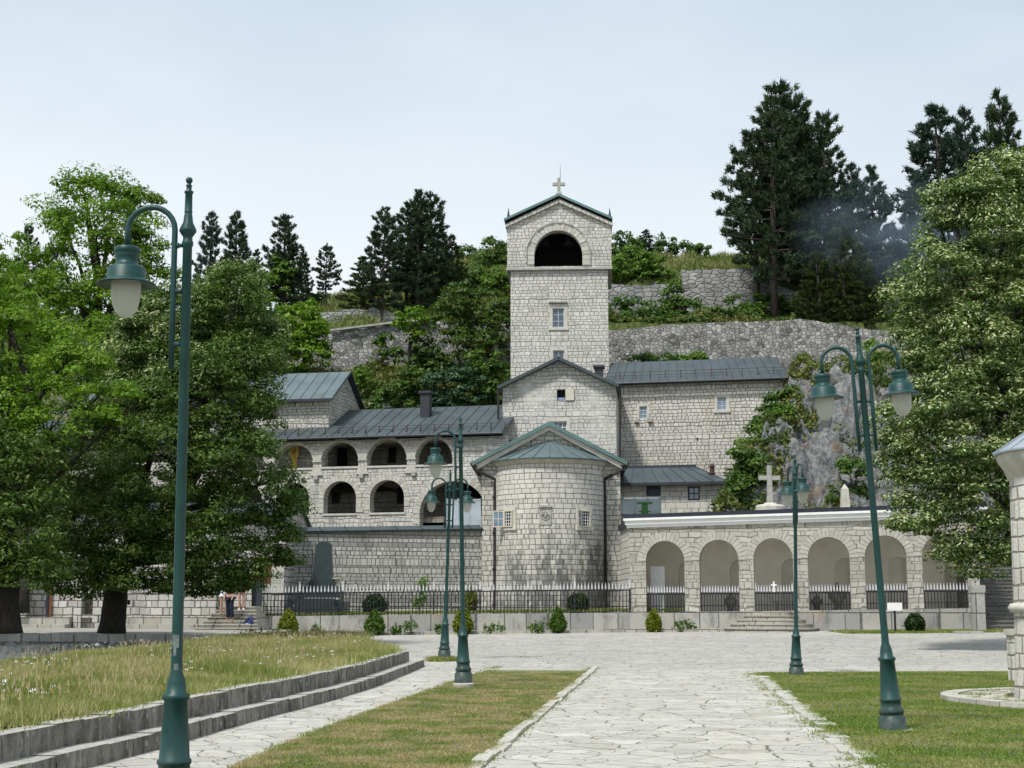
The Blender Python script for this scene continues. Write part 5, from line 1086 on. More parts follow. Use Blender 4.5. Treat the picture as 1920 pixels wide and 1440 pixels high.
m=MB(); m.box(xa,n0-.4,-.6,-.003,.2,f.z(100,1157)); m.box(n1+.45,f.x(395,1160),-.6,-.003,.2,f.z(300,1157)); m.box(xa,n0-.4,-1.3,-.603,.2,f.z(100,1170)); m.box(n1+.45,f.x(380,1170),-1.3,-.603,.2,f.z(300,1170)); m.build('bench_ledge',M['step'],T,bevel=.02)
m=MB(); xx=f.x(97,1100); m.tube([(xx,-.08,1),(xx,-.08,zt)],.05,8); m.build('drainpipe',simple('rusty pipe',(.22,.09,.04),.6),T); m=MB(); xx=f.x(92,1100); m.tube([(xx,-.1,1),(xx,-.1,zt)],.08,8); m.build('drainpipe',M['roof_dark'],T)
f=Fac((400,1150,61.2),(470,1150,61.4)); T=facade_thing(f,'recess_wall','short recessed stone wall behind the people on the steps','wall'); m=MB(); wall(m,f.x(400,1100),f.x(472,1100),.6,f.z(430,1010),[],0,.4); m.build('wall',M['left'],T)
m=MB(); a_,b_=f.x(431,1100),f.x(452,1100); m.box(a_,b_,-.5,-.003,1.2,f.z(440,1129)); m.build('stone_seat',M['trim'],T,bevel=.03)
# left steps
T=thing('stone_steps','wide pale stone steps where the visitors stand','steps',(P(425,1190,58).x,58,0)); hw0=P(480,1180,58).x-P(425,1190,58).x
for k in range(8):
    m=MB(); e=-1.38+.10*k; z1=.35+.14*(k+1); m.box(e-.05,hw0-.12*k*.6+.1,k*.3,3.6,(.2 if k==0 else z1-.14),z1-.045); m.box(e-.09,hw0-.12*k*.6+.1,k*.3-.05,3.6,z1-.043,z1); m.build('step',M['step'],T,bevel=.012)
T=thing('backpack','blue backpack left leaning on the steps by the end of the fence wall','backpack',P(462,1178,58.9)); m=MB(); m.lathe([(.0,0),(.15,.01),(.19,.12),(.17,.3),(.11,.42),(.04,.48),(0,.49)],n=12); m.v=[(v[0]*1.1+v[2]*.35,v[1]*.7,v[2]) for v in m.v]; bl_=simple('navy cloth',(.03,.05,.13),.7,.3,15); m.build('bag',bl_,T,True); m=MB(); m.tube([(.02,-.12,.1),(-.08,-.16,.25),(.12,-.1,.42)],.018,6); m.tube([(.16,0,.48),(.19,0,.56),(.25,0,.5)],.014,6); m.build('strap',M['black'],T); m=MB(); m.lathe([(.0,.02),(.1,.05),(.1,.2),(0,.22)],(.04,-.09,0),10); m.v=[(v[0],v[1]*.9,v[2]) for v in m.v]; m.build('front_pocket',simple('grey blue cloth',(.2,.26,.36),.8),T,True)
# ================================================================ DARK STONE WALL left of meadow
A=P(40,1187,42); B=P(470,1191,51); d=(B-A); LL=math.hypot(d.x,d.y); T=thing('dark_stone_wall','dark weathered rubble wall with big capstones below the trees','wall',(A.x,A.y,0),math.atan2(d.y,d.x))
m=MB(); ft=lambda x:A.z+(B.z-A.z)*x/LL-.24
wall(m,-6,LL,-.6,ft,[],0,.5,extra=[k*.7 for k in range(-8,20)]); m.build('wall',M['darkwall'],T); m=MB(); x_=-6; r=random.Random(9)
while x_<LL: l=r.uniform(.35,.85); e=min(LL,x_+l)-.035; o=r.uniform(-.06,.05); m.hexa([(x_,-.03+o,ft(x_)),(e,-.03+o,ft(e)),(e,.5,ft(e)),(x_,.5,ft(x_))],[(x_+.01,-.02+o,ft(x_)+.24+r.uniform(-.02,.02)),(e-.01,-.02+o,ft(e)+.24+r.uniform(-.02,.02)),(e,.5,ft(e)+.24),(x_,.5,ft(x_)+.24)]); x_+=l
m.build('capstones',island('dark capstones',[(.34,.345,.345),(.43,.43,.43),(.52,.52,.51)]),T,bevel=.02)
dw=(B-A).normalized(); cy=MB(); cy.face([(A.x-dw.x*6,A.y-dw.y*6+.3,A.z-.06),(A.x,A.y+.3,A.z-.06),(B.x,B.y+.3,B.z-.06),(B.x,62,B.z+.0),(A.x-12,62,A.z-.1)]); tag(cy.build('courtyard',groundmat('gravel',[(.35,(.2,.19,.17)),(.6,(.33,.31,.27))])),kind='structure')
T=thing('meadow_steps','three dark worn stone steps at the left end of the rubble wall','steps',(P(-40,1240,40).x,39.6,-.15)); 
for k in range(3): m=MB(); m.box(-1,1.9-.3*k,.45*k,2.6,-.2+.2*k,.18+.2*k); m.build('step',simple('dark step stone',(.36,.36,.34),.9,.45,7),T,bevel=.03)
# ================================================================ HILL
px_c=[-600,0,400,560,600,640,690,760,870,950,1150,1250,1340,1420,1650,1920,2400]; py_c=[560,590,600,592,578,562,545,515,478,466,488,496,492,486,482,470,450]
YC=116.0
def crestz(x):
    px=960+x/YC*F*_c; 
    return np.array([P(0,float(np.interp(p,px_c,py_c)),YC).z for p in np.atleast_1d(px).ravel()]).reshape(np.shape(px))
hx=np.arange(-60,61,1.0); CZ=dict(zip(hx.round(3),crestz(hx)))
czi=lambda x:np.interp(x,hx,[CZ[round(v,3)] for v in hx])
def hill(x,y):
    x=np.asarray(x,float); y=np.asarray(y,float); rt=sstep(3,7,x); c=czi(x)
    base=np.interp(y,[78,84,90,93.0],[7.5,11.5,15.6,16.4])*(1-rt)+np.interp(y,[78,84,90,93.0],[4,9.5,14.5,16.2])*rt
    up_=np.interp(y,[93.6,97,103,YC,125,200],[0,.9,3,1e-9,0,0]); z1=np.where(rt>.5,20.1,19.4)+0*x
    t=np.clip((y-93.6)/(YC-93.6),0,1); L1=19.5+(c-19.5)*t**.9
    jump=np.interp(y,[93.6,99.6,100.4,103,108,YC],[19.9,20.7,24.1,25.3,27.5,0]); jump=np.where(y<108,jump,27.5+(c-27.5)*np.clip((y-108)/(YC-108),0,1))
    top=L1*(1-rt)+jump*rt
    z=np.where(y<93.3,base,top); z=np.where(y>YC,c-(y-YC)*.12,z)
    n=.25*np.sin(x*.8+y*.5)+.2*np.sin(x*1.9-y*1.1)+.15*np.sin(x*3.1+y*2.3)
    return z+n*np.where((y>82)&((y<92.5)|(y>94.5)),1,.2)
ys=np.concatenate([np.arange(78,93.1,.5),[93.25,93.35],np.arange(94,99.6,.5),[99.6,100.0,100.4],np.arange(101,118,.75),[120,125,135,160,200]])
tag(grid('hillside',np.arange(-60,60.1,.5),ys,hill,M['hill']),kind='structure')
def hwall(name,label,pts,mat,h_down,th=.9,rough=.12,seed=1):
    """retaining wall following points (px,py_top,Y)"""
    w=[P(*p) for p in pts]; o=w[0]; T=thing(name,label,'wall',(o.x,o.y,0)); r=random.Random(seed); m=MB(); q=[]
    for a,b in zip(w,w[1:]):
        n=max(1,int((b-a).length/.5)); q+=[a.lerp(b,k/n) for k in range(n)]
    q.append(w[-1]); q=[Vector((p.x-o.x,p.y-o.y+r.uniform(-.05,.05),p.z+r.uniform(-rough,rough))) for p in q]
    for a,b in zip(q,q[1:]):
        lo=[Vector((a.x,a.y-.25,a.z-h_down)),Vector((b.x,b.y-.25,b.z-h_down)),Vector((b.x,b.y+th,b.z-h_down)),Vector((a.x,a.y+th,a.z-h_down))]; hi=[a,b,b+Vector((0,th,0)),a+Vector((0,th,0))]
        m.face([lo[0],lo[1],hi[1],hi[0]]); m.face([hi[0],hi[1],hi[2],hi[3]])
        if a is q[0]: m.face([lo[3],lo[0],hi[0],hi[3]])
        if b is q[-1]: m.face([lo[1],lo[2],hi[2],hi[1]])
    m.build('wall',M[mat],T); return T
Tq=hwall('retaining_wall','long grey rubble retaining wall on the slope left of the tower',[(540,625,92.6),(620,622,92.6),(740,607,92.6),(860,600,92.6),(965,598,92.6)],'hillwall',4.5,rough=.03)
m=MB(); o=Tq.location; w=[P(620,621.5,92.4),P(740,606.5,92.4),P(815,601.5,92.4)]
for a,b in zip(w,w[1:]): m.rib(a-o,b-o,.3,.12)
m.build('concrete_rim',M['trim2'],Tq)
hwall('retaining_wall','long grey rubble retaining wall behind the plain right hand wing',[(1135,621,92.6),(1250,609,92.6),(1400,603,92.6),(1500,599,92.6),(1600,612,92.4),(1680,625,92.0),(1900,640,91)],'hillwall',6.5,rough=.05,seed=3)
hwall('dry_stone_wall','dry stone terrace wall of big rounded blocks above the right retaining wall',[(1135,536,99.6),(1278,532,99.6),(1430,530,99.6),(1500,548,99.6)],'drystone',4.6,rough=.10,seed=5)
hwall('dry_stone_wall','upper tier of rounded blocks stepping up beneath the tall pines',[(1278,507,100.6),(1350,506,100.6),(1440,500,100.6),(1480,512,100.6)],'drystone',1.6,rough=.12,seed=6)
hwall('rock_outcrop','pale rocky outcrop above the left retaining wall',[(600,583,95.5),(640,580,95.5),(700,578,95.5),(765,596,95)],'drystone',2.2,rough=.16,seed=7)
# pale fallen slab on the slope
q=P(712,703,86); T=thing('stone_slab','long white stone slab on the slope above the grey roof','slab',q,R(-6)); m=MB(); q=Vector((q.x,q.y,0)); T.location=q; a_,b_=P(690,712,86)-q,P(742,693,86)-q; a_.z=float(hill(q.x-.9,86.5))+.15; b_.z=float(hill(q.x+.9,86.5))+.3; m.hexa([a_+Vector((0,0,-.16)),b_+Vector((0,0,-.16)),b_+Vector((0,1,-.16)),a_+Vector((0,1,-.16))],[a_+Vector((0,0,.12)),b_+Vector((0,0,.1)),b_+Vector((0,1,.1)),a_+Vector((0,1,.12))]); m.build('slab',M['offwhite'],T,bevel=.06)
# ================================================================ CLIFF ROCK on the right
from mathutils import noise as MN
def cliffz(x,y):
    e=10.5+(y-69.5)*.60; d=x-e; z=5.2+np.clip(y-68.0,0,9.0)*.90+np.clip(y-77.0,0,30)*.17; z=z+np.where(d<0,d*2.4,0)-np.clip(67.8-y,0,2)*5
    return z
cx_=np.arange(6,36,.22); cy_=np.arange(66.5,93.5,.22); X,Y=np.meshgrid(cx_,cy_); Z=cliffz(X,Y); amp=1.0
nv=np.empty(X.shape); n2=np.empty(X.shape)
for i in range(X.shape[0]):
    for j in range(X.shape[1]):
        p=Vector((X[i,j]*.55+Y[i,j]*.15,Y[i,j]*.35,Z[i,j]*.33)); nv[i,j]=MN.fractal(p,.9,2.1,6); n2[i,j]=MN.ridged_multi_fractal(p*1.7,.9,2.2,4,1.0,2.0)
Z2=Z+nv*1.5+(n2-1.2)*.55; Y2=Y-(n2-1.0)*.45
m=MB(); m.v=[tuple(p) for p in np.stack([X,Y2,np.maximum(Z2,.2)],-1).reshape(-1,3)]; nx=len(cx_)
for j in range(len(cy_)-1):
    for i in range(nx-1):
        if X[j,i]>10.1 and X[j,i]-(10.2+(Y[j,i]-69.5)*.60)>-1.0-.25*max(0,Y[j,i]-71): m.f.append((j*nx+i,j*nx+i+1,(j+1)*nx+i+1,(j+1)*nx+i))
tag(m.build('cliff_rock',M['rock'],smooth=False),kind='structure')
def cliff_at(x,y): 
    i=np.clip(((np.asarray(y)-66.5)/.22).astype(int),0,len(cy_)-1); j=np.clip(((np.asarray(x)-6)/.22).astype(int),0,nx-1); return Z2[i,j]
# ================================================================ FOLIAGE
def leafcloud(C,per,spread,size,rs,droop=.0,asp=1.7):
    n=len(C)*per; cs=np.repeat(rs.uniform(.55,1.35,(len(C),1)),per,0); o=np.clip(rs.randn(n,3),-2.0,2.0)*np.array(spread)*cs
    if droop>0: o[:,2]-=(o[:,0]**2+o[:,1]**2)/(spread[0]*2.6)
    p=np.repeat(C,per,0)+o; global TONE; TONE=np.repeat(np.repeat(rs.rand(len(C)),per),4)
    nr=rs.randn(n,3)*.75+np.array([0,-.15,.75]); nr/=np.linalg.norm(nr,axis=1)[:,None]
    t=np.cross(nr,rs.randn(n,3)); t/=np.linalg.norm(t,axis=1)[:,None]; b=np.cross(nr,t); s=(size*rs.uniform(.6,1.35,n))[:,None]
    tip=p+t*s*asp*.5; tip[:,2]-=s[:,0]*droop; base=p-t*s*asp*.5
    return np.stack([base,p+b*s*.42,tip,p-b*s*.42],1).reshape(-1,3)
def crown_points(lobes,dens,rs,inner=.5,cut=True):
    out=[]
    for i,(c,r) in enumerate(lobes):
        c=np.array(c); r=np.array(r); area=4*math.pi*((r[0]*r[1])**1.6/3+(r[0]*r[2])**1.6/3+(r[1]*r[2])**1.6/3)**(1/1.6); n=max(6,int(area*dens))
        v=rs.randn(n,3); v/=np.linalg.norm(v,axis=1)[:,None]; rad=rs.uniform(inner,1.04,n)**.6; wob=1+.12*np.sin(v[:,0]*7+i)+.10*np.sin(v[:,2]*9+i*2)+.10*np.sin(v[:,0]*17+v[:,1]*5+i)+np.where(rs.rand(n)<.12,.14,0)
        q=c+v*r*(rad*wob)[:,None]; keep=np.ones(n,bool)
        if cut:
            for j,(c2,r2) in enumerate(lobes):
                if j!=i: keep&=(((q-np.array(c2))/np.array(r2))**2).sum(1)>.30
        out.append(q[keep])
    return np.concatenate(out)
def lobe(px,py,Y,rx,ry,dy=1.0,off=0):
    p=P(px,py,Y+off); k=(Y+off)/F; return ((p.x,p.y,p.z),(rx*k,(rx+ry)/2*k*dy,ry*k))
def settone(o):
    a=o.data.attributes.new('tone','FLOAT','POINT'); a.data.foreach_set('value',TONE.astype('f')); return o
def limbs(m,base,lobes,r0,seed,fork=.35,n=None,every=1,topz=None):
    r=random.Random(seed); base=Vector(base); cs=[Vector(c) for c,_ in lobes]; mean=sum(cs,Vector())/len(cs); zf=min(c.z for c in cs); top=max(cs,key=lambda c:c.z)
    forkp=Vector((base.x+(mean.x-base.x)*.06,base.y+(mean.y-base.y)*.06,base.z+(mean.z-base.z)*fork))
    m.tube([base,base.lerp(forkp,.15)+Vector((0,0,0)),base.lerp(forkp,.6)+Vector((r.uniform(-.1,.1),0,0)),forkp],[r0*1.15,r0*1.0,r0*.88,r0*.8],12)
    mid=forkp.lerp(mean,.9); m.tube([forkp,forkp.lerp(mid,.5)+Vector((r.uniform(-.2,.2),0,0)),mid,mid.lerp(top,.8)],[r0*.75,r0*.6,r0*.45,r0*.12],9)
    for c in cs[::every]:
        st=forkp.lerp(mid,r.uniform(0,.9)); k=st.lerp(c,.5)+Vector((r.uniform(-.3,.3),r.uniform(-.3,.3),r.uniform(-.1,.5)))
        m.tube([st,k,c],[r0*.34,r0*.2,r0*.07],7,False)
        for _ in range(3):
            e=c+Vector((r.uniform(-1,1),r.uniform(-1,1),r.uniform(-.2,.9)))*.6*(lobes[0][1][0]); m.tube([k.lerp(c,.6),e],[r0*.09,r0*.02],5,False)
def domes(Q,per,a,size,rs,asp=1.7,flat=.55,pb=0,lob=None):
    """leafy twigs massed into drooping domes; leaves lie along each dome. returns (leaves, blossom leaves)"""
    n=len(Q)*per; A_=np.repeat(a*rs.uniform(.55,1.3,(len(Q),1)),per,0); v=rs.randn(n,3); v[:,2]=np.abs(v[:,2])*1.1-.35; v/=np.linalg.norm(v,axis=1)[:,None]
    lump=1+.22*np.sin(v[:,:1]*6+A_*40)+.18*np.sin(v[:,1:2]*7+A_*90)
    p=np.repeat(Q,per,0)+v*A_*np.array([1,1,flat])*lump*rs.uniform(.62,1.08,(n,1)); p[:,2:]-=(v[:,:1]**2+v[:,1:2]**2)*A_*.35
    nr=v*np.array([.9,.9,1.1])+np.array([0,0,.45])+rs.randn(n,3)*.42; nr/=np.linalg.norm(nr,axis=1)[:,None]
    t=np.cross(nr,rs.randn(n,3)); t/=np.linalg.norm(t,axis=1)[:,None]; b=np.cross(nr,t); tone=np.repeat(rs.rand(len(Q)),per)
    bl=(rs.rand(n)<pb*(.35+.65*np.repeat(rs.rand(len(Q)),per)))&(v[:,2]>-.05)
    s=(size*rs.uniform(.6,1.3,n)*np.where(bl,.82,1))[:,None]; ap=np.where(bl,asp*1.3,asp)[:,None]; tip=p+t*s*ap*.5; base=p-t*s*ap*.5; p2=p+np.where(bl,.03,0)[:,None]*np.array([0,0,1])
    V=np.stack([base,p+b*s*.42,tip,p-b*s*.42],1)+np.where(bl,.04,0)[:,None,None]*nr[:,None,:]
    return (V[~bl].reshape(-1,3),np.repeat(tone[~bl],4)),(V[bl].reshape(-1,3),np.repeat(tone[bl],4))
def crownmesh(T,b,lobes,mat,dens,per,a,size,rs_,inner,pb=0,bmat=None,flat=.55,nm=('crown','blossom')):
    global TONE
    Q=crown_points(lobes,dens,rs_,inner); g_,bl=domes(Q,per,a,size,rs_,flat=flat,pb=pb)
    TONE=g_[1]; settone(np_mesh(nm[0],g_[0]-b,4,M[mat],T))
    if pb and len(bl[0]): TONE=bl[1]; settone(np_mesh(nm[1],bl[0]-b,4,M[bmat],T))
def tree(name,label,cat,base,lobes,mat,dens,per,a,size,r0,seed,group=None,inner=.5,barkm='bark',fork=.35,every=1,pb=0,bmat=None,flat=.55):
    T=thing(name,label,cat,base,0,group); rs_=np.random.RandomState(seed); b=np.array(base)
    crownmesh(T,b,lobes,mat,dens,per,a,size,rs_,inner,pb,bmat,flat)
    m=MB(); limbs(m,base,lobes,r0,seed,fork,every=every); m.v=[(v[0]-b[0],v[1]-b[1],v[2]-b[2]) for v in m.v]; m.build('trunk',M[barkm],T,True); return T
# --- big linden, left
Y=46.5
L1=[(440,560,72,66,0),(400,640,105,80,1),(320,600,80,66,1.5),(300,690,100,70,.3),(462,660,60,56,-.5),(370,740,105,74,-1.2),(240,760,95,74,.5),(415,840,95,74,-1.5),(300,850,120,84,-1.5),(180,860,95,84,.5),(455,920,84,62,-.6),(330,960,130,74,-2),(200,980,118,80,-1),(478,1020,60,46,0),(400,1050,80,44,-1.5),(120,960,80,84,.5),(270,1065,120,42,-1.8),(130,1060,84,48,0),(500,960,44,34,0),(532,1040,24,16,.3),(525,895,34,26,.5),(496,690,30,22,0),(470,790,44,36,.4),(548,935,16,12,0),(445,1080,50,24,-.5),(350,1085,70,24,-1),(500,745,18,12,0),(545,1000,14,12,0)]
LU=[(445,535,60,44,.0),(390,590,90,56,0),(315,570,74,46,.5),(465,625,54,46,-.6),(300,640,90,50,-.6),(370,690,95,50,-1.8),(250,720,80,50,-.4),(440,735,50,36,-1.2),(200,690,50,40,0),(500,600,26,30,0),(505,655,30,26,0)]
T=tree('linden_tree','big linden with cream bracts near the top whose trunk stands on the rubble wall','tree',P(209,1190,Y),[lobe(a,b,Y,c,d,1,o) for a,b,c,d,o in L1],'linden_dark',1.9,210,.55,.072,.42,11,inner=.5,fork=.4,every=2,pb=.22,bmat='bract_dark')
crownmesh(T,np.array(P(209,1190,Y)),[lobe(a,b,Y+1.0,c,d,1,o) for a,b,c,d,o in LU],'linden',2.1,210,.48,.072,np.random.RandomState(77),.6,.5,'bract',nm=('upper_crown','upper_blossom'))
Y=40.5
L1=[(20,900,90,84,0),(-60,960,90,90,0),(30,990,80,84,-.5),(-20,1050,100,48,-1),(60,1060,60,36,-.5),(-80,820,90,90,0),(70,860,50,50,.8)]
tree('linden_tree','dark shaded tree cut by the left edge of the photograph','tree',P(12,1188,Y),[lobe(a,b,Y,c,d,1,o) for a,b,c,d,o in L1],'linden_dark',1.8,190,.5,.075,.40,13,inner=.45,fork=.4,every=2,pb=.15,bmat='bract_dark')
# --- locust trees
def locust(label,base,Ls,Y,seed,dens=1.6,per=130,size=.07,r0=.3,mat='locust',every=1,fork=.35,name='locust_tree',a=.5,group=None,flat=.45):
    return tree(name,label,'tree',base,[lobe(q,b,Y,c,d,1,o) for q,b,c,d,o in Ls],mat,dens,per,a,size,r0,seed,inner=.45,fork=fork,every=every,group=group,flat=flat)
locust('bright green locust branch crown in front of the dark linden',P(-30,1188,43),[(135,690,84,46,-1),(65,735,66,50,-.5),(185,745,58,40,-1.5),(100,790,62,32,-1),(5,640,70,62,0),(20,570,62,42,.5),(225,780,22,18,-1.5),(-10,740,60,60,0),(150,640,26,20,-.5),(-30,500,60,50,1),(-50,600,60,60,1),(0,830,60,40,.3)],43,21,dens=1.9,per=170,size=.07,r0=.3,a=.45)
locust('tallest light green locust reaching above the left street lamp',P(190,1150,64),[(155,345,52,34,0),(215,365,56,36,1),(105,395,50,34,0),(265,385,40,30,1),(180,420,84,44,-1),(285,440,36,32,0),(90,455,50,34,0),(240,490,80,50,0),(140,520,76,44,-1),(300,530,50,46,1),(210,570,84,50,-1),(105,590,70,50,0),(60,520,50,36,0)],64,22,dens=1.25,per=140,size=.1,r0=.4,a=.62,fork=.4)
locust('mid green locust mass filling the gap at the left edge',P(40,1150,60),[(30,620,80,60,0),(110,640,80,50,0),(-20,560,70,60,0),(60,690,90,50,0),(-10,480,50,40,2),(170,640,60,50,0)],60,23,dens=1.0,per=130,size=.1,a=.6,every=2)
locust('rounded bright green tree beside the left end of the retaining wall',P(568,705,89),[(562,605,46,42,0),(590,600,28,26,-.5),(540,640,34,36,0),(572,655,44,32,-.5),(598,630,20,26,0)],89,24,dens=1.8,per=80,size=.15,r0=.14,a=.5,name='round_tree')
locust('small spreading tree with a dark bent stem before the left retaining wall',P(768,688,90.5),[(770,595,32,20,0),(755,612,22,16,0),(795,605,22,20,0),(780,630,18,14,0)],90.5,25,dens=1.5,per=50,size=.15,r0=.13,a=.42,name='small_tree',fork=.6)
locust('reddish topped bushy tree right beside the left face of the tower',P(885,690,90),[(865,560,42,34,0),(905,575,42,40,.5),(850,610,36,34,0),(920,630,34,44,0),(880,640,44,34,-.5),(940,600,24,40,1),(835,580,20,24,0)],90,26,dens=1.2,per=70,size=.15,r0=.14,mat='rusty',a=.5,name='ash_tree')
locust('dark green tree on the hill crest left of the belfry',P(925,520,108),[(922,468,24,26,0),(935,500,26,26,0),(905,505,24,20,0)],108,27,dens=1.2,per=50,size=.19,r0=.15,mat='shrub',a=.55,name='round_tree')
# --- right linden
Y=45
L1=[(1905,320,70,48,1),(1850,350,60,48,0),(1790,370,46,44,0),(1870,450,90,74,0),(1765,430,38,40,.5),(1780,520,74,62,-.6),(1900,590,100,94,0),(1730,560,62,46,0),(1800,650,96,74,-1.2),(1715,650,52,50,.3),(1880,760,100,84,-.6),(1760,740,76,58,-1.4),(1695,790,58,50,0),(1800,840,90,58,-1.6),(1710,860,56,44,0),(1740,920,58,44,-.5),(1850,920,94,74,-1),(1790,985,66,46,-1),(1880,1015,56,42,-1),(1845,1045,48,28,-.8),(1800,1020,40,22,-.8),(1960,700,90,200,2),(1960,450,80,120,2),(1690,980,14,8,-1.5)]
tree('linden_tree','great right hand linden covered in cream bracts','tree',(17.3,46,.4),[lobe(a,b,Y,c,d,1,o) for a,b,c,d,o in L1],'linden',2.2,230,.52,.072,.42,31,inner=.5,fork=.2,every=2,pb=.66,bmat='bract')
# --- pines
def pine_proto(seed,H,cb,maxr,mat,dens=1.0,shape=.8,lean=0,step=.72):
    r=np.random.RandomState(seed); m=MB(); m.tube([(0,0,-.6),(0,0,H*.3),(lean*.5,0,H*.65),(lean,0,H)],[H*.017,H*.014,H*.009,.02],8)
    tufts=[]; z=H*cb
    while z<H-.15:
        t=(z-H*cb)/(H*(1-cb)); prof=min(1,(1-t)**shape*1.05)*min(1,.55+t*2.2); n=r.randint(4,7); a0=r.rand()*6.28
        for k in range(n):
            L_=maxr*prof*r.uniform(.6,1.12)+.12; a=a0+k*6.283/n+r.uniform(-.3,.3); rise=(.05+.75*t)*L_+r.uniform(-.12,.1)*L_; cz=z+r.uniform(-.2,.2); lx=lean*min(1,cz/H)
            dx,dy=math.cos(a),math.sin(a); e=(lx+dx*L_,dy*L_,cz+rise); mid=(lx+dx*L_*.5,dy*L_*.5,cz+rise*.3-.03*L_)
            m.tube([(lx,0,cz),mid,e],[.018+.018*L_,.012+.01*L_,.01],5,False)
            nt_=int(max(5,L_*14*dens)); s=np.clip(np.repeat(r.uniform(.3,1.03,(nt_+2)//3)**.75,3)[:nt_]+r.randn(nt_)*.05,.2,1.06); lat=np.repeat(r.randn((nt_+2)//3)*.17,3)[:nt_]*L_*np.sin(np.clip(s,0,1)*2.3)+r.randn(nt_)*.05
            px=lx+dx*L_*s-dy*lat; py=dy*L_*s+dx*lat; pz=cz+rise*s**1.5+np.abs(r.randn(nt_))*.05*L_+r.uniform(-.05,.15,nt_)
            tufts.append(np.stack([px,py,pz,np.full(nt_,dx),np.full(nt_,dy)],-1))
        z+=step*r.uniform(.75,1.2)
    tufts.append(np.array([[lean,0,H+.05,0,0],[lean,0,H-.3,.1,0],[lean,0,H-.5,-.1,.1]])); q=np.concatenate(tufts); n=len(q); per=12
    c=np.repeat(q[:,:3],per,0); d=np.concatenate([np.repeat(q[:,3:5],per,0)*.45,np.full((n*per,1),.55)],1)+r.randn(n*per,3)*.45; d/=np.linalg.norm(d,axis=1)[:,None]
    sd=np.cross(d,r.randn(n*per,3)); sd/=np.linalg.norm(sd,axis=1)[:,None]; ln=r.uniform(.16,.36,n*per)[:,None]; w=.042
    c=c+r.randn(n*per,3)*.06
    V=np.stack([c-sd*w-d*.03,c+sd*w-d*.03,c+d*ln],1).reshape(-1,3)
    tr=m.build('trunk',M['pinebark'],None,True); ne=np_mesh('crown',V,3,M[mat]); global TONE; TONE=np.repeat(np.repeat(r.rand(n),per),3); settone(ne); return tr,ne
protos={}
def pine(label,px,ptop,pbase,Y,width_px,key,rz=0,group='black pines on the hill'):
    b=P(px,pbase,Y); t=P(px,ptop,Y); H=t.z-b.z; seed,cb,shape,mat,lean=key
    T=thing('pine_tree',label,'pine',b,rz,group)
    if key not in protos: protos[key]=pine_proto(seed,12.0,cb*.85,2.6,mat,shape=shape,lean=lean,step=.64)+(True,)
    tr,ne,fresh=protos[key]
    if fresh: protos[key]=(tr,ne,False); o1,o2=tr,ne
    else: o1,o2=tr.copy(),ne.copy(); COL.objects.link(o1); COL.objects.link(o2); o1.name='trunk'; o2.name='crown'
    o1.parent=T; o2.parent=T; sz=H/12.0; sw=(width_px/2/F*Y)/2.6; T.scale=(sw,sw,sz); return T
K1=(1,.22,.62,'pine',.2); K2=(2,.35,.7,'pine',-.2); K3=(3,.12,.8,'pine',.0); K4=(4,.25,.75,'pine_blue',.1); K5=(5,.1,.9,'pine_olive',.3); K6=(6,.45,.55,'pine',0)
for a in [
 ('slim pine with layered branches, left of the centre pine group',532,408,610,101,104,K2,1.0),
 ('pine just right of the left lamp post top, the taller of two',438,398,640,100,96,K1,2.0),
 ('pine directly behind the left lamp post finial',388,402,640,101,90,K4,.4),
 ('short pine between the lamp post pair and the slim pine',478,470,610,102,60,K3,3.1),
 ('low bushy pine at the right foot of the slim pine',565,470,600,100,62,K3,.9),
 ('small lone pine on the crest with a bare stem',610,463,590,100.5,58,K6,.2),
 ('left pine of the centre group',716,392,618,95.4,112,K1,.5),
 ('rear middle pine of the centre group',762,385,610,98,112,K2,2.2),
 ('tallest twin topped pine of the centre group',782,362,605,97,118,K3,1.3),
 ('right pine of the centre group, top nearest the tower',808,364,600,98.2,126,K1,4.0),
 ('low wide pine skirt at the left foot of the centre group',680,480,600,97,110,K5,1.9),
 ('broad low pine at the right foot of the centre group',850,440,580,100,84,K5,2.9),
 ('sparse thin pine far left beside the locust crown',44,426,620,100,56,K6,1.1),
 ('dark pine at the left behind the locust crown',84,470,640,98,86,K3,2.1),
 ('dark pine above the left edge tree',8,520,640,97,80,K1,2.7),
 ('leftmost tall pine of the big right cluster, thick visible trunk',1453,190,600,97,190,K1,0.0),
 ('front pine of the big right cluster with the highest top',1478,166,600,101,180,K2,1.2),
 ('pine of the big right cluster with a forked side top at its right',1512,180,600,100,170,K1,2.5),
 ('right flank pine of the big right cluster',1552,218,600,99,150,K2,3.6),
 ('lower left skirt pine of the big right cluster',1420,250,590,99,160,K6,1.4),
 ('rearmost pine of the big right cluster',1500,230,600,104,190,K3,.6),
 ('smoke veiled pine, left of the pair right of the cluster',1605,312,610,98,120,K4,.3),
 ('smoke veiled pine, right of the pair right of the cluster',1645,316,620,100,130,K4,1.6),
 ('dark low pine in front of the smoke veiled pair',1585,400,640,95,150,K5,.7),
 ('dark low pine hanging over the right retaining wall',1540,470,625,94.5,130,K5,2.4),
 ('dark low bushy pine above the right twin lamp finial',1620,480,640,94.8,130,K5,4.4),
 ('hazy tall pine behind the left shoulder of the right linden',1775,206,620,104,250,K4,2.0),
 ('hazy pine standing between the right tall pines',1830,212,620,102,150,K4,3.3),
 ('tall dark pine at the top right corner',1892,178,620,100,170,K1,5.0),
 ('hazy lower pine peeking left of the right linden',1730,330,620,100,120,K4,5.2),
 ('tiny dark pine on the crest right of the belfry',1212,432,500,112,60,K3,2.2),
]: pine(*a)
for ob in list(bpy.data.objects):
    if ob.name.startswith('pine_tree') and 'crest right' in ob['label']: ob['group']='black pines on the hill'
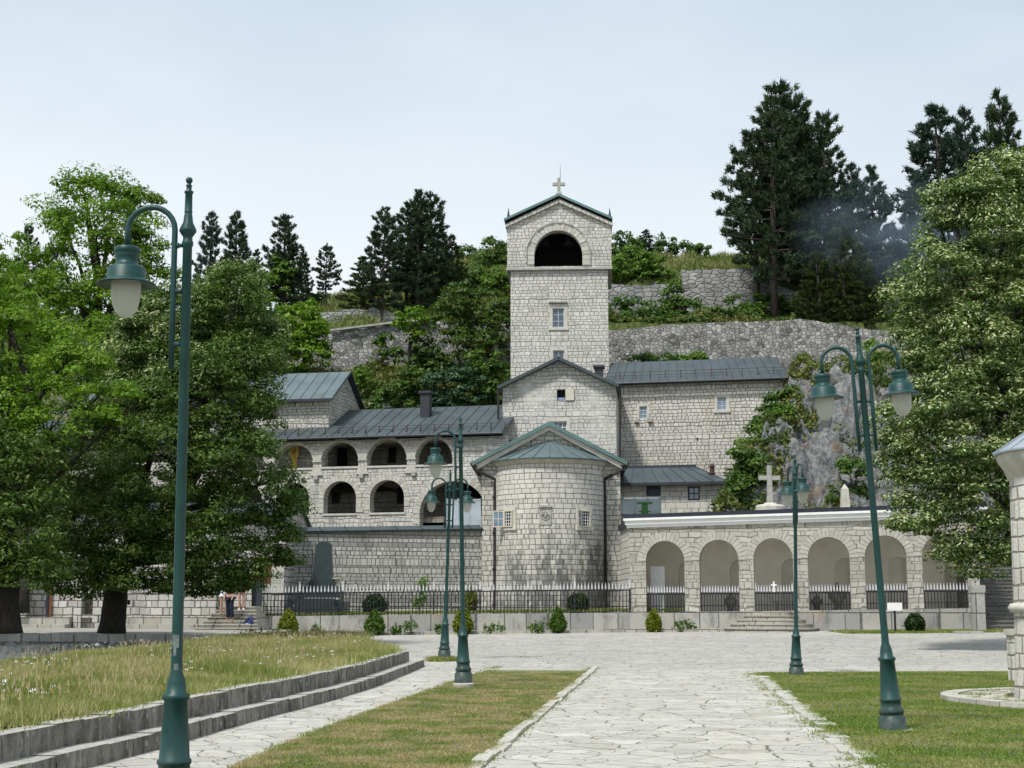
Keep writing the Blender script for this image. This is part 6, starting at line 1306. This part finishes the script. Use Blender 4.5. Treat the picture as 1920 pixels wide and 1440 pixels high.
# --- shrubs
def shrub(name,label,base,lobes,mat,seed,dens=6,per=14,size=.13,sp=(.14,.14,.10),group=None,stem=True,cat='shrub',inner=.3,droop=0):
    T=thing(name,label,cat,base,0,group); rs_=np.random.RandomState(seed); b=np.array(base); crownmesh(T,b,lobes,mat,1.9,80,.42,.15,rs_,.4,nm=('foliage','')) if cat=='shrub' else settone(np_mesh('foliage',leafcloud(crown_points(lobes,dens,rs_,inner),per,sp,size,rs_,droop)-b,4,M[mat],T))
    if stem:
        m=MB(); top=Vector(lobes[0][0])-Vector(base); w=max(.015,lobes[0][1][0]*.05)
        for k in range(4): a=k*1.57+seed; m.tube([(0,0,-.1),top*.5+Vector((math.cos(a),math.sin(a),0))*w*4,top+Vector((math.cos(a),math.sin(a),0))*w*9],[w,w*.7,w*.3],6)
        m.build('stem',M['bark'],T)
    return T
hb=lambda px,py,Y:P(px,py,Y)
for i,(lab,ls,Y,mat) in enumerate([
 ('bright green bush on the hill touching the right side of the belfry',[(1190,495,46,32,0),(1162,505,26,28,0),(1228,515,34,22,0),(1215,490,26,20,0)],101.2,'shrub_bright'),
 ('pale green bush row on the crest above the bright bush',[(1168,455,26,24,0),(1195,468,22,18,0),(1158,470,20,20,0)],112,'shrub'),
 ('bushes along the crest right of the tiny pine',[(1250,466,30,22,0),(1285,470,30,20,0),(1318,476,26,18,0)],112,'shrub'),
 ('upright green shrub leaning on the dry stone wall',[(1268,555,22,32,0),(1285,580,36,26,0),(1252,585,22,24,0),(1302,588,22,20,0)],97,'shrub'),
 ('long green hedge of shrubs beneath the dry stone wall beside the tower',[(1160,584,28,28,0),(1195,586,32,28,0),(1232,590,28,24,0),(1180,600,40,14,-1)],95.8,'shrub'),
 ('green bush on the crest left of the tower top',[(885,478,30,18,0),(860,500,26,20,0),(900,500,30,24,0)],112,'shrub'),
 ('yellow green bush above the reddish tree by the tower',[(930,520,26,24,0),(945,545,18,26,0)],100,'shrub_bright'),
 ('low green bush left of the pale outcrop',[(560,560,36,22,0),(520,570,36,26,0),(600,560,24,12,0)],104,'shrub'),
 ('light green bush behind the left lindens',[(530,510,26,34,0),(510,540,30,34,0)],100,'shrub_bright'),
 ('dark green bushes filling the slope between the centre pines and the tower',[(900,525,34,24,0),(870,520,30,22,0),(935,565,24,30,0),(845,510,26,20,0)],102,'shrub'),
 ('dense green bush at the right end under the dry stone wall',[(1330,596,32,18,0),(1370,594,32,18,0),(1410,594,30,20,0)],96,'shrub'),
 ('wide green bush between the retaining wall and the reddish tree',[(800,655,30,26,0),(825,685,34,24,0),(790,690,26,18,0)],90.8,'shrub'),
 ('green grassy bush on the bank at the cliff top',[(1510,722,26,14,0),(1545,712,30,14,0),(1580,715,30,14,0)],82,'shrub'),
 ('light green bush on the bank between the wing corner and the cliff rock',[(1400,835,20,16,0),(1440,800,26,18,0),(1475,775,28,18,0)],74.6,'shrub_bright'),
 ('dark undergrowth at the trunks of the big pine cluster',[(1400,570,36,26,0),(1450,580,40,28,0),(1500,585,36,30,0),(1545,590,34,26,0)],98.5,'shrub'),
 ('dark shrub in front of the left retaining wall foot',[(740,665,24,16,0),(720,640,12,16,0)],91,'shrub'),
 ('blue green bushy shrub right above the chimney of the long roof',[(840,720,50,32,0),(870,742,40,20,0),(810,745,36,20,0),(880,700,30,22,0)],85.5,'shrub_blue'),
 ('dark green bush between the chimney and the white slab',[(755,738,40,24,0),(720,750,26,16,0),(770,705,26,20,0)],85.8,'shrub'),
 ('yellow flowering bush beside the peak of the pale green roof',[(672,700,14,16,0),(680,715,12,10,0)],87,'shrub_bright'),
 ('green scrub squeezed against the left side of the tower foot',[(925,735,28,26,0),(935,690,20,26,0),(905,680,30,24,0)],86,'shrub'),
 ('dark green bush against the cliff left of the stone cross',[(1400,880,38,36,0),(1388,920,26,24,0),(1425,905,30,30,0),(1405,845,26,20,0)],70.2,'shrub'),
 ('green creeper bush on the slope by the plain wing corner',[(1435,780,24,22,0),(1460,750,24,20,0),(1420,805,18,16,0),(1480,735,20,14,0)],75.6,'shrub'),
 ('yellow green bush behind the right twin lamp post',[(1625,700,22,30,0),(1640,660,20,26,0),(1615,760,16,26,0)],84,'shrub_bright'),
 ('green bush in the cliff gully behind the right lamp post',[(1600,880,22,30,0),(1615,920,22,22,0),(1575,930,20,12,0)],69.5,'shrub'),
 ('round green plant growing out of the right retaining wall',[(1508,670,9,13,0)],92.1,'shrub'),
 ('green tuft growing behind the ridge of the plain right wing',[(1250,668,24,9,0),(1205,668,20,9,0)],88.5,'shrub'),
 ('yellow green tuft behind the plain wing ridge',[(1290,668,20,9,0),(1310,668,12,8,0)],88,'shrub_bright'),
]): 
    lb=[lobe(a,b,Y,c,d,.8,o) for a,b,c,d,o in ls]; pz=min(c[2]-r[2] for c,r in lb); shrub('bush',lab,(lb[0][0][0],lb[0][0][1],pz),lb,mat,100+i,dens=2.6,per=12,size=.22,sp=(.26,.26,.17),group='bushes on the hill')
# clipped and conical bushes near the wall
def nb(px,pt,pb,w,Y,lab,mat,seed,zb=None,shape='cone',name='conical_bush',grp='small evergreens at the wall'):
    b=P(px,pb,Y); 
    if zb is not None: b=Vector((b.x,Y,zb))
    H=P(px,pt,Y).z-b.z; r=w/2/F*Y; rs_=np.random.RandomState(seed); n=int(900 if shape!='ball' else 1100); v=rs_.randn(n,3); v/=np.linalg.norm(v,axis=1)[:,None]; rad=rs_.uniform(.75,1.0,n)
    t=(v[:,2]+1)/2
    if shape=='cone': pr=np.interp(t,[0,.12,.35,.7,1],[.35,.85,1,.62,.04])
    elif shape=='flame': pr=np.interp(t,[0,.15,.5,.85,1],[.2,.7,1,.7,.05])
    else: pr=np.interp(t,[0,.1,.5,.9,1],[.5,.8,1,.62,.2])
    an=rs_.rand(n)*6.28; lump=1+.10*np.sin(an*4+t*9+seed); tt=rs_.rand(n)**.8
    if shape=='cone': pr=np.interp(tt,[0,.12,.35,.7,1],[.45,.9,1,.62,.04])
    elif shape=='flame': pr=np.interp(tt,[0,.15,.5,.85,1],[.25,.7,1,.7,.05])
    else: pr=np.sqrt(np.clip(1-(tt*1.8-.86)**2,0.02,1))
    q=np.stack([np.cos(an)*pr*r*rad*lump,np.sin(an)*pr*r*rad*lump,tt*H],-1)
    T=thing(name,lab,'bush',b,0,grp); settone(np_mesh('foliage',leafcloud(q,5,(.03,.03,.05),.075,rs_,-.5 if shape!='ball' else 0),4,M[mat],T)); m=MB(); m.tube([(0,0,-.08),(0,0,H*.6)],[.04,.015],6); m.build('stem',M['bark'],T)
gy_=lambda px,Y:float(g(P(px,1180,Y).x,Y))
for i,a in enumerate([(540,1146,1188,36,61.2,'golden green conical bush, leftmost before the fence wall','thuja'),(702,1148,1189,36,61.2,'green conical bush directly below the dark clipped ball','thuja_green'),(868,1143,1190,36,61.2,'golden pointed bush behind the middle street lamp base','thuja'),(1046,1143,1184,30,61.2,'green conical bush below the centre of the round apse','thuja_green'),(1226,1147,1180,28,61.3,'small golden egg shaped bush below the first arch','thuja')]): nb(*a[:6],a[6],200+i,gy_(a[0],61)+.08)
nb(1716,1155,1184,32,57.6,'dark round bush on the grass strip by the notice board','box',210,gy_(1716,57.6),'ball','round_bush')
nb(702,1117,1150,42,63.6,'large dark clipped ball bush inside the iron fence','box',211,1.12,'ball','round_bush')
nb(1084,1116,1147,40,63.6,'dark clipped ball bush inside the fence below the barred window','box',212,1.2,'ball','round_bush')
nb(882,1107,1142,24,63.6,'small yellow green flame shaped bush inside the fence','thuja',213,1.15,'flame')
for i,(px,pt,pb,Y,w,lab,mat,zb) in enumerate([(787,1083,1146,65,26,'spindly light green sapling behind the fence','shrub_bright',1.1),(592,1170,1190,61.3,24,'low weedy tuft right of the leftmost golden bush','shrub',None),(765,1162,1188,61.3,34,'tall weedy tuft left of the far street lamp','shrub',None),(822,1168,1186,61.3,12,'thin weed beside the far street lamp','shrub',None),(925,1168,1187,61.2,40,'two part weedy tuft right of the golden pointed bush','shrub',None),(1008,1164,1185,61.2,36,'weedy clump left of the green bush below the apse','shrub',None),(1285,1162,1183,61.2,46,'spreading weedy tuft between the golden egg bush and the steps','shrub',None),(490,1182,1208,52.5,84,'leafy low green bush growing on the dark wall end','shrub',None),(740,1172,1187,61.3,10,'tiny weed at the foot of the block wall','shrub',None)]):
    b=P(px,pb,Y); b.z=zb if zb is not None else (gy_(px,Y)+.05 if Y>60 else b.z); top=P(px,pt,Y).z; ww=w/2/F*Y; hh=(top-b.z)
    if i==0: lb=[((b.x+rr.uniform(-.25,.25),b.y,b.z+hh*k),(ww*.8,ww*.8,hh*.13)) for k in (.3,.5,.7,.85)]
    else: lb=[((b.x+s*ww*.5,b.y,b.z+hh*(.35+.1*j)),(ww*.55,ww*.4,hh*.45)) for j,s in enumerate((-1,0,1))]
    shrub('sapling' if i==0 else ('low_bush' if i==7 else 'weed_tuft'),lab,b,lb,mat,300+i,dens=26 if i!=7 else 14,per=7,size=.08,sp=(.05,.05,.07),group=None,stem=(i==0),cat='plant')
# ground cover over hill and cliff
def ongrid(n,xr,yr,fn,rs): x=rs.uniform(*xr,n); y=rs.uniform(*yr,n); return x,y,fn(x,y)
def n2d(x,y,s,seed): return np.array([MN.noise(Vector((a*s+seed,b*s,seed))) for a,b in zip(x,y)])
x=np.concatenate([rs.uniform(-16,2,15000),rs.uniform(6,26,7000)]); y=np.concatenate([rs.uniform(84,92.2,15000),rs.uniform(94,99.3,7000)]); z=hill(x,y); k=n2d(x,y,.33,3)>-.22; x,y,z=x[k],y[k],z[k]
C=np.stack([x,y,z+.12+.3*rs.rand(len(x))*np.clip(n2d(x,y,.6,9)+.5,0,1)],-1); tag(np_mesh('hill_plants',leafcloud(C,5,(.2,.2,.14),.19,rs),4,M['cover']),'mixed weeds and low plants covering the slope behind the roofs','plants',kind='stuff')
x=rs.uniform(-18,24,16000); y=rs.uniform(94,117,16000); k=(x<3)|(y>101); x,y=x[k],y[k]; z=hill(x,y)
tag(np_mesh('crest_grass',blades(x,y,z,.42,.07,rs,6,.25,.5),3,M['crest']),'rough yellow green grass on the hill crest','grass',kind='stuff')
x=rs.uniform(8,24,26000); y=rs.uniform(68.3,90,26000); z=cliff_at(x,y); nn=n2d(x,y,.28,5)+.35*n2d(x,y,.9,15); e=x-(10.2+(y-69.5)*.60); k=(nn+np.where(e<2.4,.55,0)+np.where(y>79,.4,0)-np.where((e>2.0)&(y<79.5),.42,0)>.12); x,y,z=x[k],y[k],z[k]
C=np.stack([x,y,z+.05+.3*rs.rand(len(x))],-1); tag(np_mesh('cliff_plants',leafcloud(C,6,(.15,.15,.13),.15,rs),4,M['cover']),'green and reddish plants clinging to the cliff rock','plants',kind='stuff')
x=rs.uniform(-22,-5,2600); y=rs.uniform(40,53,2600); k=inpoly(x,y,ML)&(np.abs(y-(A.y+(x-A.x)*(B.y-A.y)/(B.x-A.x)))<1.1)&(clumpy(x,y,rs,1.2)>-.05); x,y=x[k],y[k]
tag(np_mesh('wall_weeds',leafcloud(np.stack([x,y,lawnz(x,y)+.15],-1),6,(.12,.12,.12),.07,rs),4,M['shrub']),'leafy weeds along the foot of the dark rubble wall','weeds',kind='stuff')
# ================================================================ STREET LAMPS
def lamp_head(par,x):
    h=thing_part=bpy.data.objects.new('lamp_head',None); COL.objects.link(h); h.parent=par; return h
def street_lamp(label,base,arms,height=5.0,leanx=0,leany=0,rz=0,head=True):
    T=thing('street_lamp',label,'street lamp',base,0,'green street lamps'); T.rotation_euler=(leany,leanx,rz); s=height/5.0; T.scale=(s,s,s)
    m=MB(); m.lathe([(.165,-.05),(.165,.17),(.14,.19),(.14,.215),(.15,.225),(.152,.26),(.125,.29),(.118,.36),(.13,.37),(.13,.395),(.116,.41),(.088,.84),(.105,.855),(.105,.885),(.078,.90),(.072,.97),(.066,1.0),(.046,1.06),(.045,1.1)],n=28,cap=False); m.build('base',M['lamp'],T,True)
    m=MB(); m.lathe([(.044,1.08),(.043,1.5),(.037,4.42),(.045,4.43),(.045,4.46),(.038,4.47),(.038,4.50),(.052,4.52),(.068,4.545),(.068,4.56),(.04,4.62),(.033,4.68),(.03,4.69),(.03,4.70),(.034,4.71),(.031,4.715),(.029,4.86),(.036,4.865),(.036,4.88),(.022,4.885),(.021,4.92),(.027,4.925),(.018,4.935),(.016,4.955)]+[(.028*math.cos(R(t)),4.972+.028*math.sin(R(t))) for t in range(-60,91,15)],n=20,cap=False); m.build('pole',M['lamp'],T,True)
    for az in arms:
        c,s_=math.cos(R(az)),math.sin(R(az)); q=lambda r,z:(c*r,s_*r,z); o=.105; rad=.19
        m=MB(); m.tube([q(o,3.42),q(o,4.0),q(o,4.56)]+[q(o+rad-rad*math.cos(R(t)),4.56+rad*math.sin(R(t))) for t in range(15,180,15)]+[q(o+2*rad,4.56),q(o+2*rad,4.40)],.0235,10)
        for z in (3.62,4.05,4.43): m.tube([q(.03,z),q(o,z)],.017,8); m.tube([q(o-.035,z),q(o-.02,z)],.024,8)
        ao=m.build('arm',M['lamp'],T,True); hc=(c*(o+2*rad),s_*(o+2*rad),0)
        m=MB(); m.lathe([(.02,4.425),(.09,4.42),(.103,4.405),(.103,4.375),(.092,4.365),(.098,4.35),(.092,4.335),(.086,4.31),(.088,4.285),(.105,4.27),(.135,4.255),(.15,4.24),(.152,4.16),(.158,4.15),(.235,4.115),(.238,4.105),(.15,4.12),(.12,4.13)],hc,30,cap=False); sh=m.build('lamp_shade',M['lamp'],ao,True)
        m=MB(); m.lathe([(.117,4.135),(.118,4.09),(.115,4.02),(.104,3.95),(.08,3.89),(.045,3.85),(.001,3.835)],hc,28,cap=False); m.build('globe',M['globe'],ao,True)
    return T
Yl=11.45; b=P(326,1500,Yl); bb=Vector((P(325,1500,Yl).x,Yl,0.0)); tp=P(355,332,Yl); street_lamp('nearest green street lamp, single arm with a white globe, left foreground',bb,[180],tp.z,math.atan2(tp.x-bb.x,tp.z)*1)
b=G(1675,1372); tp=P(1607,612,b.y); T=street_lamp('tall leaning twin armed green lamp on the right hand lawn',b,[178,2],tp.z*1.0,math.atan2(tp.x-b.x,tp.z))
m=MB(); m.lathe([(.0,0),(.2,0),(.2,.02),(0,.025)],n=20); m.v=[(v[0]*1.15+.02,v[1],v[2]) for v in m.v]; m.build('footing',M['trim2'],T)
b=G(869,1290); tp=P(863,783,b.y); T=street_lamp('single armed green lamp standing on the dry middle lawn on a stone foot',b+Vector((0,0,.1)),[182],tp.z-.1,math.atan2(tp.x-b.x,tp.z)); m=MB(); m.lathe([(.0,-.12),(.2,-.12),(.2,-.02),(.17,0)],n=20); m.build('footing',M['trim2'],T)
b=P(833,1219,40); b.z=float(g(b.x,40)); tp=P(845,882,40); T=street_lamp('farther twin armed green lamp in a weed tuft on the paving behind the middle lamp',b+Vector((0,0,.08)),[185,-10],tp.z-b.z-.05,math.atan2(tp.x-b.x,tp.z-b.z)); fb=b.copy()
b=G(1493,1267); tp=P(1490.5,852,b.y); T=street_lamp('green lamp seen end on with two overlapping heads before the arcade',b,[-81,99],tp.z,math.atan2(tp.x-b.x,tp.z))
x=fb.x+rs.randn(260)*.2; y=fb.y+rs.randn(260)*.2
tag(np_mesh('lamp_weeds',blades(x,y,g(x,y)+.0,.13,.03,rs,8,.05,.7),3,M['tall']),'dry weed tuft round the foot of the farther twin armed lamp','weeds',kind='stuff')
T=[o for o in bpy.data.objects if o.name=='street_lamp'][0]; gs=simple('scraped paint',(.13,.17,.16),.6,.3,20)
for a0,a1,z0,z1 in ((230,300,1.24,1.34),(245,275,1.18,1.24),(255,300,1.02,1.12),(232,250,1.02,1.07)):
    m=MB(); m.lathe([(.0455,z0),(.0455,z1)],n=8,a0=a0,a1=a1,cap=False); m.build('scraped_patch',gs,T)
# ================================================================ PEOPLE
skin=simple('skin',(.42,.24,.17),.55,.08,10); hairm=simple('brown hair',(.05,.03,.02),.6)
def skinned(name,nodes,edges,mat,par,root=0,sub=2):
    me=bpy.data.meshes.new(name); me.from_pydata([n[0] for n in nodes],edges,[]); me.materials.append(mat); o=bpy.data.objects.new(name,me); COL.objects.link(o); o.parent=par
    md=o.modifiers.new('skin','SKIN'); md.use_smooth_shade=True
    for i,n in enumerate(nodes): r=n[1]; me.skin_vertices[0].data[i].radius=r if isinstance(r,tuple) else (r,r); me.skin_vertices[0].data[i].use_root=(i==root)
    sb=o.modifiers.new('sub','SUBSURF'); sb.levels=sub; sb.render_levels=sub; return o
def person(label,pos,rz,h,pose,cloth):
    T=thing('person',label,'person',pos,rz); s=h/1.7; T.scale=(s,s,s)
    N=[];E=[]
    def add(p,r,par=None):
        N.append((p,r)); 
        if par is not None: E.append((par,len(N)-1))
        return len(N)-1
    pel=add((0,0,.93),(.15,.11)); sp=add((0,0,1.1),(.125,.09),pel); ch=add((0,0,1.3),(.15,.10),sp); nk0=add((0,0,1.42),(.07,.06),ch); nk=add((0,-.01,1.49),.05,nk0); hd=add((0,-.02,1.58),(.075,.09),nk); ht=add((0,-.015,1.68),(.065,.075),hd)
    for sg,a in ((-1,pose['la']),(1,pose['ra'])):
        shd=add((sg*.16,0,1.38),.055,nk0); el=add(a[0],.042,shd); wr=add(a[1],.028,el); dirv=(Vector(a[1])-Vector(a[0])).normalized(); pm=Vector(a[1])+dirv*.05; pl=add(tuple(pm),(.032,.018),wr)
        for k in range(4): u=pm+dirv*.05+Vector(((k-1.5)*.017,0,0)); v=u+dirv*(.035+.008*(k in(1,2)))+Vector((0,-.012,0)); i=add(tuple(u),.0088,pl); add(tuple(v),.007,i)
        i=add(tuple(pm+Vector((-sg*.03,-.015,0))),.010,pl); add(tuple(pm+dirv*.03+Vector((-sg*.042,-.02,0))),.008,i)
    for sg,l in ((-1,pose['ll']),(1,pose['rl'])):
        hp=add((sg*.09,0,.86),(.095,.10),pel); kn=add(l[0],.058,hp); cf=add(tuple(Vector(l[0]).lerp(Vector(l[1]),.35)),.056,kn); an=add(l[1],.036,cf); he=add((l[1][0],l[1][1]+.02,.035),.036,an); add((l[1][0]+sg*.02,l[1][1]-.15,.025),(.036,.022),he)
    skinned('body',N,E,skin,T)
    m=MB(); m.lathe([(.0,1.715),(.05,1.705),(.085,1.66),(.095,1.6),(.09,1.52),(.06,1.5)],(0,.02,0),16,cap=False); m.v=[v for v in m.v]; hh=m.build('hair',hairm,T,True); hh.scale=(.95,1,1)
    m=MB()
    for sg in (-1,1): m.lathe([(.0,0),(.009,.002),(.009,.012),(0,.014)],(sg*.03,-.098,1.59),8)
    m.build('eyes',M['black'],T)
    cloth(T); return T
hang=lambda sg:((sg*.21,.0,1.12),(sg*.2,-.06,.87))
wc=simple('white cotton',(.72,.74,.78),.8,.06,12); nv=simple('navy trousers',(.012,.016,.035),.8,.2,10); bk=simple('black cloth',(.012,.012,.013),.85)
def c1(T):
    m=MB(); m.lathe([(.20,.70),(.19,.8),(.175,.95),(.15,1.08),(.165,1.25),(.16,1.36),(.09,1.43)],n=24,cap=False); m.v=[(v[0],v[1]*.78,v[2]) for v in m.v]; m.build('dress',wc,T,True)
    m=MB(); m.lathe([(.03,.95),(.075,1.0),(.08,1.2),(.04,1.3)],(-.2,.02,0),12); m.build('shoulder_bag',simple('teal bag cloth',(.05,.2,.28),.7),T,True)
    m=MB(); 
    for sg in (-1,1): m.box(sg*.1-.045,sg*.1+.045,-.16,.07,-.005,.035)
    m.build('sandals',simple('tan sandals',(.45,.3,.16),.7),T,bevel=.01)
person('woman in a short white dress with bare legs on the left steps',(P(419,1151,59.6).x,59.55,1.19),R(20),1.66,dict(la=((-.24,-.1,1.2),(-.2,-.25,1.38)),ra=hang(1),ll=((-.09,-.02,.48),(-.10,0,.08)),rl=((.10,-.02,.48),(.12,.02,.08))),c1)
def c2(T):
    skinned('trousers',[((0,0,.95),(.165,.125)),((-.09,0,.86),(.11,.115)),((.09,0,.86),(.11,.115)),((-.09,-.03,.48),.085),((.11,-.03,.48),.085),((-.08,0,.10),.085),((.16,.0,.10),.085)],[(0,1),(0,2),(1,3),(2,4),(3,5),(4,6)],nv,T)
    skinned('top',[((0,0,.95),(.165,.12)),((0,0,1.2),(.15,.105)),((0,0,1.36),(.16,.105)),((0,0,1.42),(.1,.075))],[(0,1),(1,2),(2,3)],bk,T)
person('person in long navy trousers and dark top on a lower step',(P(431,1160,59.0).x,58.95,.91),R(-35),1.72,dict(la=((-.24,-.02,1.12),(-.14,-.18,.92)),ra=((.24,.0,1.14),(.26,-.12,.93)),ll=((-.09,-.03,.48),(-.08,0,.08)),rl=((.11,-.03,.48),(.16,0,.08))),c2)
def c3(T):
    skinned('shorts',[((0,0,.95),(.165,.125)),((-.09,0,.84),(.115,.12)),((.09,0,.84),(.115,.12)),((-.10,-.01,.66),.10),((.10,-.01,.66),.10)],[(0,1),(0,2),(1,3),(2,4)],bk,T)
    skinned('top',[((0,0,.95),(.165,.12)),((0,0,1.2),(.15,.105)),((0,0,1.36),(.16,.105)),((0,0,1.42),(.1,.075))],[(0,1),(1,2),(2,3)],bk,T)
    m=MB(); 
    for sg in (-1,1): m.box(sg*.09-.05,sg*.09+.05,-.18,.08,-.005,.06)
    m.build('shoes',M['white'],T,bevel=.015)
person('person in dark shorts and white shoes half hidden by the leaves',(P(452,1146,60.0).x,60.0,1.33),R(10),1.7,dict(la=hang(-1),ra=hang(1),ll=((-.08,-.02,.48),(-.07,0,.08)),rl=((.08,-.02,.48),(.09,0,.08))),c3)

# ================================================================ SMOKE drifting between the pines on the right
def smoke(px,py,Y,rx,ry,rd,dens,seed,label):
    c=P(px,py,Y); k=Y/F; m=MB(); pr=[(max(.001,math.sin(math.pi*i/12)),-math.cos(math.pi*i/12)) for i in range(13)]
    m.lathe(pr,(0,0,0),20); o=m.build('smoke',smat(dens,seed),None,True); o.location=c; o.scale=(rx*k,rd,ry*k); tag(o,label,'smoke',kind='stuff')
def smat(dens,seed):
    ma=bpy.data.materials.new('thin blue smoke'); ma.use_nodes=True; t=ma.node_tree; t.nodes.clear(); out=t.nodes.new('ShaderNodeOutputMaterial'); v=t.nodes.new('ShaderNodeVolumePrincipled'); v.inputs['Color'].default_value=(.50,.66,.86,1)
    tc=t.nodes.new('ShaderNodeTexCoord'); ln=t.nodes.new('ShaderNodeVectorMath'); ln.operation='LENGTH'; t.links.new(tc.outputs['Object'],ln.inputs[0]); mr=t.nodes.new('ShaderNodeMapRange'); mr.inputs['From Min'].default_value=1.0; mr.inputs['From Max'].default_value=.1; t.links.new(ln.outputs['Value'],mr.inputs['Value'])
    n=t.nodes.new('ShaderNodeTexNoise'); n.inputs['Scale'].default_value=1.7; n.inputs['Detail'].default_value=3; mp=t.nodes.new('ShaderNodeMapping'); mp.inputs['Location'].default_value=(seed,seed,0); t.links.new(tc.outputs['Object'],mp.inputs[0]); t.links.new(mp.outputs[0],n.inputs['Vector'])
    m2=t.nodes.new('ShaderNodeMapRange'); m2.inputs['From Min'].default_value=.4; m2.inputs['From Max'].default_value=.65; t.links.new(n.outputs[0],m2.inputs['Value'])
    a=t.nodes.new('ShaderNodeMath'); a.operation='MULTIPLY'; t.links.new(mr.outputs[0],a.inputs[0]); t.links.new(m2.outputs[0],a.inputs[1]); b=t.nodes.new('ShaderNodeMath'); b.operation='MULTIPLY'; b.inputs[1].default_value=dens; t.links.new(a.outputs[0],b.inputs[0]); t.links.new(b.outputs[0],v.inputs['Density']); t.links.new(v.outputs[0],out.inputs['Volume']); return ma
smoke(1690,440,94.0,230,125,1.8,.26,3.0,'thin bluish smoke drifting between the pines behind the right linden')
